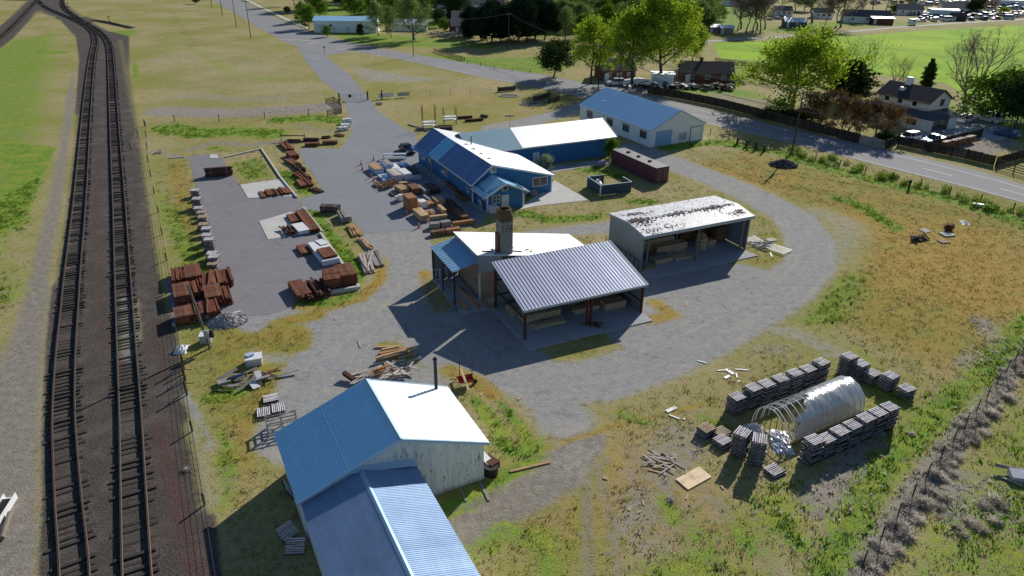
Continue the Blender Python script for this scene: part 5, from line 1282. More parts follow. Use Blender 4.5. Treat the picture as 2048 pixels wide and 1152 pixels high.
for x, y, L, W_, H, lb, nx, nz, ms, m_ in ((2.4,5.2,2.6,1.6,1.5,'lumber at the back left of the white roofed shed',5,7,.05,'shedwood'),(5.3,5.0,5.2,1.8,1.7,'long lumber stack at the back of the left bay of the white roofed shed',6,7,.04,'shedwood'),(6.6,3.5,4.6,1.4,1.15,'long lumber stack with dark end in the white roofed shed',5,6,.04,'shedwood'),(4.0,2.3,3.2,1.2,.5,'loose boards in front of the long stacks in the white roofed shed',6,3,.3,'greywood'),(3.9,1.2,2.6,.9,.55,'pale low bundle near the slab edge of the white roofed shed',4,4,.05,'shedwood'),(6.9,1.3,2.6,1.3,.3,'low flat plywood pile in the white roofed shed',1,4,.03,'shedwood'),(1.4,.4,2.2,1.3,.12,'tan sheet lying at the left corner of the white roofed shed slab',1,1,.02,'fresh'),
   (10.9,2.6,1.1,1.1,1.5,'square crate like stack in the right bay of the white roofed shed',3,6,.03,'shedwood'),(12.4,2.9,1.3,1.1,.9,'low stack right of the crate like stack in the white roofed shed',3,4,.05,'shedwood'),(10.4,5.4,2.4,1.4,2.4,'tall stack at the back of the right bay of the white roofed shed',4,9,.04,'brown'),(14.4,4.6,1.6,3.2,2.2,'dark stack against the right wall of the white roofed shed',4,8,.04,'brown')):
    shed_bundle(S2, x, y, L, W_, H, lb, G2, m_, nx, nz, ms=ms)
mb = MB().obox((0, 0, .25), (1.1, .9, .06), 0, .5).obox((0, .1, .3), (1.1, .6, .06), 0, -.4)
p = S2.matrix_basis @ Vector((10.9, 2.6, 1.62)); t = thing('board_pair', 'two boards tilted on top of the crate like stack', 'boards', p, .45); mb.build('boards', M['tan'], t)
rl = thing('railing', 'dark steel rail panel along the left wall of the white roofed shed', 'railing', S2.matrix_basis @ Vector((-.3, 0, 0)), .45); mb = MB()
mb.box(-.03, .03, .1, 7.4, 1.5, 1.56)
mb.build('top_rail', M['dark_steel'], rl)
for i in range(9): y = .15+i*.9; MB().box(-.03, .03, y-.03, y+.03, 0, 1.5).build('baluster', M['dark_steel'], rl)
# lean-to contents
G3 = 'boards under the blue lean-to'
for x, y, L, W_, H, rz, lb, n_ in ((-.7,.6,5.2,.5,.3,1.62,'long tan board pile against the block wall under the lean-to',4),(-1.9,-.4,2.6,.6,.15,1.65,'short tan boards beside the lean-to post',4),(-2.95,.2,3.0,.35,.15,1.58,'grey boards along the outer edge of the lean-to slab',3),(-1.6,4.8,1.8,1.0,.4,1.5,'dark scrap boards at the back of the lean-to',4)):
    shed_bundle(K, x, y, L, W_, H, lb, G3, 'tan' if 'tan' in lb else 'greywood', n_, 2, rz, .15)
for i, (x, y) in enumerate(((-2.45, 6.3), (-1.6, 6.2))):
    p = K.matrix_basis @ Vector((x, y, .1)); t = thing('leaning_window', ('left','right')[i]+' white window frame leaning under the blue lean-to', 'window frame', p, .44, 'window frames under the lean-to'); f = MB()
    for a_ in ((-.4, -.35, 0, 1.4), (.35, .4, 0, 1.4), (-.35, .35, 1.35, 1.4), (-.35, .35, 0, .05), (-.02, .02, .05, 1.35)): f.box(a_[0], a_[1], 0, .05, a_[2], a_[3])
    f.build('frame', M['trim'], t)

# ---------------------------------------------------------------- pallets
def pallet_mesh(mat, seed):
    r = random.Random(seed); mb = MB(); Lp, Wp = 1.22, 1.06
    n = 7
    for i in range(n):
        y = -Wp/2+Wp*(i+.5)/n; mb.obox((r.gauss(0, .01), y, .128), (Lp*r.uniform(.97, 1.0), .088, .022), r.gauss(0, .015))
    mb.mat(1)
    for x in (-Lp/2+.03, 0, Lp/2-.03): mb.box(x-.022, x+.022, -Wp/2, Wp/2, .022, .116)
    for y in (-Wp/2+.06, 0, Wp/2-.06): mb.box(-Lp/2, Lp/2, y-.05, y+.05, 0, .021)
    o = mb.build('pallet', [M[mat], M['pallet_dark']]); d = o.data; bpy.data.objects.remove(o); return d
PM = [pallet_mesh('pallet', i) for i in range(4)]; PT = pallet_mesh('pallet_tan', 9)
def pallet(p, rz, label, group, tan=False, tilt=(0, 0)):
    o = bpy.data.objects.new('pallet', PT if tan else rnd.choice(PM)); COL.objects.link(o); o.location = p; o.rotation_euler = (tilt[0], tilt[1], rz); return tag(o, label, 'pallet', group)
def pallet_stack(p, rz, n, where, tan=False, step=.186):
    n = max(2, round(n*.86))
    for i in range(n):
        q = (p[0]+rnd.gauss(0, .035), p[1]+rnd.gauss(0, .035), i*step)
        tone = 'tan' if tan and i == n-1 else 'grey'
        lb = f'topmost {tone} pallet, stack {where}' if i == n-1 else f'grey pallet inside stack {where}'
        pallet(q, rz+rnd.gauss(0, .03), lb, f'pallets of the stack {where}', tan and i == n-1)
u_ = (at(1652,763)-at(1467.7,834)).normalized(); n_ = Vector((-u_.y, u_.x, 0)); ra_ = math.atan2(u_.y, u_.x)
A0 = at(1467.7,834)+u_*.6+n_*.55; LA_ = (at(1652,763)-at(1467.7,834)).length
ordn = ['nearest', 'second', 'third', 'fourth', 'fifth', 'sixth', 'farthest']
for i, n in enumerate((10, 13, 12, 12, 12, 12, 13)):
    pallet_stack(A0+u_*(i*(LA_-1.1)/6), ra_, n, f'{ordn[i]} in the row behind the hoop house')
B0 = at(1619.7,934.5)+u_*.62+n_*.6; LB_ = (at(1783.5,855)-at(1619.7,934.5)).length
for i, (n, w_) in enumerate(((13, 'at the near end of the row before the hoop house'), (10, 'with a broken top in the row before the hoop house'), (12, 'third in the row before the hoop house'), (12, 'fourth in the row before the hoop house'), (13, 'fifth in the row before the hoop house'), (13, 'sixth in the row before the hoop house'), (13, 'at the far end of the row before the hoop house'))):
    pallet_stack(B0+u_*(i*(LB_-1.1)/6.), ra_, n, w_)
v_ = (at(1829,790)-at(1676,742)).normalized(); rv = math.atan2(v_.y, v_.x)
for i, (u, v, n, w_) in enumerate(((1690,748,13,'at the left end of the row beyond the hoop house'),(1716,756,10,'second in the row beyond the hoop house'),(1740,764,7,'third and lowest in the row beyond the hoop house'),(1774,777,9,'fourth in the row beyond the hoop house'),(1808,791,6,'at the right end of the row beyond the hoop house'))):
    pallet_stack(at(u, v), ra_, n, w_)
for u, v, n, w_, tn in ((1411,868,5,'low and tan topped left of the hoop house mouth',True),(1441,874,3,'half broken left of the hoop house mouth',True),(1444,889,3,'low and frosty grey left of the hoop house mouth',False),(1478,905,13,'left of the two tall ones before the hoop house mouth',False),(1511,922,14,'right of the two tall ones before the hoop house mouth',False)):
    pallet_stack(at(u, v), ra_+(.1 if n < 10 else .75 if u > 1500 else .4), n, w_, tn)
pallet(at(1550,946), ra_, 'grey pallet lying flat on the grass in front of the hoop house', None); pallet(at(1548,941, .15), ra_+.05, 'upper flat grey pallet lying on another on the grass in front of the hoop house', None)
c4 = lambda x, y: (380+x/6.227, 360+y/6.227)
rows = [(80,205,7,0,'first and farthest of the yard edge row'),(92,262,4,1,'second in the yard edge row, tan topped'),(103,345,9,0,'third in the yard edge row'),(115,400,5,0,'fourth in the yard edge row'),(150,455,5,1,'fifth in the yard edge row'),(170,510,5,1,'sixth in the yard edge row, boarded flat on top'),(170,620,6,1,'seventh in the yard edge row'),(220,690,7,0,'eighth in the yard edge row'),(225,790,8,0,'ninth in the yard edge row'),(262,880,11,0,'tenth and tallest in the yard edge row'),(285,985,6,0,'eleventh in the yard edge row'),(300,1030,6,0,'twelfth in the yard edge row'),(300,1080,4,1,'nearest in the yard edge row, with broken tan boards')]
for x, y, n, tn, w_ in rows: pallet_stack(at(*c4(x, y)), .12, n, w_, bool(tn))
c5 = lambda x, y: (400+x/2.39, 670+y/2.39)
pallet(at(*c5(338, 308)), .35, 'small grey pallet lying flat on the grass left of the barn', None); pallet(at(*c5(338, 306), .15), .37, 'upper small grey pallet on the grass left of the barn', None)
for i, (x, y) in enumerate(((305, 372), (375, 352))): pallet(at(*c5(x, y)), .35+math.pi/2, ('left','right')[i]+' half of the long slatted pallet pair beside the barn roof', None); pallet(at(*c5(x, y), .15), .36+math.pi/2, ('left','right')[i]+' upper pallet of the long slatted pair beside the barn roof', None)
pallet(at(*c5(415, 940), .35), .9, 'grey pallet leaning in the shadow of the barn wing, farther one', None, False, (.5, 0)); pallet(at(*c5(455, 1010), .35), .15, 'grey pallet leaning in the shadow of the barn wing, nearer one', None, False, (.45, .1)); pallet(at(*c5(415, 740), .5), .48+math.pi/2, 'grey pallet leaning on the left wall of the barn', None, False, (1.2, 0))
t = thing('crate_frame', 'open grey slatted crate frame standing against the barn eave', 'crate', at(566, 858), .42); mb = MB()
for z in (.25, .6, .95): mb.box(-1.2, 1.2, -.65, -.6, z, z+.12); mb.box(-1.2, -1.15, -.6, .6, z, z+.12); mb.box(-1.2, 1.2, .6, .65, z, z+.12)
mb.build('slats', M['greywood'], t)
for x in (-1.15, 0, 1.15):
    for y in (-.62, .62): MB().box(x-.05, x+.05, y-.05, y+.05, 0, 1.15).build('post', M['greywood'], t)
mb = MB().beam((-1.1, -.6, 1.2), (1.1, .6, 1.25), .1, .05); mb.build('diagonal_board', M['greywood'], t)
# --- hoop house ----------------------------------------------------
GF, GR, GB = at(1494,849), at(1578,889), at(1733,821)
ax_ = (GB-GR); gl = ax_.length; GH = thing('hoop_house', 'tunnel hoop house of white hoops half covered with torn shiny clear plastic', 'hoop house', GF.lerp(GR, .5), math.atan2(ax_.y, ax_.x))
gw_ = (GF-GR).length/2*.97; gh = 2.35
def arch(t_): a_ = math.pi*t_; return (gw_*math.cos(a_), gh*math.sin(a_)**.8 if math.sin(a_) > 0 else 0)
hp = (0.0, .35, 1.0, 1.25, 1.9, 2.6, 3.4, 4.1, 4.9, 5.7, 6.5, 7.3, 8.1, 8.8, gl)
for x in hp:
    mb = MB(); pts = [(x+.05*math.sin(i), *arch(i/16)) for i in range(17)]; mb.path(pts, .04, 5); mb.build('hoop', M['hoop'], GH)
mb = MB().path([(0, 0, gh), (gl, 0, gh)], .025); mb.build('ridge_pole', M['hoop'], GH)
MB().box(0, gl, -gw_-.12, -gw_-.04, 0, .2).box(0, gl, gw_+.04, gw_+.12, 0, .2).box(-.05, .05, -gw_+.1, gw_-.1, 0, .15).build('base_board', M['tan'], GH)
def film():
    t = NT('torn_clear_plastic'); t.t.nodes.remove(t.p)
    n = t.noise(2.2, 5, .7, vec=t.scale(t.obj, (1.6, .5, .6)), dist=.8)
    bp = t.n('ShaderNodeBump'); bp.inputs['Strength'].default_value = .9; bp.inputs['Distance'].default_value = .08; t.l(n, bp.inputs['Height'])
    d = t.n('ShaderNodeBsdfDiffuse'); d.inputs[0].default_value = (.60, .64, .70, 1); t.l(bp.outputs[0], d.inputs['Normal'])
    tl = t.n('ShaderNodeBsdfTranslucent'); tl.inputs[0].default_value = (.6, .62, .66, 1)
    g = t.n('ShaderNodeBsdfGlossy'); g.inputs['Roughness'].default_value = .22; g.inputs[0].default_value = (.85, .87, .9, 1); t.l(bp.outputs[0], g.inputs['Normal'])
    tr = t.n('ShaderNodeBsdfTransparent')
    a = t.n('ShaderNodeMixShader'); a.inputs[0].default_value = .45; t.l(d.outputs[0], a.inputs[1]); t.l(tl.outputs[0], a.inputs[2])
    b = t.n('ShaderNodeMixShader'); b.inputs[0].default_value = .32; t.l(a.outputs[0], b.inputs[1]); t.l(g.outputs[0], b.inputs[2])
    e = t.n('ShaderNodeMixShader'); e.inputs[0].default_value = .82; t.l(tr.outputs[0], e.inputs[1]); t.l(b.outputs[0], e.inputs[2]); t.l(e.outputs[0], t.out.inputs[0]); return t.m
M['film'] = film()
mb = MB(); na, nl = 40, 60; vs = []; fs = []
for i in range(nl+1):
    for j in range(na+1):
        x = .1+(gl-.05)*i/nl; y, z = arch(j/na); w_ = .014*math.sin(9*x+2*j*.3)+.012*math.sin(23*x+j)+.02*math.sin(3.1*x-j*.22)
        vs.append((x+.04*math.sin(j*.9+i), y*(1.012)+w_*.5*math.cos(math.pi*j/na), z*1.012+w_*abs(math.sin(math.pi*j/na))))
for i in range(nl):
    for j in range(na):
        x = .1+(gl-.05)*(i+.5)/nl; tj = (j+.5)/na   # tj 0 = near right side
        edge = 4.3+1.3*math.sin(tj*7)-2.2*max(0, .22-tj)*4-5.0*max(0, tj-.62)*2.4+.35*math.sin(tj*40)
        if x > edge: fs.append((i*(na+1)+j, i*(na+1)+j+1, (i+1)*(na+1)+j+1, (i+1)*(na+1)+j))
# far end wall of plastic
o_ = len(vs); vs += [(gl+.02, *[q*1.01 for q in arch(j/na)]) for j in range(na+1)]; fs.append(tuple(range(o_, o_+na+1)))
mb.add(vs, fs); mb.build('plastic_cover', M['film'], GH, smooth=True)
def crumple(name, p, sx, sy, h, mat, label, cat, seed=1, n=14, parent=None):
    r = random.Random(seed); mb = MB(); vs = []
    for i in range(n+1):
        for j in range(n+1):
            a, b = i/n*2-1, j/n*2-1; e = max(0, 1-a*a)*max(0, 1-b*b)
            vs.append((a*sx*(1+r.gauss(0, .05)), b*sy*(1+r.gauss(0, .05)), .02+h*e*r.uniform(.35, 1.1)))
    mb.add(vs, [(i*(n+1)+j, (i+1)*(n+1)+j, (i+1)*(n+1)+j+1, i*(n+1)+j+1) for i in range(n) for j in range(n)])
    o = mb.build(name, M[mat]); o.location = p; o.rotation_euler = (0, 0, r.uniform(0, 3)); return tag(o, label, cat) if cat else o
M['sheet'] = paint('crumpled_plastic', (.62, .62, .68), .3, .1, .3, 3, .6)
crumple('plastic_sheet', at(1560,884), 1.5, .8, .45, 'sheet', 'crumpled silvery plastic sheet lying at the mouth of the hoop house', 'plastic sheet', 3)
crumple('plastic_sheet', at(1508,862), .8, .7, .8, 'sheet', 'torn plastic bunched up at the left foot of the hoop house', 'plastic sheet', 5)
crumple('plastic_sheet', at(363,700), .8, .6, .6, 'white', 'white plastic sheet bunched beside the tracks below the post stacks', 'plastic sheet', 7)
crumple('plastic_sheet', at(727+400-400,0) if 0 else at(*cA(520, 690), .45), .5, .6, .5, 'white', 'crumpled white plastic on the low pack beside the cones', 'plastic sheet', 9)
# --- loose boards and scrap ----------------------------------------
t = thing('plywood_sheet', 'new tan plywood sheets lying flat on the grass', 'plywood', at(1387.5,957), 0)
q = [at(1351,960), at(1398,934), at(1423,955), at(1376,981)]; c_ = at(1387.5,957)
for a_, b_ in ((0, .495), (.505, 1)):
    mb = MB(); A, Bq, C, D = [x_-c_ for x_ in q]; mb.prism([tuple((A.lerp(Bq, a_)).xy), tuple((A.lerp(Bq, b_)).xy), tuple((D.lerp(C, b_)).xy), tuple((D.lerp(C, a_)).xy)][::1], .05, .09); mb.build('sheet', M['ply'], t)
def board(p1, p2, w_, h, mat, label, group=None, z=.02):
    A, Bq = at(*p1), at(*p2); d = Bq-A; o = MB().box(-d.length/2, d.length/2, -w_/2, w_/2, 0, h).build('board', M[mat]); o.location = ((A+Bq)/2)+Vector((0, 0, z)); o.rotation_euler = (0, 0, math.atan2(d.y, d.x)); return tag(o, label, 'board', group)
c6 = lambda x, y: (680+x/7.293, 680+y/7.293)
for i, (a, b, w_, h, m_, z, lb) in enumerate((((510,118),(870,105),.2,.15,'fresh',.02,'uppermost pale board of the loose boards above the barn'),((610,155),(840,112),.2,.15,'fresh',.02,'short pale board second from the top above the barn'),((560,212),(990,128),.2,.15,'tan',.05,'long tan board above the ribbed plank pile'),
  ((590,235),(980,150),.22,.3,'cedar',.02,'thick reddish plank in the middle of the loose boards above the barn'),((600,265),(985,185),.25,.3,'cedar',.03,'second thick reddish plank in the loose boards above the barn'),((525,310),(960,205),.18,.18,'fresh',.05,'pale board across the loose pile above the barn'),((530,325),(1125,160),.22,.2,'fresh',.35,'longest pale board lying on the loose pile above the barn'),((860,270),(1120,205),.18,.15,'fresh',.02,'lowest right pale board of the loose pile above the barn'),((905,315),(935,245),.15,.1,'fresh',.02,'short pale offcut standing out below the loose pile'),((640,335),(670,375),.12,.08,'fresh',.02,'tiny pale offcut below the loose pile'))):
    board(c6(*a), c6(*b), w_, h, m_, lb, 'loose boards above the barn', z)
t = thing('scrap_wood_pile', 'broken reddish and grey boards heaped just behind the barn ridge', 'scrap wood', at(*c6(620, 540)), .45); mb = MB()
for i in range(46): mb.obox((rnd.uniform(-2.4, 3.2), rnd.gauss(0, .55), rnd.uniform(.05, .5)), (rnd.uniform(.7, 2.4), rnd.uniform(.1, .25), .07), rnd.gauss(.1, .5), rnd.gauss(0, .25), rnd.gauss(0, .12))
mb.build('boards', M['palewood'], t); mb = MB()
for i in range(8): mb.obox((rnd.uniform(-.8, .4), rnd.gauss(.3, .3), .3+.1*i), (1.1, .25, .08), rnd.gauss(.2, .08))
mb.build('red_boards', M['cedar'], t); MB().obox((-2.6, .4, .3), (.35, 2.2, .35), .5, .2).build('beam', M['rustydark'], t)
c7 = c5
t = thing('junk_heap', 'junk heap of sheets, pipes and boards on the grass left of the barn', 'junk', at(497,762), .25); mb = MB()
for i in range(22): mb.obox((rnd.gauss(0, 1.3), rnd.gauss(0, .5), rnd.uniform(.05, .5)), (rnd.uniform(.6, 2.2), rnd.uniform(.1, .35), .05), rnd.gauss(.3, .5), rnd.gauss(0, .3), rnd.gauss(0, .15))
mb.build('boards', M['greywood'], t); MB().obox((.9, -.1, .6), (.55, .8, .04), .2, .35).obox((.6, -1.0, .25), (.7, 1.0, .04), .5, .3).build('white_panel', M['white'], t)
mb = MB()
for i in range(9): mb.obox((rnd.gauss(1.2, .5), rnd.gauss(.3, .3), .45), (1.2, .12, .06), rnd.uniform(0, 3), .3)
mb.build('rusty_scrap', M['rust'], t); MB().tube((-1.6, .2, .3), (-.2, .5, .4), .22, .22, 10).build('drum', M['navy_siding'], t); MB().obox((-2.0, 0, .25), (1.1, .7, .25), .3).build('grating', M['greywood'], t)
t = thing('covered_stack', 'small stack of pallets and boards under a white sheet above the junk heap', 'covered stack', at(509,726), .3); MB().box(-.7, .7, -.6, .6, 0, .6).build('pallet_base', M['pallet'], t); MB().obox((0, 0, .68), (1.5, 1.2, .14), .05).build('sheet', M['white'], t); MB().obox((-.3, .2, .85), (.7, .5, .14), .4).build('bag', M['white_blue'], t)
# wheelbarrow
t = thing('wheelbarrow', 'red wheelbarrow with pale boards in it beside the dirt track', 'wheelbarrow', at(930,770), .3)
mb = MB(); mb.add([(-.7,-.4,.75),(.7,-.45,.8),(.7,.45,.8),(-.7,.4,.75),(-.4,-.22,.35),(.5,-.25,.35),(.5,.25,.35),(-.4,.22,.35)], [(0,1,5,4),(1,2,6,5),(2,3,7,6),(3,0,4,7),(4,5,6,7)]); mb.build('tub', M['red_plastic'], t)
MB().beam((-1.3, -.3, .65), (.9, -.15, .3), .05, .05).beam((-1.3, .3, .65), (.9, .15, .3), .05, .05).build('handle', M['brown'], t); MB().tube((.9, -.05, .22), (.9, .05, .22), .22, .22, 14).build('wheel', M['tyre'], t)
MB().box(-.5, -.46, -.3, -.26, 0, .4).build('leg', M['dark_steel'], t); MB().box(-.5, -.46, .26, .3, 0, .4).build('leg', M['dark_steel'], t)
board((921,750), (938,796), .2, .08, 'fresh', 'pale board leaning across the red wheelbarrow', None, .75)
for u, v, lb in ((919.5,741,'left'), (944.5,757,'right')):
    t = thing('iron_hand_pump', f'{lb} thin dark standpipe with a cross handle near the red wheelbarrow', 'standpipe', at(u, v+12), 0, 'standpipes near the wheelbarrow'); MB().tube((0, 0, 0), (0, 0, 1.5), .04).build('pipe', M['dark_steel'], t); MB().box(-.25, .25, -.02, .02, 1.45, 1.5).build('cross_handle', M['dark_steel'], t)
# bin right of the barn
t = thing('junk_bin', 'dark bin with white and rusty scrap against the right side of the barn', 'bin', at(982,948), .5); mb = MB(); mb.tube((0, 0, 0), (0, 0, .8), .5, .55, 14); mb.build('bin', M['dark_steel'], t); MB().obox((-.1, .9, 1.0), (.6, 1.6, .05), .3, .3).build('white_panel', M['white'], t); MB().obox((.2, .5, .6), (.8, 1.2, .6), .3).build('rusty_box', M['rust'], t)
board((1020,944), (1100,925), .2, .08, 'tan', 'long tan board on the grass right of the barn')
board((978,1002), (960,964), .18, .06, 'greywood', 'grey board in the weeds along the barn wall, right one'); board((932,1003), (918,972), .16, .06, 'greywood', 'grey board in the weeds along the barn wall, left one')
SCR = [((1451,739),(1467,749),.35),((1434,742),(1450,741),.12),((1449,757),(1460,752),.3),((1470,739),(1496,741),.12),((1472,747),(1474,756),.12),((1395,722),(1412,727),.12),((1476,765),(1479,762),.1),((1333,824),(1352,815),.35),((1337,830),(1360,839),.15),((1366,838),(1370,840),.15),((1442,972),(1447,979),.15),((1287,1011),(1285,1000),.12),((1372,999),(1376,989),.1),((1260,1015),(1258,1022),.12),((1206,955),(1216,958),.3),((670,640),(673,634),.12),((717,682),(721,695),.15),((1375,602),(1372,612),.15),((965,785),(961,792),.12),((1036,800),(1042,796),.15),((1320,925),(1345,928),.12),((1296,940),(1318,946),.1)]
for i, (a, b, w_) in enumerate(SCR): board(a, b, w_, .05, 'white' if i < 10 else 'fresh', ('white' if i < 10 else 'pale tan')+' wood scrap lying loose on the ground', 'loose wood scraps on the ground')
t = thing('broken_pallet', 'broken grey pallet with scattered boards beside the plywood', 'broken pallet', at(1315,922), .3); mb = MB()
for i in range(26): mb.obox((rnd.gauss(0, .8), rnd.gauss(0, .5), rnd.uniform(.02, .2)), (rnd.uniform(.3, 1.2), .1, .025), rnd.gauss(2.4, .35), rnd.gauss(0, .12))
mb.obox((.9, 0, .1), (.1, 1.6, .1), .15).obox((.2, -1.1, .08), (1.6, .1, .1), .4).obox((-.1, -1.3, .06), (.9, .08, .06), 1.2); mb.build('boards', M['palewood'], t)
# frames right of the white-roofed shed
t = thing('fence_panel_heap', 'heap of white picket panels and grey frames right of the white roofed shed', 'panels', at(1524,490), .0); mb = MB()
for k_, (x0_, y0_, a_) in enumerate(((-.6, .9, .35), (1.3, -1.6, .75))):
    for i in range(14): d_ = Vector((math.cos(a_), math.sin(a_), 0)); nn = Vector((-d_.y, d_.x, 0)); c = Vector((x0_, y0_, .15+.1*k_))+nn*(i*.22-1.5); mb.beam(c-d_*1.1, c+d_*1.1, .06, .03)
    for s_ in (-.8, .8): mb.beam(Vector((x0_, y0_, .19+.1*k_))+nn*(-1.6)+d_*s_, Vector((x0_, y0_, .19+.1*k_))+nn*1.6+d_*s_, .08, .03)
mb.build('pickets', M['white'], t); mb = MB()
for i in range(16): mb.obox((rnd.gauss(0, 1.0), rnd.gauss(-.2, .6), rnd.uniform(.1, .5)), (rnd.uniform(.8, 2.0), .08, .08), rnd.uniform(0, 3), rnd.gauss(0, .2), rnd.gauss(0, .2))
mb.build('frames', M['greywood'], t); MB().obox((1.3, .6, .45), (1.3, .9, .2), .3).build('crate', M['palewood'], t)
board((1502,507),(1514,513),.25,.08,'palewood','pale board at the edge of the white roofed shed slab'); board((1540,506),(1544,514),.15,.06,'white','white stick beside the picket panel heap')
# upper right field
t = thing('pallet_heap', 'tumbled heap of dark pallets with one pale one on top, in the dry field', 'pallet heap', at(1838,480), .3); mb = MB()
for a_, p_, rx, ry in ((.2, (0, 0, .35), .3, 0), (.9, (-.6, .2, .4), -.6, .2), (.3, (.7, -.1, .35), .5, -.1), (1.4, (.1, .5, .2), .1, .1), (-.3, (-.9, -.3, .3), .7, .2)):
    for i in range(7): v = Vector((0, -.5+i*.16, 0)); Mx = Matrix.Translation(p_) @ Matrix.Rotation(a_, 4, 'Z') @ Matrix.Rotation(rx, 4, 'X') @ Matrix.Rotation(ry, 4, 'Y'); A, Bq = Mx @ (v+Vector((-.6, 0, 0))), Mx @ (v+Vector((.6, 0, 0))); mb.beam(A, Bq, .1, .03)
    for x in (-.55, 0, .55): mb.beam(Mx @ Vector((x, -.55, -.06)), Mx @ Vector((x, .55, -.06)), .05, .1)
mb.build('slats', M['dark'], t); pallet((*at(1846,473).xy, .75), .4, 'pale pallet lying on top of the dark pallet heap in the dry field', None, False, (.12, 0))
pallet(at(1887,484), .2, 'pale pallet lying flat in the dry field right of the dark heap', None, True); t = thing('concrete_block', 'flat pale grey block in the dry field behind the pale pallet', 'block', at(1894,470), .2); MB().box(-.8, .8, -.6, .6, 0, .18).build('block', M['concrete'], t); MB().box(-.5, .5, -.3, .3, .18, .22).build('lid', M['concrete_grey'], t)
t = thing('rusty_drum', 'dark rusty drum lying on its side in the dry field', 'drum', at(1897,461), .8); MB().tube((-.6, 0, .5), (.6, 0, .5), .5, .5, 16).build('drum', M['rust'], t); MB().tube((-.2, 0, .5), (-.14, 0, .5), .53, .53, 16).build('hoop_band', M['rust'], t)
t = thing('water_trough', 'white trough in the ditch grass beside the highway', 'trough', at(1961,413), -.35); MB().box(-1.1, 1.1, -.3, .3, 0, .4).build('tub', M['white'], t); MB().box(-1.0, 1.0, -.2, .2, .4, .41).build('inside', M['trim_grey'], t)
crumple('trash_scrap', at(1930,446), .8, .5, .25, 'white', 'white crumpled scrap in the dry field near the rusty drum', 'scrap', 11)
def heap(name, p, r, h, mat, label, cat, n=420, s_=.12, seed=3):
    q = random.Random(seed); t = thing(name, label, cat, p); mb = MB(); N = 22
    vs = [(0, 0, h)]; rings = 8
    for i in range(1, rings+1):
        for j in range(N):
            a = 2*math.pi*j/N; rr = r*i/rings*(1+q.gauss(0, .05)); z = h*max(0, 1-(i/rings))**.85*(1+q.gauss(0, .06)) if i < rings else -.02
            vs.append((rr*math.cos(a), rr*math.sin(a)*.85, z))
    fs = [(0, 1+j, 1+(j+1) % N) for j in range(N)]+[(1+(i-1)*N+j, 1+i*N+j, 1+i*N+(j+1) % N, 1+(i-1)*N+(j+1) % N) for i in range(1, rings) for j in range(N)]
    mb.add(vs, fs); mb.build('mound', M[mat], t)
    st_ = MB()
    for i in range(n):
        rr = r*math.sqrt(q.random())*1.08; a = q.uniform(0, 6.28); z = h*max(0, 1-rr/r)**.85; e = s_*q.uniform(.4, 1.3); st_.obox((rr*math.cos(a), rr*math.sin(a)*.85, z+e*.2), (e, e*.8, e*.7), q.uniform(0, 3), q.uniform(0, 3), q.uniform(0, 3))
    o = st_.build('stones', M[mat], t); o['kind'] = 'stuff'; return t
heap('gravel_heap', at(455,642), 1.9, .9, 'gravel_pile', 'pale gravel heap at the corner of the yard beside the post stacks', 'gravel heap', 700, .12); heap('rock_heap', at(1567,331), 2.2, 1.0, 'rock_pile', 'dark rock heap in the shadow of the roadside utility pole', 'rock heap', 400, .3)
t = thing('utility_box', 'small grey utility box inside a weedy kerb square by the leaning pole', 'utility box', at(413,683), .2); MB().box(-.5, .5, -.45, .45, 0, .8).build('cabinet', M['trim_grey'], t); MB().box(-.53, .53, -.48, .48, .8, .86).build('lid', M['trim'], t)
# left edge
t = thing('steel_trough', 'dark and white steel channel lying on the dirt at the left edge', 'channel', at(2,1030), 1.75); MB().box(-1.6, 1.6, -.4, .4, 0, .12).box(-1.6, 1.6, -.4, -.34, .12, .5).box(-1.6, 1.6, .34, .4, .12, .5).build('channel', M['white'], t); MB().box(-1.3, 1.2, -.32, .32, .12, .35).build('debris', M['dark_steel'], t)
t = thing('concrete_pipe', 'weathered round log lying on the dirt at the left edge', 'log', at(14,1055), 1.95); MB().tube((-1.2, 0, .2), (1.2, 0, .2), .17, .17, 12).build('log', M['pole_grey'], t)
t = thing('fallen_log', 'pale fallen timber and grey tarp in the grass at the right edge', 'timber', at(2030,948), -.3); MB().tube((-1.4, 0, .5), (1.6, .2, .3), .16, .13, 10).build('log', M['bark_pale'], t); MB().obox((.4, -.5, .3), (2.0, .9, .5), .1, .2).build('tarp', M['sheet'], t); MB().beam((-1.2, -.8, .1), (.1, -1.4, .1), .12, .08).build('plank', M['palewood'], t)
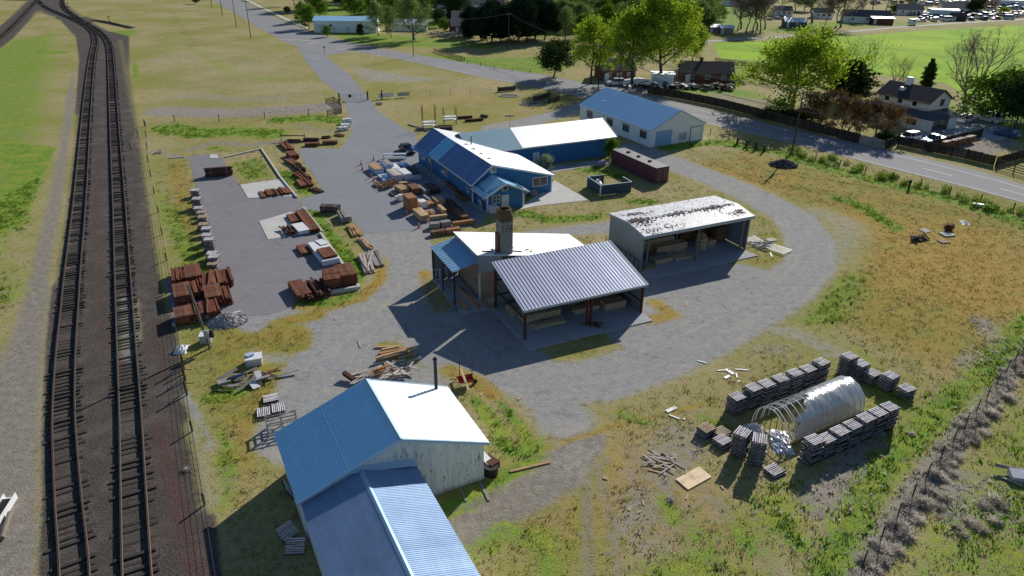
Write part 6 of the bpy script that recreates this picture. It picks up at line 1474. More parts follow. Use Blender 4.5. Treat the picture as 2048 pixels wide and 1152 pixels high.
# racks and timber in the upper field
for i, (u0, u1, v, h) in enumerate(((847,870,258,4.6),(889,911,250,3.4))):
    a_, b_ = at(u0, v), at(u1, v-3); t = thing('lumber_rack', ('taller left','shorter right')[i]+' rusty post storage rack with white shelves in the upper field', 'rack', a_.lerp(b_, .5), .25, 'storage racks in the upper field'); l = (b_-a_).length
    for x in (-l/2, l/2):
        for y in (-.5, .9): MB().box(x-.05, x+.05, y-.05, y+.05, 0, h).build('post', M['rust'], t)
    for z in (.5, 1.2) if i == 0 else (.9, 1.5): MB().box(-l/2-.1, l/2+.1, -.5, .9, z, z+.12).build('shelf', M['trim'], t)
UG = 'timber left in the upper field'
for p, q, w_, H, m_, ms, lb in (((818,247),(834,252),8,.2,'palewood',.4,'pale board pile left of the tall rack'),((835,254),(855,260),8,.25,'greywood',.5,'grey board pile at the foot of the tall rack'),((915,233),(945,231),5,.5,'rustydark',.2,'dark red timber stack behind the racks, farther one'),((930,239),(966,236),6,.5,'rustydark',.1,'dark red timber stack behind the racks, nearer one'),((880,254),(905,253),6,.7,'dark',.1,'dark crates beside the store roof peak'),((962,229),(974,232),6,.4,'dark',.3,'small dark pile at the right of the upper field'),((752,206),(764,206),4,.4,'greywood',.4,'grey pile just inside the gate'),((1010,231),(1030,230),5,.15,'palewood',.9,'pale scattered stones and boards in the upper field')):
    bundle(p, q, w_, H, m_, lb, UG, 5, 3, 'timber_stack', 'timber', 0, ms)
# ---------------------------------------------------------------- trees
LM = {
 'cotton': leafmat('cottonwood_leaves', (.10, .215, .020), (.25, .36, .028), .42, (.48, .50, .05)),
 'green': leafmat('green_leaves', (.045, .115, .016), (.12, .21, .025), .32),
 'pale': leafmat('willow_leaves', (.10, .16, .05), (.19, .25, .08), .3),
 'pine': leafmat('pine_needles', (.008, .020, .012), (.026, .050, .028), .1),
 'dark': leafmat('dark_leaves', (.018, .040, .014), (.05, .085, .025), .2),
 'red': leafmat('copper_leaves', (.075, .070, .032), (.15, .095, .045), .3, (.34, .17, .07)),
 'sage': leafmat('silvery_leaves', (.16, .23, .13), (.27, .35, .22), .3),
 'twig': leafmat('grey_buds', (.13, .105, .09), (.22, .18, .155), .15),
 'bud': leafmat('budding_twigs', (.17, .15, .05), (.26, .22, .07), .2),
 'tumble': leafmat('dead_tumbleweed', (.34, .30, .27), (.60, .54, .48), .35),
 'weed': leafmat('green_weeds', (.075, .15, .02), (.20, .31, .045), .35),
 'straw': leafmat('dry_grass_blades', (.27, .21, .085), (.44, .34, .15), .25),
 'olive': leafmat('olive_grass_blades', (.15, .16, .04), (.28, .27, .075), .25),
}
def branch(mb, tips, r, p, d, L, rad, depth, spread, up, kids, shrink, sides):
    n = 3; pts = [p]; dd = d.copy()
    for i in range(n):
        dd = (dd+Vector((r.gauss(0, .12), r.gauss(0, .12), r.gauss(0, .08)+up*.12))).normalized(); pts.append(pts[-1]+dd*(L/n))
    for i in range(n): mb.tube(pts[i], pts[i+1], rad*(1-.28*i/n), rad*(1-.28*(i+1)/n), sides, False)
    if depth == 0: tips.append((pts[-1], dd)); tips.append((pts[-2], dd)); return
    for k_ in range(kids):
        at_ = pts[-1] if k_ < 2 else pts[r.choice((1, 2))]
        a = r.uniform(0, 6.283); s = spread*r.uniform(.6, 1.25)
        ref = Vector((0, 0, 1)) if abs(dd.z) < .9 else Vector((1, 0, 0)); e1 = dd.cross(ref).normalized(); e2 = dd.cross(e1)
        nd = (dd*math.cos(s)+(e1*math.cos(a)+e2*math.sin(a))*math.sin(s)+Vector((0, 0, up*.25))).normalized()
        branch(mb, tips, r, at_, nd, L*shrink*r.uniform(.8, 1.15), rad*.62, depth-1, spread, up, kids, shrink, max(3, sides-1))
def leaf(mb, r, c, s):
    a, b = r.uniform(0, 6.283), r.uniform(-1, 1); n = Vector((math.cos(a)*math.sqrt(1-b*b), math.sin(a)*math.sqrt(1-b*b), b))
    t = n.orthogonal().normalized(); q = n.cross(t); an = r.uniform(0, 6.283); t, q = t*math.cos(an)+q*math.sin(an), q*math.cos(an)-t*math.sin(an)
    mb.add([c-t*s*.5, c+q*s*.32, c+t*s*.5, c-q*s*.32], [(0, 1, 2, 3)])
PROTO = {}
def tree_proto(key, seed, kind, H, Rr, lm, leafs=40, ls=.34, clump=.9, depth=4, kids=3, trunk=.22, bark='bark', spread=.55, up=.35, multi=1, forkz=.22, label='tree', fill=60):
    r = random.Random(seed)
    t = thing('tree' if kind != 'shrub' else 'shrub', label, 'tree'); tips = []; mb = MB()
    if kind in ('broad', 'bare', 'shrub'):
        for k_ in range(multi):
            p = Vector((r.gauss(0, .25), r.gauss(0, .25), -.2)) if multi > 1 else Vector((0, 0, -.2)); nseg = 10; top = H*.66; pts = [p]
            ln = Vector((r.gauss(0, .1), r.gauss(0, .1), 0))*(2 if multi > 1 else 1)
            for i in range(nseg): pts.append(pts[-1]+Vector((r.gauss(0, .02*H/nseg*4), r.gauss(0, .02*H/nseg*4), 0))+(ln+Vector((0, 0, 1)))*(top/nseg))
            for i in range(nseg): mb.tube(pts[i], pts[i+1], trunk*(1.25 if i == 0 else 1)*(1-.075*i), trunk*(1-.075*(i+1)), 8, False)
            nb = (12 if multi == 1 else 7) if kind != 'shrub' else 6; a0 = r.uniform(0, 6.28)
            for b in range(nb):
                f = b/(nb-1); z = H*(forkz+(.64-forkz)*f); q = min(nseg-1, int(z/top*nseg)); tp = pts[q].lerp(pts[q+1], z/top*nseg-q)
                a = a0+b*2.4+r.gauss(0, .25); el = .25+.95*f+r.gauss(0, .12); l = Rr*(.42+.3*math.sin(math.pi*min(1, f+.25)))*r.uniform(.8, 1.15)
                if kind == 'bare': el += .25; l *= 1.1
                branch(mb, tips, r, tp, Vector((math.cos(a)*math.cos(el), math.sin(a)*math.cos(el), math.sin(el))), l, trunk*(.42-.16*f), depth-2, spread, up, kids, .72, 5)
        zs = sorted(p.z for p, d in tips)[int(len(tips)*.98)]; sc = H/zs; rs = sorted((p.xy.length for p, d in tips))[int(len(tips)*.92)]; sr = Rr/rs
        mb.v = [(v[0]*(1+(sr-1)*min(1, v[2]/(H*.3))), v[1]*(1+(sr-1)*min(1, v[2]/(H*.3))), v[2]*sc) if v[2] > 0 else v for v in mb.v]
        mb.v = [tuple(v) for v in mb.v]
        tips = [(Vector((p.x*(1+(sr-1)*min(1, max(0, p.z)/(H*.3))), p.y*(1+(sr-1)*min(1, max(0, p.z)/(H*.3))), p.z*sc)), d) for p, d in tips]
        mb.build('trunk', M[bark], t)
        if kind == 'broad' and leafs:   # twigs too fine to draw: fill the round of the crown
            zc = H*(.56+.25*forkz); rz_ = H-zc-.2
            for i in range(fill):
                a, q = r.uniform(0, 6.283), r.uniform(-.95, 1); cq = math.sqrt(1-q*q); f = r.uniform(.45, .97)*(1+.10*math.sin(3*a+seed)+.08*math.sin(5*q+2*a))
                tips.append((Vector((Rr*.93*f*cq*math.cos(a), Rr*.93*f*cq*math.sin(a), zc+rz_*f*q)), None))
        if leafs:
            cm = MB()
            for p, d in tips:
                k_ = leafs*r.uniform(.3, 1.5)
                cs = clump*r.uniform(.6, 1.3)
                for i in range(int(k_)):
                    c = p+Vector((r.gauss(0, cs), r.gauss(0, cs), r.gauss(0, cs*.75)))
                    if c.z > .3: leaf(cm, r, c, ls*r.uniform(.6, 1.3))
            cm.build('crown', lm, t)
    else:  # conifer
        mb.tube((0, 0, -.2), (0, 0, H*.98), trunk, .03, 8, False); cm = MB(); z = H*(.06 if kind == 'spruce' else .16)
        while z < H*.98:
            f = (z/H); rad = Rr*((1-f)**(.85 if kind == 'spruce' else .55))*(1 if kind == 'spruce' else r.uniform(.5, 1.15)*min(1, f*4+.25)); nb = 7 if kind == 'spruce' else 6; a0 = r.uniform(0, 6)
            for b in range(nb):
                a = a0+6.283*b/nb+r.gauss(0, .2); l = rad*r.uniform(.7, 1.15); dz = -.18 if kind == 'spruce' else .15
                e = Vector((math.cos(a)*l, math.sin(a)*l, z+dz*l)); mb.tube((0, 0, z), e, .05, .015, 3, False)
                for i in range(int(10+l*leafs)):
                    q = r.random()**.7; c = Vector((0, 0, z)).lerp(e, q)+Vector((r.gauss(0, .12+.13*l*.6), r.gauss(0, .12+.13*l*.6), r.gauss(0, .13))); leaf(cm, r, c, ls*r.uniform(.6, 1.3))
            z += H*(.045 if kind == 'spruce' else .055)
        mb.build('trunk', M[bark], t); cm.build('crown', lm, t)
    PROTO[key] = [t, H, False]; return t
tree_proto('cotA', 1, 'broad', 15, 5.2, LM['cotton'], 34, .42, .70, 4, 3, .34, forkz=.2, fill=150)
tree_proto('cotB', 2, 'broad', 17, 5.8, LM['cotton'], 36, .44, .74, 4, 3, .38, forkz=.2, fill=170)
tree_proto('cotC', 3, 'broad', 11, 6.0, LM['cotton'], 40, .38, .66, 4, 3, .34, forkz=.16, fill=190)
tree_proto('grnA', 4, 'broad', 9, 3.8, LM['green'], 48, .42, .7, 3, 3, .2, forkz=.18)
tree_proto('grnB', 5, 'broad', 11, 5.0, LM['green'], 60, .50, .85, 3, 3, .25, forkz=.15)
tree_proto('palA', 6, 'broad', 12, 4.8, LM['pale'], 50, .42, .8, 3, 3, .24, forkz=.15)
tree_proto('palB', 7, 'broad', 14, 6.6, LM['pale'], 44, .40, .85, 4, 3, .34, forkz=.12)
tree_proto('drkA', 8, 'broad', 8, 3.8, LM['dark'], 70, .36, .6, 3, 3, .18, forkz=.2)
tree_proto('pinA', 9, 'pine', 15, 4.8, LM['pine'], 34, .6, trunk=.26)
tree_proto('pinB', 10, 'pine', 13, 5.4, LM['pine'], 34, .6, trunk=.24)
tree_proto('pinC', 29, 'broad', 13, 5.2, LM['pine'], 70, .55, .9, 4, 3, .3, forkz=.12)
tree_proto('spr', 11, 'spruce', 12, 2.6, LM['pine'], 26, .42, trunk=.2)
tree_proto('conW', 12, 'pine', 10, 5.6, LM['dark'], 38, .5, trunk=.25)
tree_proto('barA', 13, 'bare', 17, 9.5, LM['twig'], 7, .22, .55, 5, 3, .52, 'bark_pale', .5, .3, 2, .10)
tree_proto('barB', 14, 'bare', 10, 4.5, LM['bud'], 2, .2, .4, 4, 3, .12, 'bark_grey', .45, .5, 3, .05)
tree_proto('barC', 15, 'bare', 16, 4.6, LM['twig'], 14, .42, .75, 4, 3, .28, 'bark_grey', .4, .6, 1, .3)
tree_proto('redA', 16, 'broad', 5.5, 3.2, LM['red'], 60, .25, .42, 3, 3, .14, forkz=.10, multi=2, fill=14)
tree_proto('bush', 17, 'shrub', 2.2, 1.3, LM['sage'], 26, .16, .25, 3, 3, .05, multi=3, forkz=.1)
tree_proto('gbush', 18, 'shrub', 3.2, 1.6, LM['green'], 40, .24, .35, 3, 3, .07, multi=3, forkz=.1)
tree_proto('dbush', 19, 'shrub', 1.6, 1.5, LM['dark'], 50, .2, .3, 3, 3, .06, multi=3, forkz=.05)
def tree(key, u, v, top, label, group=None, wide=1.0, rz=None, H=None, name=None, cat=None):
    """tree standing at pixel (u, v); top = pixel row of its crown top"""
    p = at(u, v); t, h0, used = PROTO[key]
    if H is None:
        d = Vector((p.x, p.y, 0)).length; lo, hi = .5, 60
        for _ in range(30):
            m_ = (lo+hi)/2; q = Vector((p.x, p.y, m_-CAMH)); y = 576-FPX*q.dot(_u)/q.dot(_f)
            if y > top: lo = m_
            else: hi = m_
        H = m_
    s = H/h0; sc = (s*wide, s*wide, s); rz = rnd.uniform(0, 6.28) if rz is None else rz
    if not used: o = t; PROTO[key][2] = True; o.location = p; o.scale = sc; o.rotation_euler = (0, 0, rz)
    else: o = dup(t, p, rz, None, None, sc)
    o['label'] = label
    if 'group' in o and not group: del o['group']
    if group: o['group'] = group
    nm = name or {'pin': 'pine_tree', 'spr': 'spruce_tree', 'con': 'conifer_tree', 'bar': 'bare_tree', 'bus': 'shrub', 'gbu': 'shrub', 'dbu': 'shrub', 'red': 'copper_leaved_tree'}.get(key[:3], 'leafy_tree'); o.name = nm
    o['category'] = cat or ('shrub' if 'bu' in key else 'tree'); return o
tree('cotA', 1181,168,40,'tall yellow green tree leftmost of the big trees beyond the highway', wide=1.0)
tree('cotB', 1262,173,20,'tall yellow green tree standing by the white trailer across the highway', wide=1.1)
tree('cotB', 1326,168,-8,'tallest brightest yellow tree in the middle of the big row across the highway', wide=1.15)
tree('cotA', 1382,133,52,'yellow green tree at the right end of the big row, overhanging a brick house', wide=1.0)
tree('cotC', 1584,222,63,'broad round yellow green tree beside the fence left of the dark conifer', wide=1.1)
tree('drkA', 1106,156,86,'small dark round tree alone on the verge across the highway', wide=1.2)
tree('conW', 1694,205,118,'wide dark conifer beside the broad yellow green tree', wide=1.35)
tree('barA', 1930,217,60,'large bare branching tree in front of the bright green field', wide=.85, rz=.8)
tree('barB', 1722,168,72,'bare multi stemmed tree between the dark conifer and the field', wide=1.25)
tree('barB', 1788,168,108,'low spreading budding tree just left of the house chimney', wide=1.3)
tree('barB', 1806,160,118,'thin bare tree just behind the house chimney', wide=.8)
tree('conW', 1849,186,115,'dark green conical tree behind the house roof', wide=.45)
tree('drkA', 2028,258,158,'dark green tree at the right edge beside the pergola', wide=1.0)
tree('gbush', 2000,240,150,'pale green half leafed tree left of the right edge tree', wide=1.6)
tree('redA', 1632,258,186,'copper leaved tree behind the utility pole', wide=.85)
tree('redA', 1685,270,193,'copper and olive tree in the middle of the copper row', wide=.85)
tree('redA', 1752,276,206,'largest orange copper tree beside the cream house', wide=1.05)
tree('redA', 1716,268,206,'dull copper tree filling the gap in the copper row', wide=.6)
tree('dbush', 1769,281,265,'small clipped round bush by the driveway gate', wide=1.2)
tree('dbush', 1600,240,222,'dark hedge bush at the foot of the broad yellow green tree', wide=2.2)
tree('dbush', 1545,236,222,'dark low hedge bush behind the board fence', wide=2.2)
tree('bush', 1091,338,311,'silvery shrub beside the long blue warehouse', wide=1.0)
tree('gbush', 1222,318,278,'bright green shrub at the end of the long warehouse by the container', wide=.75)
tree('redA', 1216,125,92,'dark red small tree between two big yellow green trees', wide=.7)
tree('palB', 828,80,-6,'big pale willow by the far pole beyond the junction', wide=.95)
tree('palA', 757,72,5,'pale green tree in front of the far blue building', wide=.85)
tree('palA', 783,75,14,'slim pale green tree right of the far blue building', wide=.7)
tree('grnA', 655,74,52,'small green tree before the left end of the far blue building', wide=1.0)
tree('drkA', 720,75,49,'small dark tree before the far blue building', wide=.6)
tree('grnA', 618,58,12,'green tree left of the far blue building', wide=1.1)
tree('grnB', 640,38,-5,'larger green tree behind the left end of the far blue building', wide=1.1)
tree('grnA', 606,45,5,'green tree at the far sidewalk', wide=1.0)
tree('grnA', 888,65,38,'bright green round tree in front of grey roofed houses', wide=1.0)
tree('spr', 900,38,-8,'slim dark spruce standing before a grey roof', wide=1.0)
tree('drkA', 877,55,20,'dark tree by the corner of the grey roofed houses', wide=.9)
tree('spr', 936,74,22,'dark spruce left of the pine cluster', wide=1.3)
PG = 'dark pines in the cluster beyond the pasture'
for i, (u, v, tp, k_) in enumerate(((984,86,8,'pinC'),(1001,87,14,'pinB'),(1036,86,0,'pinC'),(1054,84,6,'pinA'),(1089,80,12,'pinC'),(962,80,22,'pinB'),(1070,78,2,'pinC'),(1018,80,6,'pinA'),(945,72,18,'pinC'))):
    tree(k_, u, v, tp, 'tall dark pine in the dense cluster beyond the pasture', PG, 1.15)
for u, v, tp, k_, lb, w_ in ((1130,80,18,'palA','pale grey green tree behind the pines',1.0),(1165,62,8,'palA','pale green tree behind the leftmost big tree',1.1),(1210,70,12,'grnB','green tree in the gap between the big trees',.9),(1225,105,60,'grnA','small green tree in the gap before the dark red tree',.8),(1104,60,-5,'palB','large pale tree behind the pine cluster',.7)): tree(k_, u, v, tp, lb, None, w_)
BG = 'bare brown trees along the top edge'
for u, v, tp in ((1215,20,-30),(1250,22,-35),(1285,25,-25),(1320,28,-25),(1475,62,0),(1492,66,-12),(1505,66,-15),(1520,67,-10),(1624,46,-40),(1672,56,-20),(1681,55,-30),(1650,52,-5),(1715,40,-20),(1745,32,-25),(1770,28,-30),(1230,30,-15),(1262,32,-18),(1298,34,-15),(1205,28,-20),(1275,16,-30),(1482,58,-12),(1514,60,-8),(1530,58,-14),(1560,30,-30),(1590,26,-30)):
    tree('barC', u, v, tp, 'bare brown tree among the far houses along the top edge', BG, rnd.uniform(1.1, 1.7))
GG = 'far green trees along the top edge'
for i in range(105):
    u = rnd.uniform(560, 2080); v = rnd.uniform(-42, 4) if i % 3 else rnd.uniform(0, 20)
    if i > 70: u = rnd.uniform(640, 1500); v = rnd.uniform(-25, 14)
    if u < 700 and v < -5: continue
    if 1830 < u and v > 8: continue
    tree(rnd.choice(('grnA', 'grnB', 'palA', 'drkA', 'pinB', 'grnB', 'palB', 'barC')), u, v, None, 'far tree among the houses at the top edge', 'far trees among the houses at the top edge', 1.15, H=rnd.uniform(7, 15))
for u, v, tp, k_, lb in ((1609,22,-15,'grnB','leafy green tree behind the far white houses left of the bare trunks'),(1438,41,12,'grnA','small round green tree on the far lawn'),(1786,28,10,'grnA','green bush tree beside the far grey roofed house'),(1962,26,-12,'redA','dark reddish tree in the crowded vehicle lot'),(1945,28,-2,'drkA','large dark tree in the crowded vehicle lot'),(2006,30,14,'cotC','small yellow green tree in the crowded vehicle lot')): tree(k_, u, v, tp, lb, None, 1.3)
MG = 'trees massed behind the big yellow green row'
for i in range(34):
    u = rnd.uniform(1105, 1430); v = rnd.uniform(18, 78)
    tree(rnd.choice(('palA', 'grnB', 'drkA', 'palB', 'grnA')), u, v, None, 'green tree massed behind the big yellow green row across the highway', MG, 1.1, H=rnd.uniform(8, 13))
for i in range(16):
    u = rnd.uniform(690, 950); v = rnd.uniform(6, 42)
    tree(rnd.choice(('palA', 'grnB', 'drkA', 'pinB', 'grnA', 'palB')), u, v, None, 'green tree in the yards behind the far blue building', 'trees in the yards behind the far blue building', 1.1, H=rnd.uniform(8, 13))
for u, v in ((392,8),(575,28)): tree('drkA', u, v, v-14, ('low dark tree in the far dry field' if u < 500 else 'low dark tree beside the far sidewalk'), None, 1.2)
for k_ in list(PROTO):
    if not PROTO[k_][2]:
        for ch in list(PROTO[k_][0].children): bpy.data.objects.remove(ch)
        bpy.data.objects.remove(PROTO[k_][0])
# ---------------------------------------------------------------- houses
def house(u, v, yaw, L, W_, he, hr, wall, roof, label, name='house', nwin=3, gd=None, cat='house', rake=.35):
    t = thing(name, label, cat, at(u, v), yaw); gw = gable_wall(1, he, hr-.08, .5)
    wl = MB(); wl.wall((0, 0), (L, 0), he, 0); wl.wall((L, .12), (L, W_-.12), gw, 0); wl.wall((L, W_), (0, W_), he, 0); wl.wall((0, W_-.12), (0, .12), gw, 0); wl.build('wall', M[wall], t)
    rf = MB(); e = rake; sl = (hr-he)/(W_/2); rf.sheet((-e, -e, he-e*sl), (L+e, -e, he-e*sl), (L+e, W_/2, hr), (-e, W_/2, hr)); rf.sheet((L+e, W_+e, he-e*sl), (-e, W_+e, he-e*sl), (-e, W_/2+.003, hr), (L+e, W_/2+.003, hr)); rf.build('roof', M[roof], t)
    for i in range(nwin): window(t, (L*(i+.6)/(nwin+.2), 0, he*.58), (0, -1), 1.1, 1.0, 2, 1)
    door(t, (L*.12, 0, .05), (0, -1), 1.0, min(2.0, he-.2), 'door_white')
    return t
t = house(628.5,65,.05,24,9,4.4,5.6,'white_siding','roof_blue','long pale blue metal building with several doors beyond the road junction','metal_building',2,cat='building')
for x in (7.5, 13, 16.5): door(t, (x, 0, .05), (0, -1), 1.2, 2.2, 'door_white')
lr_ = MB(); lr_.sheet((1.2, -1.6, 2.6), (4.2, -1.6, 2.6), (4.2, -.02, 3.1), (1.2, -.02, 3.1)); lr_.build('porch_roof', M['roof_wing'], t)
house(783,62,.02,14,8,2.6,4.2,'white_siding','roof_wing','low white roofed shed half hidden by the pale willow','shed',1,cat='shed')
house(904,67,.2,17,9,2.8,4.8,'brick','shingle_blue','low house with slate grey roof behind the bright green round tree')
house(906,50,.15,22,10,3.0,5.2,'cream','shingle_blue','house with a slate grey roof second from the road behind the pines')
house(868,28,.1,34,11,4.5,7.0,'white_siding','shingle_blue','wide two storey grey roofed house at the top edge left of the pines', nwin=5)
t = house(1205,163,.15,9,9,2.9,5.2,'brick','shingle','brick house with a cross gable between the tall yellow green trees'); window(t, (9, 3, 1.6), (1, 0), 1.2, 1.1)
t = house(1362,165,-.1,13.5,9,2.7,5.0,'brick','shingle','brick house with a dark roof behind the junk row across the highway', nwin=3)
MB().box(5, 5.8, 4.6, 5.3, 4.6, 5.9).build('chimney', M['brick'], t)
house(1304,170,-.05,5.5,4,2.9,3.1,'white_siding','roof_wing','small white flat roofed shed between the big yellow green trees','shed',0,cat='shed')
for i, (u, v) in enumerate(((1419,66),(1441,68))): house(u, v, -.05, 5.0, 4.5, 2.4, 3.2, 'fence_pale', 'roof_wing', ('left','right')[i]+' small grey shed on the far lawn before the canal', 'shed', 0, cat='shed')
house(1570,55,-.05,9,6,2.4,3.8,'navy_siding','roof_wing','low dark shed with a pale roof before the canal bank','shed',1,cat='shed')
house(1686,45,-.22,20,9,3.0,5.4,'white_siding','shingle_blue','long white sided house with a slate roof behind the bare trunks')
house(1744,49,-.1,9,6,2.8,3.2,'brick','roof_wing','white flat roofed shed on the lawn above the canal','shed',0,cat='shed')
house(1627,37,-.1,9,7,2.8,4.6,'white_siding','shingle_blue','white gabled house behind the bare trees at the top edge')
house(1550,33,-.1,8,8,2.8,4.6,'cream','shingle_blue','cream gabled house beside the lawn at the top edge')
house(1794,30,-.2,12,9,2.8,5.0,'cream','shingle_blue','far house with a grey roof left of the vehicle lot')
house(1884,26,-.25,18,11,2.8,5.2,'cream','shingle_blue','wide grey roofed house inside the crowded vehicle lot')
house(1905,42,-.1,6,5,2.2,3.6,'fence','shingle','brown shed at the lower edge of the vehicle lot','shed',0,cat='shed')
house(2000,12,-.1,20,12,3.5,4.2,'white_siding','roof_wing','white roofed long building at the back of the vehicle lot','building',0,cat='building')
house(1862,34,-.2,12,4.5,3.6,3.9,'roof_teal','roof_wing','pale blue box building in the middle of the vehicle lot','building',0,cat='building')
for u, v, y_, L, W_, lb in ((700,-6,.1,16,9,'far house above the blue building at the top edge'),(1330,20,0,16,9,'far house with a grey roof behind the tallest yellow tree'),(1450,12,0,16,9,'far house at the top edge beside the small round tree'),(1060,8,.1,14,9,'far house glimpsed through the pine tops')): house(u, v, y_, L, W_, 3, 5, 'white_siding', 'shingle_blue', lb)
# cream two-storey house
HH = thing('cream_house', 'two storey cream house with a dark shingle roof and lower skirt roof beyond the fence', 'house', (85.0, 147.2, 0), -1.04)
Lh, Wh, h1, h2, h3, fx, fy = 11.5, 7.6, 2.6, 5.5, 7.6, 3.0, -2.6
wl = MB(); wl.wall((-Lh, fy), (fx, fy), h1, 0); wl.wall((-Lh, 0), (-.002, 0), h2, 2.5); gw = gable_wall(1, h2, h3-.1, .5)
wl.wall((.002, .0), (.002, Wh), gw, 0); wl.wall((fx, fy+.12), (fx, fy+.5), h1, 0); wl.wall((fx, 3.6), (fx, Wh-1), h1, 0); wl.wall((fx, Wh-1), (.1, Wh-1), h1, 0); wl.wall((-.1, Wh), (-Lh, Wh), h2, 0); wl.wall((-Lh, Wh-.1), (-Lh, .1), gw, 0); wl.wall((-Lh, 0), (-Lh, fy+.1), h1, 0)
wl.wall((.1, fy+.5), (.1, 0), h1, 0); wl.build('wall', M['cream'], HH)
rf = MB(); e = .5; sl = (h3-h2)/(Wh/2); rf.sheet((-Lh-e, -e, h2-e*sl), (e, -e, h2-e*sl), (e, Wh/2, h3), (-Lh-e, Wh/2, h3)); rf.sheet((e, Wh+e, h2-e*sl), (-Lh-e, Wh+e, h2-e*sl), (-Lh-e, Wh/2+.003, h3), (e, Wh/2+.003, h3)); rf.build('roof', M['shingle'], HH)
fs = MB(); fs.beam((e+.03, -e, h2-e*sl-.08), (e+.03, Wh/2, h3-.08), .05, .2); fs.beam((e+.03, Wh/2, h3-.08), (e+.03, Wh+e, h2-e*sl-.08), .05, .2); fs.box(-Lh-e, e, -e-.06, -e, h2-e*sl-.2, h2-e*sl); fs.build('roof_edge_trim', M['brown'], HH)
sk = MB(); sk.sheet((-Lh-.4, fy-.4, h1-.05), (fx+.4, fy-.4, h1-.05), (.02, -.02, h1+.95), (-Lh-.4, -.02, h1+.95)); sk.sheet((fx+.4, fy-.4, h1-.06), (fx+.4, Wh-.6, h1-.06), (.03, Wh-.6, h1+.94), (.03, -.02, h1+.94)); sk.build('skirt_roof', M['shingle_blue'], HH)
MB().box(-8.2, -6.9, 3.3, 4.2, 6.6, 8.9).build('chimney', M['white_siding'], HH); MB().box(-8.0, -6.9, 1.5, 2.2, 6.3, 7.0).build('roof_vent', M['trim'], HH)
for x in (-9.3, -6.3, -3.0): window(HH, (x, 0, 4.75), (0, -1), .75, 1.1, 1, 1, 'brown')
window(HH, (-1.2, fy, 1.5), (0, -1), 1.9, 1.0, 3, 1, 'brown'); window(HH, (-6.5, fy, 1.5), (0, -1), 1.4, 1.0, 2, 1, 'brown'); window(HH, (0, 4.6, 4.9), (1, 0), 1.1, 1.2, 2, 2, 'brown')
pg = thing('pergola', 'long dark open pergola roof on thin posts behind the cream house', 'pergola', at(1915, 236), -.45)
mb = MB()
for i in range(14): mb.box(i*1.0-.05, i*1.0+.05, -.2, 4.4, 2.5, 2.62)
mb.box(-.2, 13.4, .3, .4, 2.38, 2.5); mb.box(-.2, 13.4, 3.9, 4.0, 2.38, 2.5); mb.build('slat_roof', M['dark'], pg)
for x in (.1, 4.4, 8.8, 13.1):
    for y in (.35, 3.95): MB().box(x-.07, x+.07, y-.07, y+.07, 0, 2.38).build('post', M['dark'], pg)
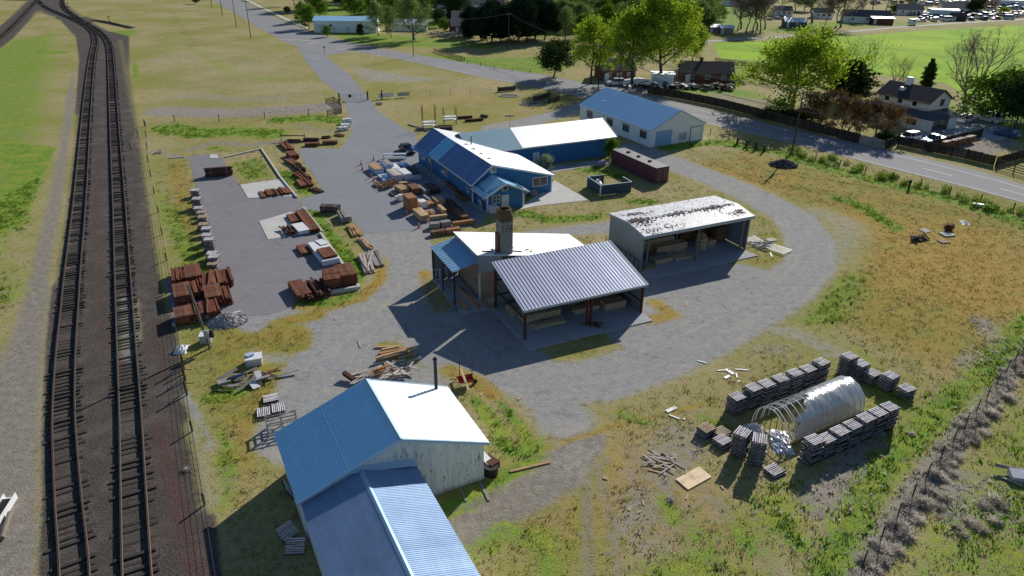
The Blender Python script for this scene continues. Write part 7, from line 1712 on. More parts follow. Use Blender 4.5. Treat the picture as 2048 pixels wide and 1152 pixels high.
# ---------------------------------------------------------------- vehicles
def car_proto(kind, paint_):
    L, Wd, Hh = {'sedan': (4.7, 1.82, 1.45), 'suv': (4.7, 1.9, 1.75), 'pickup': (5.6, 1.95, 1.85), 'van': (5.4, 2.0, 2.2)}[kind]
    t = thing('parked_car', 'car', 'car'); b = MB(); hw = Wd/2; belt = Hh*.60
    hood = {'sedan': .27, 'suv': .24, 'pickup': .24, 'van': .12}[kind]; tail = {'sedan': .16, 'suv': .03, 'pickup': .42, 'van': .02}[kind]
    prof = [(-L/2, .38), (-L/2+.05, belt*.78), (-L/2+.25, belt*.96), (-L/2+L*tail+.1, belt), (L/2-L*hood-.1, belt), (L/2-.5, belt*.90), (L/2-.08, belt*.74), (L/2, .42), (L/2-.1, .25), (-L/2+.1, .25)]
    n = len(prof); cut = [(-hw, .93), (-hw*.985, 1), (hw*.985, 1), (hw, .93)]; vs = []
    for y, s_ in ((-hw, .0), (-hw+.1, 1), (hw-.1, 1), (hw, .0)):
        for x, z in prof: vs.append((x*(1 if s_ else .985), y, z if s_ else (z*.94+.02)))
    fs = [tuple(range(n)), tuple(range(4*n-1, 3*n-1, -1))]+[(k_*n+i, (k_+1)*n+i, (k_+1)*n+(i+1) % n, k_*n+(i+1) % n) for k_ in range(3) for i in range(n)]
    b.add(vs, fs); x0, x1 = -L/2+L*tail, L/2-L*hood
    rf0, rf1 = x0+(.55 if kind == 'sedan' else .25), x1-(.75 if kind != 'van' else .5)
    rv = [(rf0, -hw*.76, Hh-.05), (rf1, -hw*.76, Hh-.06), (rf1, hw*.76, Hh-.06), (rf0, hw*.76, Hh-.05)]
    b.add([(*p[:2], p[2]) for p in rv]+[(p[0]*.97, p[1]*.9, Hh) for p in rv], [(4,5,6,7),(0,1,5,4),(1,2,6,5),(2,3,7,6),(3,0,4,7)])
    for y in (-1, 1):  # pillars
        for xa, xb in ((x0+.02, rf0), (x1-.02, rf1), ((x0+x1)/2, (rf0+rf1)/2)): b.beam((xa, y*hw*.94, belt-.02), (xb, y*hw*.77, Hh-.05), .07, .07)
    if kind == 'pickup': b.box(-L/2+.1, x0-.05, -hw+.12, hw-.12, belt-.0, belt+.004)
    b.build('body', M[paint_], t)
    g = MB(); bs = [(x0, -hw*.93, belt-.01), (x1, -hw*.93, belt-.01), (x1, hw*.93, belt-.01), (x0, hw*.93, belt-.01)]; g.add(bs+[(p[0], p[1], p[2]-.004) for p in rv], [(0,1,5,4),(1,2,6,5),(2,3,7,6),(3,0,4,7)]); g.build('window', M['glass'], t)
    for x in (-L*.31, L*.32):
        for y in (-1, 1):
            wh = MB().tube((x, y*(hw-.2), .34), (x, y*(hw+.01), .34), .34, .34, 14).build('wheel', M['tyre'], t); MB().tube((x, y*(hw-.02), .34), (x, y*(hw+.025), .34), .2, .2, 10).build('rim', M['steel'], wh)
    for y in (-.68, .68): MB().box(L/2-.14, L/2+.008, y*hw-.2, y*hw+.2, belt*.66, belt*.80).build('headlight', M['trim'], t)
    MB().box(L/2-.05, L/2+.012, -.5, .5, .42, .62).build('grille', M['dark_steel'], t)
    for y in (-1, 1): MB().box(x1-.35, x1-.15, y*(hw+.02)-.09, y*(hw+.02)+.09, belt-.02, belt+.14).build('mirror', M[paint_], t)
    return t
def put(t, u, v, a, label, name='parked_car', cat='car', group=None):
    t.location = at(u, v); t.rotation_euler = (0, 0, a); t['label'] = label; t['category'] = cat; t.name = name
    if group: t['group'] = group
    return t
cd = put(car_proto('sedan', 'car_dark'), 814, 304, -1.12, 'dark blue grey sedan parked by the end of the store')
cw = put(car_proto('suv', 'car_white'), 1231, 170, 3.2, 'white estate car parked on the driveway under the tall yellow green trees')
cs = put(car_proto('pickup', 'car_silver'), 1868, 287, 3.55, 'silver pickup parked behind the board fence by the cream house', cat='pickup')
cv = put(car_proto('suv', 'car_white'), 1817, 281, 3.6, 'small white car behind the driveway gate')
VG = 'vehicles crowded in the far lot'
def simple_car(kind, paint_):
    src = car_proto(kind, paint_); return src
kinds = [simple_car('sedan', 'car_white'), simple_car('suv', 'car_white'), simple_car('van', 'car_white'), simple_car('pickup', 'car_silver'), simple_car('sedan', 'car_blue'), simple_car('suv', 'car_dark'), simple_car('sedan', 'car_red'), simple_car('van', 'car_silver')]
vn = 0
for i, k_ in enumerate(kinds): put(k_, 1842+i*25, 43.5-i*.7, rnd.choice((.1, 1.4, 3.2)), 'vehicle in the front row of the crowded far lot', 'parked_vehicle', 'vehicle', VG)
for row, (v0, u0, u1, n) in enumerate(((40, 1835, 2048, 13), (36, 1838, 2060, 15), (31, 1820, 1870, 5), (32, 1925, 2060, 10), (27, 1840, 1880, 4), (24, 1960, 2060, 9), (18, 1900, 2060, 10), (12, 1850, 2000, 9), (6, 1730, 2060, 16))):
    for i in range(n):
        u = u0+(u1-u0)*(i+rnd.uniform(.1, .9))/n; v = v0-(u-1840)*.028+rnd.uniform(-1, 1)
        if 1955 < u < 1975 and v < 30: continue
        dup(rnd.choice(kinds), at(u, v), rnd.choice((.15, 1.5, 3.3, 4.6))+rnd.gauss(0, .15), 'vehicle parked in the crowded far lot', VG)
for u, v, k_, lb in ((676,12,0,'white car parked by far houses above the blue building'),(1600,48,1,'white vehicle on the far lawn left of the dark shed'),(1425,5,4,'blue car on the far street at the top edge'),(1460,6,0,'white car on the far street at the top edge, right of the blue one'),(1408,4,1,'white car on the far street at the top edge, left of the blue one'),(1975,243,2,'white van in the side yard behind the cream house'),(1930,244,1,'white car in the side yard behind the cream house'),(2012,272,4,'blue covered car at the edge of the side yard'),(1560,38,3,'silver pickup beside the cream gabled house at the top edge')):
    o = dup(kinds[k_], at(u, v), rnd.uniform(0, 6), lb)
    if 'group' in o: del o['group']
    o.name = 'parked_car'; o['category'] = 'car'
t = thing('covered_trailer', 'long white covered boat trailer beside the white estate car', 'trailer', at(1275, 172), .1); mb = MB(); mb.add([(-4,-1,.5),(3.4,-1.1,.5),(4.2,0,.7),(3.4,1.1,.5),(-4,1,.5),(-3.6,-.7,1.6),(0,-.8,2.1),(2.6,-.6,1.7),(3.2,0,1.5),(2.6,.6,1.7),(0,.8,2.1),(-3.6,.7,1.6)], [(0,1,7,6),(0,6,5),(1,2,8,7),(2,3,9,8),(3,4,11,10),(3,10,9),(4,0,5,11),(5,6,10,11),(6,7,9,10),(7,8,9),(0,4,3,2,1)]); mb.build('cover', M['white'], t)
for x in (-1, .2):
    for y in (-1, 1): MB().tube((x, y*.9, .35), (x, y*1.1, .35), .35, .35, 12).build('wheel', M['tyre'], t)
t = thing('camper', 'small white camper trailer on the green strip above the canal', 'camper', at(1824, 50), .2); MB().box(-1.6, 1.6, -1.1, 1.1, .5, 2.6).build('body', M['white'], t); MB().box(-.9, .4, -1.13, -1.1, 1.5, 2.1).build('window', M['glass'], t); MB().box(-2.6, -1.6, -.1, .1, .5, .6).build('drawbar', M['steel'], t)
for y in (-1.05, 1.05): MB().tube((0, y-.1, .35), (0, y+.1, .35), .35, .35, 12).build('wheel', M['tyre'], t)
t = thing('junk_row', 'row of junk, tarps and machinery along the front of the brick house', 'junk', at(1370, 177), -.08); 
for m_, nb, nm_ in (('greywood', 30, 'scrap_beam'), ('white', 14, 'tarp_lump'), ('rust', 22, 'rusty_scrap'), ('dark_steel', 26, 'machine_part')):
    for i in range(nb):
        mb = MB().obox((0, 0, 0), (rnd.uniform(.4, 2.2), rnd.uniform(.3, 1.2), rnd.uniform(.2, 1.0)), 0, rnd.gauss(0, .2), rnd.gauss(0, .2)); o = mb.build(nm_, M[m_], t); o.location = (rnd.uniform(-15, 12), rnd.gauss(0, 1.0), rnd.uniform(.2, 1.1)); o.rotation_euler = (0, 0, rnd.uniform(0, 3))
t = thing('woodpile', 'long stacked firewood pile inside the corner fence', 'firewood', at(1915, 291), .55); mb = MB()
for i in range(170): x = rnd.uniform(-5, 5); z = rnd.uniform(.1, 1.2); mb.tube((x, -.5, z), (x, .5, z), .11, .11, 6)
mb.build('logs', M['cedar'], t); mb = MB()
for i in range(16): mb.obox((-5+i*.65, rnd.gauss(0, .1), 1.36), (.6, .9, .08), rnd.gauss(0, .2), rnd.gauss(0, .1))
mb.build('cover_boards', M['palewood'], t)
t = thing('brush_pile', 'brown brush pile at the right end of the junk row', 'brush pile', at(1470, 168), 0); mb = MB()
for i in range(240): a = rnd.uniform(0, 6.28); r_ = rnd.random()*3.5; mb.beam((r_*math.cos(a), r_*math.sin(a)*.7, 0), (r_*.5*math.cos(a)+rnd.gauss(0, .8), r_*.4*math.sin(a)+rnd.gauss(0, .6), 2.4*(1-r_/4)), .06, .06)
mb.build('branches', M['bark_pale'], t)
t = thing('debris_pile', 'pale heap of logs and debris on the far lawn before the pines', 'debris pile', at(893, 73), 0); mb = MB()
for i in range(130): mb.obox((rnd.gauss(0, 3.2), rnd.gauss(0, 1.5), rnd.uniform(.1, 1.6)), (rnd.uniform(.5, 2), .3, .3), rnd.uniform(0, 3), rnd.gauss(0, .4), rnd.gauss(0, .4))
mb.build('logs', M['palewood'], t)
for i, u in enumerate((1432, 1450, 1472, 1495)):
    t = thing('hurdle', 'dark livestock panel standing on the lawn behind the brick house', 'panel', at(u, 132+i*1.2), .05, 'livestock panels on the lawn'); mb = MB()
    for z in (.5, .9, 1.3): mb.box(-1.6, 1.6, -.04, .04, z, z+.1)
    for x in (-1.5, -.5, .5, 1.5): mb.box(x-.05, x+.05, -.05, .05, 0, 1.4)
    mb.build('frame', M['dark_steel'], t)
# ---------------------------------------------------------------- poles and wires
def upole(u, v, H, label, arms=1, mat='pole', lean=(0, 0), r=.15, trans=False, yaw=0, group=None):
    p = at(u, v); t = thing('utility_pole', label, 'utility pole', p, yaw, group); MB().tube((0, 0, -.3), (lean[0], lean[1], H), r, r*.65, 10).build('pole', M[mat], t)
    for i in range(arms):
        z = H-.5-i*1.0; cx_, cy_ = lean[0]*z/H, lean[1]*z/H
        a = MB().box(cx_-1.3, cx_+1.3, cy_-.06, cy_+.06, z-.07, z+.07).build('crossarm', M[mat], t)
        for x in (-1.15, -.5, .5, 1.15): MB().tube((cx_+x, cy_, z+.07), (cx_+x, cy_, z+.27), .06, .04, 6).build('insulator', M['trim_grey'], a)
    if trans: MB().tube((.42, 0, H-3.0), (.42, 0, H-1.9), .27, .27, 12).build('transformer', M['trim_grey'], t)
    return p+Vector((lean[0], lean[1], H-.3))
TP = upole(1584, 305, 11.2, 'dark utility pole with a transformer at the edge of the highway', 2, 'pole', (0, 0), .17, True, .75)
pL = at(421, 697); lean_top = at(404, 575, 6.3); 
t_ = upole(421, 697, 6.6, 'leaning grey utility pole with meter boxes below the post stacks', 0, 'pole_grey', (-1.0, .35), .15, False, 0)
PLo = [o for o in COL.objects if o.name.startswith('utility_pole') and o.get('label', '').startswith('leaning')][0]
MB().box(-.22, .22, -.32, -.12, 1.3, 2.1).build('meter_box', M['trim_grey'], PLo); MB().box(.1, .5, -.05, .25, 1.2, 1.9).build('switch_box', M['dark_steel'], PLo)
P1 = upole(1196, 181, 11.0, 'dark utility pole left of the white estate car', 1, yaw=1.2); P2 = upole(1237, 178, 9.0, 'thin utility pole right of the white estate car', 0)
P3 = upole(827, 113, 12.0, 'brown utility pole on the green verge beside the pale willow', 1, 'pole_grey', yaw=1.0); P4 = upole(1017, 102, 12.0, 'brown utility pole at the edge of the pasture before the pines', 1, yaw=1.0)
FP = [upole(u, v, 13.0, f'{o_} tall bare utility pole along the far road', 1, yaw=.3) for (u, v), o_ in zip(((502,77),(473,54),(445,32),(424,15)), ('nearest', 'second', 'third', 'farthest'))]
def wires(A, Bq, n, label, sp_=.55, sag=1.0, r=.028):
    d = (Bq-A); h = Vector((-d.y, d.x, 0)).normalized(); t = thing('power_line', label, 'power line', A)
    for k_ in range(n):
        o_ = h*((k_-(n-1)/2)*sp_); pts = [A.lerp(Bq, i/12)+o_-Vector((0, 0, sag*4*(i/12)*(1-i/12))) - A for i in range(13)]; MB().path(pts, r, 4).build('wire', M['film_wire'], t)
far_r = at(2250, 500, 0); RT = at(2048, 273, 8.6)
wires(TP, Vector((97, 100, 10.5)), 3, 'power wires running from the transformer pole to the right edge', .9, .6); wires(TP-Vector((0, 0, 3.2)), Vector((97, 100, 7.2)), 2, 'lower cables running from the transformer pole to the right edge', .5, .8)
wires(TP, P1, 3, 'power wires from the transformer pole back along the highway', .9, 1.0); wires(TP-Vector((0, 0, 3.2)), P2-Vector((0, 0, 1.5)), 2, 'lower cables from the transformer pole back along the highway', .4, 1.2); wires(P1, P4, 2, 'wires from the driveway pole towards the pasture pole', .9, 1.2); wires(P4, P3, 2, 'wires between the pasture pole and the verge pole', .9, 1.2)
for i in range(3): wires(FP[i], FP[i+1], 2, ('first','second','third')[i]+' span of wires along the far road', .9, 1.0)
# ---------------------------------------------------------------- fences
def fence(px, label, kind='board', h=1.8, step=2.4, mat='fence', name='board_fence'):
    P = [at(*p) for p in px]; o0 = P[0]; t = thing(name, label, 'fence', o0); pn = MB(); S = resample(P, step)
    if (S[-1]-P[-1]).length > .8: S.append(P[-1])
    for a, b in zip(S, S[1:]):
        a, b = a-o0, b-o0; d = b-a; L = d.length; e = d/L; nn = Vector((-e.y, e.x, 0))
        if kind == 'board':
            m_ = max(1, int(L/.2)); 
            for i in range(m_): c = a+e*(L*(i+.5)/m_); hh = h*rnd.uniform(.96, 1.02); w_ = L/m_*.92; q = [c-e*w_/2, c+e*w_/2, c+e*w_/2+nn*.03, c-e*w_/2+nn*.03]; pn.prism([v.xy for v in q], .03, hh)
        elif kind == 'rail':
            for i in range(4): z = h*(i+.7)/4; pn.beam(a+Vector((0, 0, z)), b+Vector((0, 0, z)), .05, .13)
        elif kind == 'wire':
            for i in range(4): z = h*(i+.8)/4; pn.tube(a+Vector((0, 0, z)), b+Vector((0, 0, z)), .012, .012, 3)
        elif kind == 'mesh':
            m_ = max(2, int(L/.3))
            for i in range(5): z = h*(i+.5)/5; pn.tube(a+Vector((0, 0, z)), b+Vector((0, 0, z)), .005, .005, 3)
            for i in range(m_): c = a.lerp(b, i/m_); pn.tube(c, c+Vector((0, 0, h)), .004, .004, 3)
    pn.build({'board': 'boards', 'rail': 'rails', 'wire': 'wires', 'mesh': 'mesh'}[kind], M[mat if kind != 'wire' else 'film_wire'], t)
    pm = 'dark_steel' if kind in ('mesh', 'wire') else mat
    for p in S: q = p-o0; w_ = .06 if kind != 'mesh' else .03; MB().box(q.x-w_, q.x+w_, q.y-w_, q.y+w_, 0, h+.12).build('post', M[pm], t)
    return t
fence([(1295,187),(1360,198),(1440,214),(1550,243)], 'long dark board fence along the far side of the highway behind the blue roofed workshop', h=1.9)
fence([(1550,243),(1625,263),(1700,283),(1716,287)], 'dark board fence below the copper leaved trees', h=1.9)
fence([(1717,287),(1741,292)], 'pale weathered fence panel left of the driveway gate', h=1.7, mat='fence_pale'); fence([(1742,292),(1768,299)], 'second pale weathered fence panel nearest the driveway gate', h=1.7, mat='fence_pale')
fence([(1768,299),(1792,286),(1800,278)], 'short dark picket fence turning in at the driveway', h=1.5)
fence([(1795,290),(1850,302),(1930,318),(1990,333)], 'dark board fence right of the driveway along the highway', h=1.8)
fence([(1850,303),(1900,288),(1962,274)], 'dark fence running back beside the firewood pile', h=1.7); fence([(1990,333),(2048,316),(2120,296)], 'grey board fence running back at the right edge', h=1.7, mat='fence')
fence([(1992,336),(2048,352),(2160,385)], 'dark post and rail fence at the right edge of the highway', 'rail', 1.6, 3.0, 'fence', 'rail_fence')
fence([(2150,560),(2048,700),(1950,830),(1840,975),(1712,1152),(1640,1260)], 'wire mesh fence on thin posts clogged with tumbleweeds, lower right', 'mesh', 1.5, 2.9, 'dark_steel', 'wire_fence')
fence([(1420,269),(1474,283),(1560,303),(1660,328),(1815,365),(2048,426),(2150,455)], 'thin wire fence along the near ditch of the highway', 'wire', 1.1, 4.5, 'dark_steel', 'wire_fence')
for i, (u, v) in enumerate(((1474,289),(1492,293.5),(1511,299),(1527,304))):
    t = thing('bollard', 'thick dark timber bollard in the row beside the highway', 'bollard', at(u, v), 0, 'bollards beside the highway'); MB().box(-.16, .16, -.16, .16, 0, 1.25).build('post', M['fence'], t); MB().box(-.18, .18, -.18, .18, 1.25, 1.3).build('cap', M['fence'], t)
t = thing('sign_post', 'single dark post standing in the ditch grass near the white trough', 'post', at(1817,378), 0); MB().box(-.12, .12, -.12, .12, 0, 1.5).build('post', M['fence'], t); MB().box(-.2, .2, -.14, -.12, 1.0, 1.4).build('plate', M['dark_steel'], t)
fence([(262,300),(291,250),(300,243),(420,244),(545,237),(650,228),(683,222)], 'old wire fence on dark posts across the weedy field', 'wire', 1.3, 9.0, 'fence', 'wire_fence')
fence([(655,232),(684,228),(682,214),(668,204),(652,208)], 'old dark rail pen corner beside the gate', 'rail', 1.2, 4.0, 'fence', 'rail_fence')
def gate(a, b, h, label, name='field_gate', mat='steel'):
    A, Bq = at(*a), at(*b); d = Bq-A; t = thing(name, label, 'gate', A, math.atan2(d.y, d.x)); L = d.length; mb = MB()
    for z in (.25, h): mb.tube((.1, 0, z), (L-.1, 0, z), .035)
    for x in (.1, L*.5, L-.1): mb.tube((x, 0, .25), (x, 0, h), .035)
    mb.build('frame', M[mat], t); ms = MB()
    for i in range(int(L/.3)): ms.beam((.1+i*.3, 0, .25), (.1+i*.3, 0, h), .012, .012)
    for i in range(5): ms.beam((.1, 0, .3+i*h/5), (L-.1, 0, .3+i*h/5), .012, .012)
    ms.build('mesh', M['steel'], t); return t
for u, v, hh, lb in ((679,203,1.9,'dark wooden gate post left of the entrance lane'),(736,200,2.0,'dark wooden gate post right of the entrance lane'),(764,198,2.0,'dark wooden fence post left of the white banner')):
    t = thing('gate_post', lb, 'post', at(u, v), 0); MB().box(-.14, .14, -.14, .14, 0, hh).build('post', M['fence'], t); MB().box(-.16, .16, -.16, .16, hh, hh+.05).build('cap', M['fence'], t)
gate((681,203),(708,201.5), 1.5, 'left leaf of the steel mesh gate across the lane'); gate((709,201.5),(735,200), 1.5, 'right leaf of the steel mesh gate across the lane')
t = thing('gate_sign', 'small dark sign hanging on the lane gate', 'sign', at(700.5, 201.5), .1); MB().box(-.35, .35, -.1, -.06, .75, 1.45).build('plate', M['dark_steel'], t); MB().box(-.3, .3, -.06, -.055, 1.0, 1.1).build('back', M['steel'], t)
fence([(737,200),(764,198),(800,194.5),(870,192),(935,188),(1000,185)], 'wire mesh fence running right from the gate post', 'mesh', 1.4, 5.0, 'steel', 'wire_fence')
a_, b_ = at(757, 198.3), at(787, 196); d_ = b_-a_; t = thing('banner', 'white banner hung on the fence right of the gate', 'banner', a_, math.atan2(d_.y, d_.x)); mb = MB(); n_b = 12
vs = [(d_.length*i/n_b, -.14+.03*math.sin(i*1.3), z) for z in (.35, 1.25) for i in range(n_b+1)]; mb.add(vs, [(i, i+1, n_b+2+i, n_b+1+i) for i in range(n_b)]); mb.build('sheet', M['white'], t); MB().box(0, d_.length, -.1, -.07, 1.24, 1.28).build('top_bar', M['steel'], t)
a_, b_ = at(795, 195.4), at(818, 194); d_ = b_-a_; t = thing('banner', 'faded grey banner farther right on the same fence', 'banner', a_, math.atan2(d_.y, d_.x)); MB().box(0, d_.length, -.12, -.09, .35, 1.15).build('sheet', M['trim_grey'], t); MB().box(0, d_.length, -.09, -.07, 1.15, 1.19).build('top_bar', M['steel'], t)
t = thing('stop_sign_post', 'back of a small road sign on a post at the end of the lane', 'sign', at(649.5, 110), .3); MB().tube((0, 0, 0), (0, 0, 2.6), .05).build('post', M['dark_steel'], t)
mb = MB(); mb.add([(.38*math.cos(math.pi/8+i*math.pi/4), y, 2.35+.38*math.sin(math.pi/8+i*math.pi/4)) for y in (.06, .08) for i in range(8)], [tuple(range(8)), tuple(range(15, 7, -1))]+[(i, 8+i, 8+(i+1) % 8, (i+1) % 8) for i in range(8)]); mb.build('plate', M['steel'], t)
# low walls and stone rings near the highway in the upper field
for (p, q, lb) in (((996,184),(1030,181),'left dark timber barrier beside the highway'),((1068,203),(1100,194),'middle dark timber barrier by the stone rings'),((1098,207),(1118,201),'right dark timber barrier near the workshop roof')):
    A, Bq = at(*p), at(*q); d_ = Bq-A; t = thing('timber_barrier', lb, 'barrier', A, math.atan2(d_.y, d_.x)); L = d_.length; MB().box(0, L, -.1, .1, .1, 1.1).build('planks', M['dark'], t)
    for x in (.1, L-.1): MB().box(x-.12, x+.12, .1, .3, 0, 1.3).build('post', M['fence'], t)
for u, v, lb in ((1018,192,'left pale concrete ring plot in the upper field'), (1060,208,'right pale concrete ring plot in the upper field')):
    t = thing('concrete_ring', lb, 'ring', at(u, v), 0); mb = MB()
    for i in range(16): a0, a1 = 6.283*i/16, 6.283*(i+.97)/16; mb.prism([(2.6*math.cos(a0), 1.7*math.sin(a0)), (2.6*math.cos(a1), 1.7*math.sin(a1)), (2.3*math.cos(a1), 1.4*math.sin(a1)), (2.3*math.cos(a0), 1.4*math.sin(a0))], 0, .16)
    mb.build('ring', M['concrete_grey'], t); MB().prism([(2.25*math.cos(6.283*i/16), 1.36*math.sin(6.283*i/16)) for i in range(16)], 0, .06).build('soil', M['earth'], t)
fence([(935,128),(1000,141),(1040,143),(1060,146)], 'sagging wire pasture fence on short posts beyond the highway', 'wire', 1.1, 6.0, 'fence', 'wire_fence'); fence([(868,104),(885,109),(930,122)], 'short dark rails at the pasture gate beyond the highway', 'rail', 1.1, 6.0, 'fence', 'rail_fence')
fence([(1430,122),(1510,133),(1555,140)], 'dark rail fence between the lawn and the bright green field', 'rail', 1.0, 5.0, 'fence', 'rail_fence')
# trackside buffer frame and posts
for i, (u, v) in enumerate(((368,738),(371,762),(374,790))):
    t = thing('trackside_post', ('top','middle','bottom')[i]+' dark post of the low trackside fence below the white sheet', 'post', at(u, v), 1.3); MB().box(-.07, .07, -.07, .07, 0, 1.5).build('post', M['fence'], t); MB().beam((0, 0, 1.2), (1.3, .3, .3), .08, .08).build('brace', M['fence'], t)
fence([(291,252),(297,330),(318,430),(340,560),(357,680),(374,800),(396,930),(418,1060),(436,1180)], 'thin sagging cable fence along the edge of the ballast', 'wire', .9, 9.0, 'fence', 'cable_fence')
# ---------------------------------------------------------------- grass, weeds and tumbleweeds
def scatter(name, label, mat, n, chan, lo, region, size, blades, seed, tall=1.0, flat=.5, dens=None, wide=.05, spread=.35):
    r = np.random.default_rng(seed); x0, x1, y0_, y1_ = region
    X = r.uniform(x0, x1, n); Y = y0_+(y1_-y0_)*r.power(1.0, n) if dens is None else y0_+(y1_-y0_)*(1-r.power(dens, n))
    mk = masks(X, Y); w_ = np.zeros(n)
    for c, s in chan.items(): w_ += mk[c]*s if c != 'base' else s
    w_ *= .35+1.3*np.clip(vnoise(X, Y, .45, seed)*.6+vnoise(X, Y, 1.3, seed+5)*.4-.12, 0, 1)
    w_ -= 1.6*mk['gravel']+1.6*mk['ballast']+.8*mk['dirt']
    sel = r.uniform(0, 1, n)*(1-lo)+lo < w_; X, Y = X[sel], Y[sel]
    for poly in KEEP:
        d = seg_dist(X, Y, poly, True); X, Y = X[d > .1], Y[d > .1]
    m_ = len(X); B_ = blades; N = m_*B_
    cx = np.repeat(X, B_); cy = np.repeat(Y, B_); s = np.repeat(size*r.uniform(.5, 1.5, m_), B_)
    a = r.uniform(0, 6.283, N); rr = np.abs(r.normal(0, spread, N))*s; bx = cx+rr*np.cos(a); by = cy+rr*np.sin(a)
    a2 = a+r.normal(0, .8, N); ln = s*r.uniform(.5, 1.1, N)*tall; tilt = flat*r.uniform(.3, 1.3, N)
    tx = bx+ln*np.sin(tilt)*np.cos(a2); ty = by+ln*np.sin(tilt)*np.sin(a2); tz = ln*np.cos(tilt)
    wd = wide*(.6+.8*r.uniform(0, 1, N))*np.sqrt(s/size); px_, py_ = -np.sin(a2)*wd, np.cos(a2)*wd
    mx, my, mz = (bx+tx)/2-(tx-bx)*.12, (by+ty)/2-(ty-by)*.12, tz*.6
    V = np.stack([np.stack([bx-px_, by-py_, np.zeros(N)], -1), np.stack([bx+px_, by+py_, np.zeros(N)], -1), np.stack([mx+px_*1.1, my+py_*1.1, mz], -1), np.stack([tx, ty, tz], -1), np.stack([mx-px_*1.1, my-py_*1.1, mz], -1)], 1).reshape(-1, 3)
    me = bpy.data.meshes.new(name); me.vertices.add(N*5); me.vertices.foreach_set('co', V.astype(np.float32).ravel())
    F_ = (np.arange(N)*5)[:, None]+np.array([0, 1, 2, 3, 4])[None]
    me.loops.add(N*5); me.loops.foreach_set('vertex_index', F_.ravel().astype(np.int32)); me.polygons.add(N); me.polygons.foreach_set('loop_start', (np.arange(N)*5).astype(np.int32)); me.update(calc_edges=True)
    me.materials.append(mat); o = bpy.data.objects.new(name, me); COL.objects.link(o); o['kind'] = 'stuff'; tag(o, label, name.replace('_', ' ')); return o
def rect(root, x0, x1, y0_, y1_): return [root.matrix_basis @ Vector(p) for p in ((x0, y0_, 0), (x1, y0_, 0), (x1, y1_, 0), (x0, y1_, 0))]
KEEP = [rect(B, 0.2, 13.2, .2, 7.5), rect(B, .2, 8.0, -19, .4), rect(S1, -.3, 13.7, -1.9, 7.3), rect(S2, 0, 15.9, -2.1, 7.2), rect(K, -2.7, 14.6, 0, 6.9), rect(ST, .4, 13.5, .4, 23.5), rect(ST, 2, 8.2, -3, .6), rect(WG, -10, 17.6, .4, 10), rect(WB, 0, 12.7, 0, 24), rect(CT, -11.9, .1, 0, 2.5),
 [at(*p) for p in NEAR+[(705,102),(628,66)]+FAR[1:]], [at(*p) for p in [(377,313),(400,309),(437,307),(447,320),(478,369),(562,357),(592,393),(607,418),(645,467),(719,577),(595,599),(585,614),(537,629),(487,633),(430,640),(345,652),(330,560),(420,555),(432,520),(428,480),(412,430),(396,380),(388,360)]],
 [at(*p) for p in [(650,111),(700,150),(730,188),(760,225),(800,252),(832,268),(838,320),(880,350),(975,425),(965,445),(905,462),(850,458),(732,468),(724,462),(700,437),(670,425),(622,421),(608,416),(598,398),(646,383),(629,352),(610,328),(597,303),(608,296),(678,298),(692,282),(703,264),(700,240),(692,210),(678,188),(640,158),(612,122),(596,97)]],
 [at(*p) for p in [(1040,410),(1040,420),(1177,400),(1108,360)]]]
NR = (-58, 75, 27, 130)
scatter('dry_grass', 'short dry golden grass over the open ground', LM['straw'], 30000, {'base': .30, 'gold': .5, 'green': -.4, 'field': -1}, .0, NR, .20, 9, 1, .8, .9, 1.35, .020, 1.3)
scatter('grass', 'low olive green grass over the open ground', LM['olive'], 42000, {'base': .32, 'green': .4, 'gold': .1, 'field': -1}, .0, NR, .20, 9, 2, .8, .9, 1.35, .022, 1.3)
scatter('green_weeds', 'bright green leafy weeds in clumps and ditches', LM['weed'], 90000, {'green': 1.1}, .30, (-75, 100, 27, 190), .32, 9, 3, .8, .75, 1.2, .042, .7)
scatter('dead_weeds', 'grey dead weed stalks in drifts', LM['tumble'], 50000, {'weed': 1.2, 'base': .02}, .1, (-60, 85, 27, 190), .28, 8, 4, .8, .8, 1.2, .022)
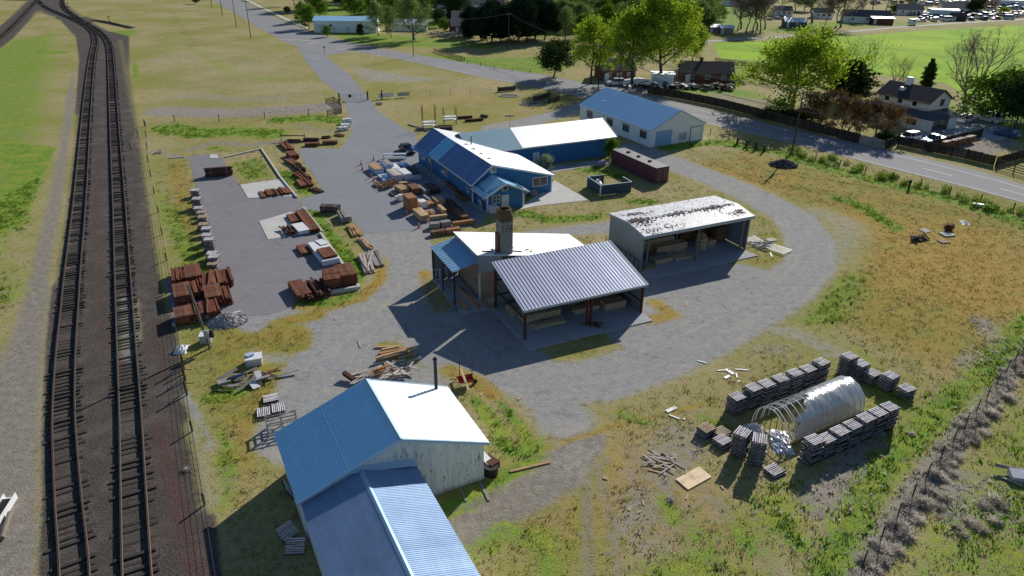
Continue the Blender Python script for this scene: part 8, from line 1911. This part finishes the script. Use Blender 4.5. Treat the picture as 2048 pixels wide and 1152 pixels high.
def tumble(p, s, label, group=None, sd=0):
    r = random.Random(sd); t = thing('tumbleweed', label, 'tumbleweed', p, r.uniform(0, 6), group); mb = MB()
    for i in range(150):
        a, b = r.uniform(0, 6.283), r.uniform(-.25, 1); c = math.sqrt(max(0, 1-b*b)); e = Vector((math.cos(a)*c, math.sin(a)*c, max(0, b)*.85))*s*r.uniform(.6, 1.05); q = e*r.uniform(.1, .5)
        w_ = .014*s+.006; n = e.orthogonal().normalized()*w_; m_ = (q+e)/2+Vector((r.gauss(0, .12*s), r.gauss(0, .12*s), r.gauss(0, .1*s))); m_.z = max(m_.z, .02); mb.add([q-n, q+n, m_+n, e, m_-n], [(0, 1, 2, 3, 4)])
    return tag(mb.build('branches', LM['tumble'], t) and t, label, 'tumbleweed', group)
TG = 'tumbleweeds banked against the wire fence'
fl = resample([at(*p) for p in [(2110,640),(2048,712),(1950,842),(1840,988),(1712,1165)]], .62)
for i, p in enumerate(fl):
    for j in range(2): tumble(p+Vector((rnd.gauss(.25, .45), rnd.gauss(-.1, .45), 0)), rnd.uniform(.45, .9), 'grey tumbleweed banked against the wire fence', TG, i*3+j)
for i, (u, v, s) in enumerate(((1985,1000,.9),(1970,1012,.8),(2005,1015,.7),(1940,1045,.7),(1960,1060,.8),(1925,1070,.6),(1990,1045,.7),(1915,1055,.6),(1880,895,.8),(1895,903,.6),(375,940,.5),(318,306,1.0),(1340,1000,.5),(1760,870,.5),(1822,868,.5))): tumble(at(u, v), s, ('large grey tumbleweed in the loose cluster at the lower right' if i < 8 else 'grey tumbleweed caught alone on the ground'), 'loose tumbleweeds', 500+i)
WGp = 'leafy weeds along the highway ditch'
src = None
for i in range(46):
    u = rnd.uniform(1560, 2045); v = 306+(u-1560)*(446-306)/(2048-1560)-rnd.uniform(2, 18)
    if src is None:
        r = random.Random(77); src = thing('weed_clump', 'tall green weed clump in the ditch beside the highway', 'weed', at(u, v), 0, WGp); mb = MB()
        for k_ in range(160): a = r.uniform(0, 6.28); q = r.random()**.5*.6; leaf(mb, r, Vector((q*math.cos(a), q*math.sin(a), r.uniform(.05, 1.0)*(1-q*.6))), r.uniform(.14, .3))
        mb.build('leaves', LM['weed'], src)
    else: dup(src, at(u, v), rnd.uniform(0, 6), None, None, rnd.uniform(.6, 1.3))
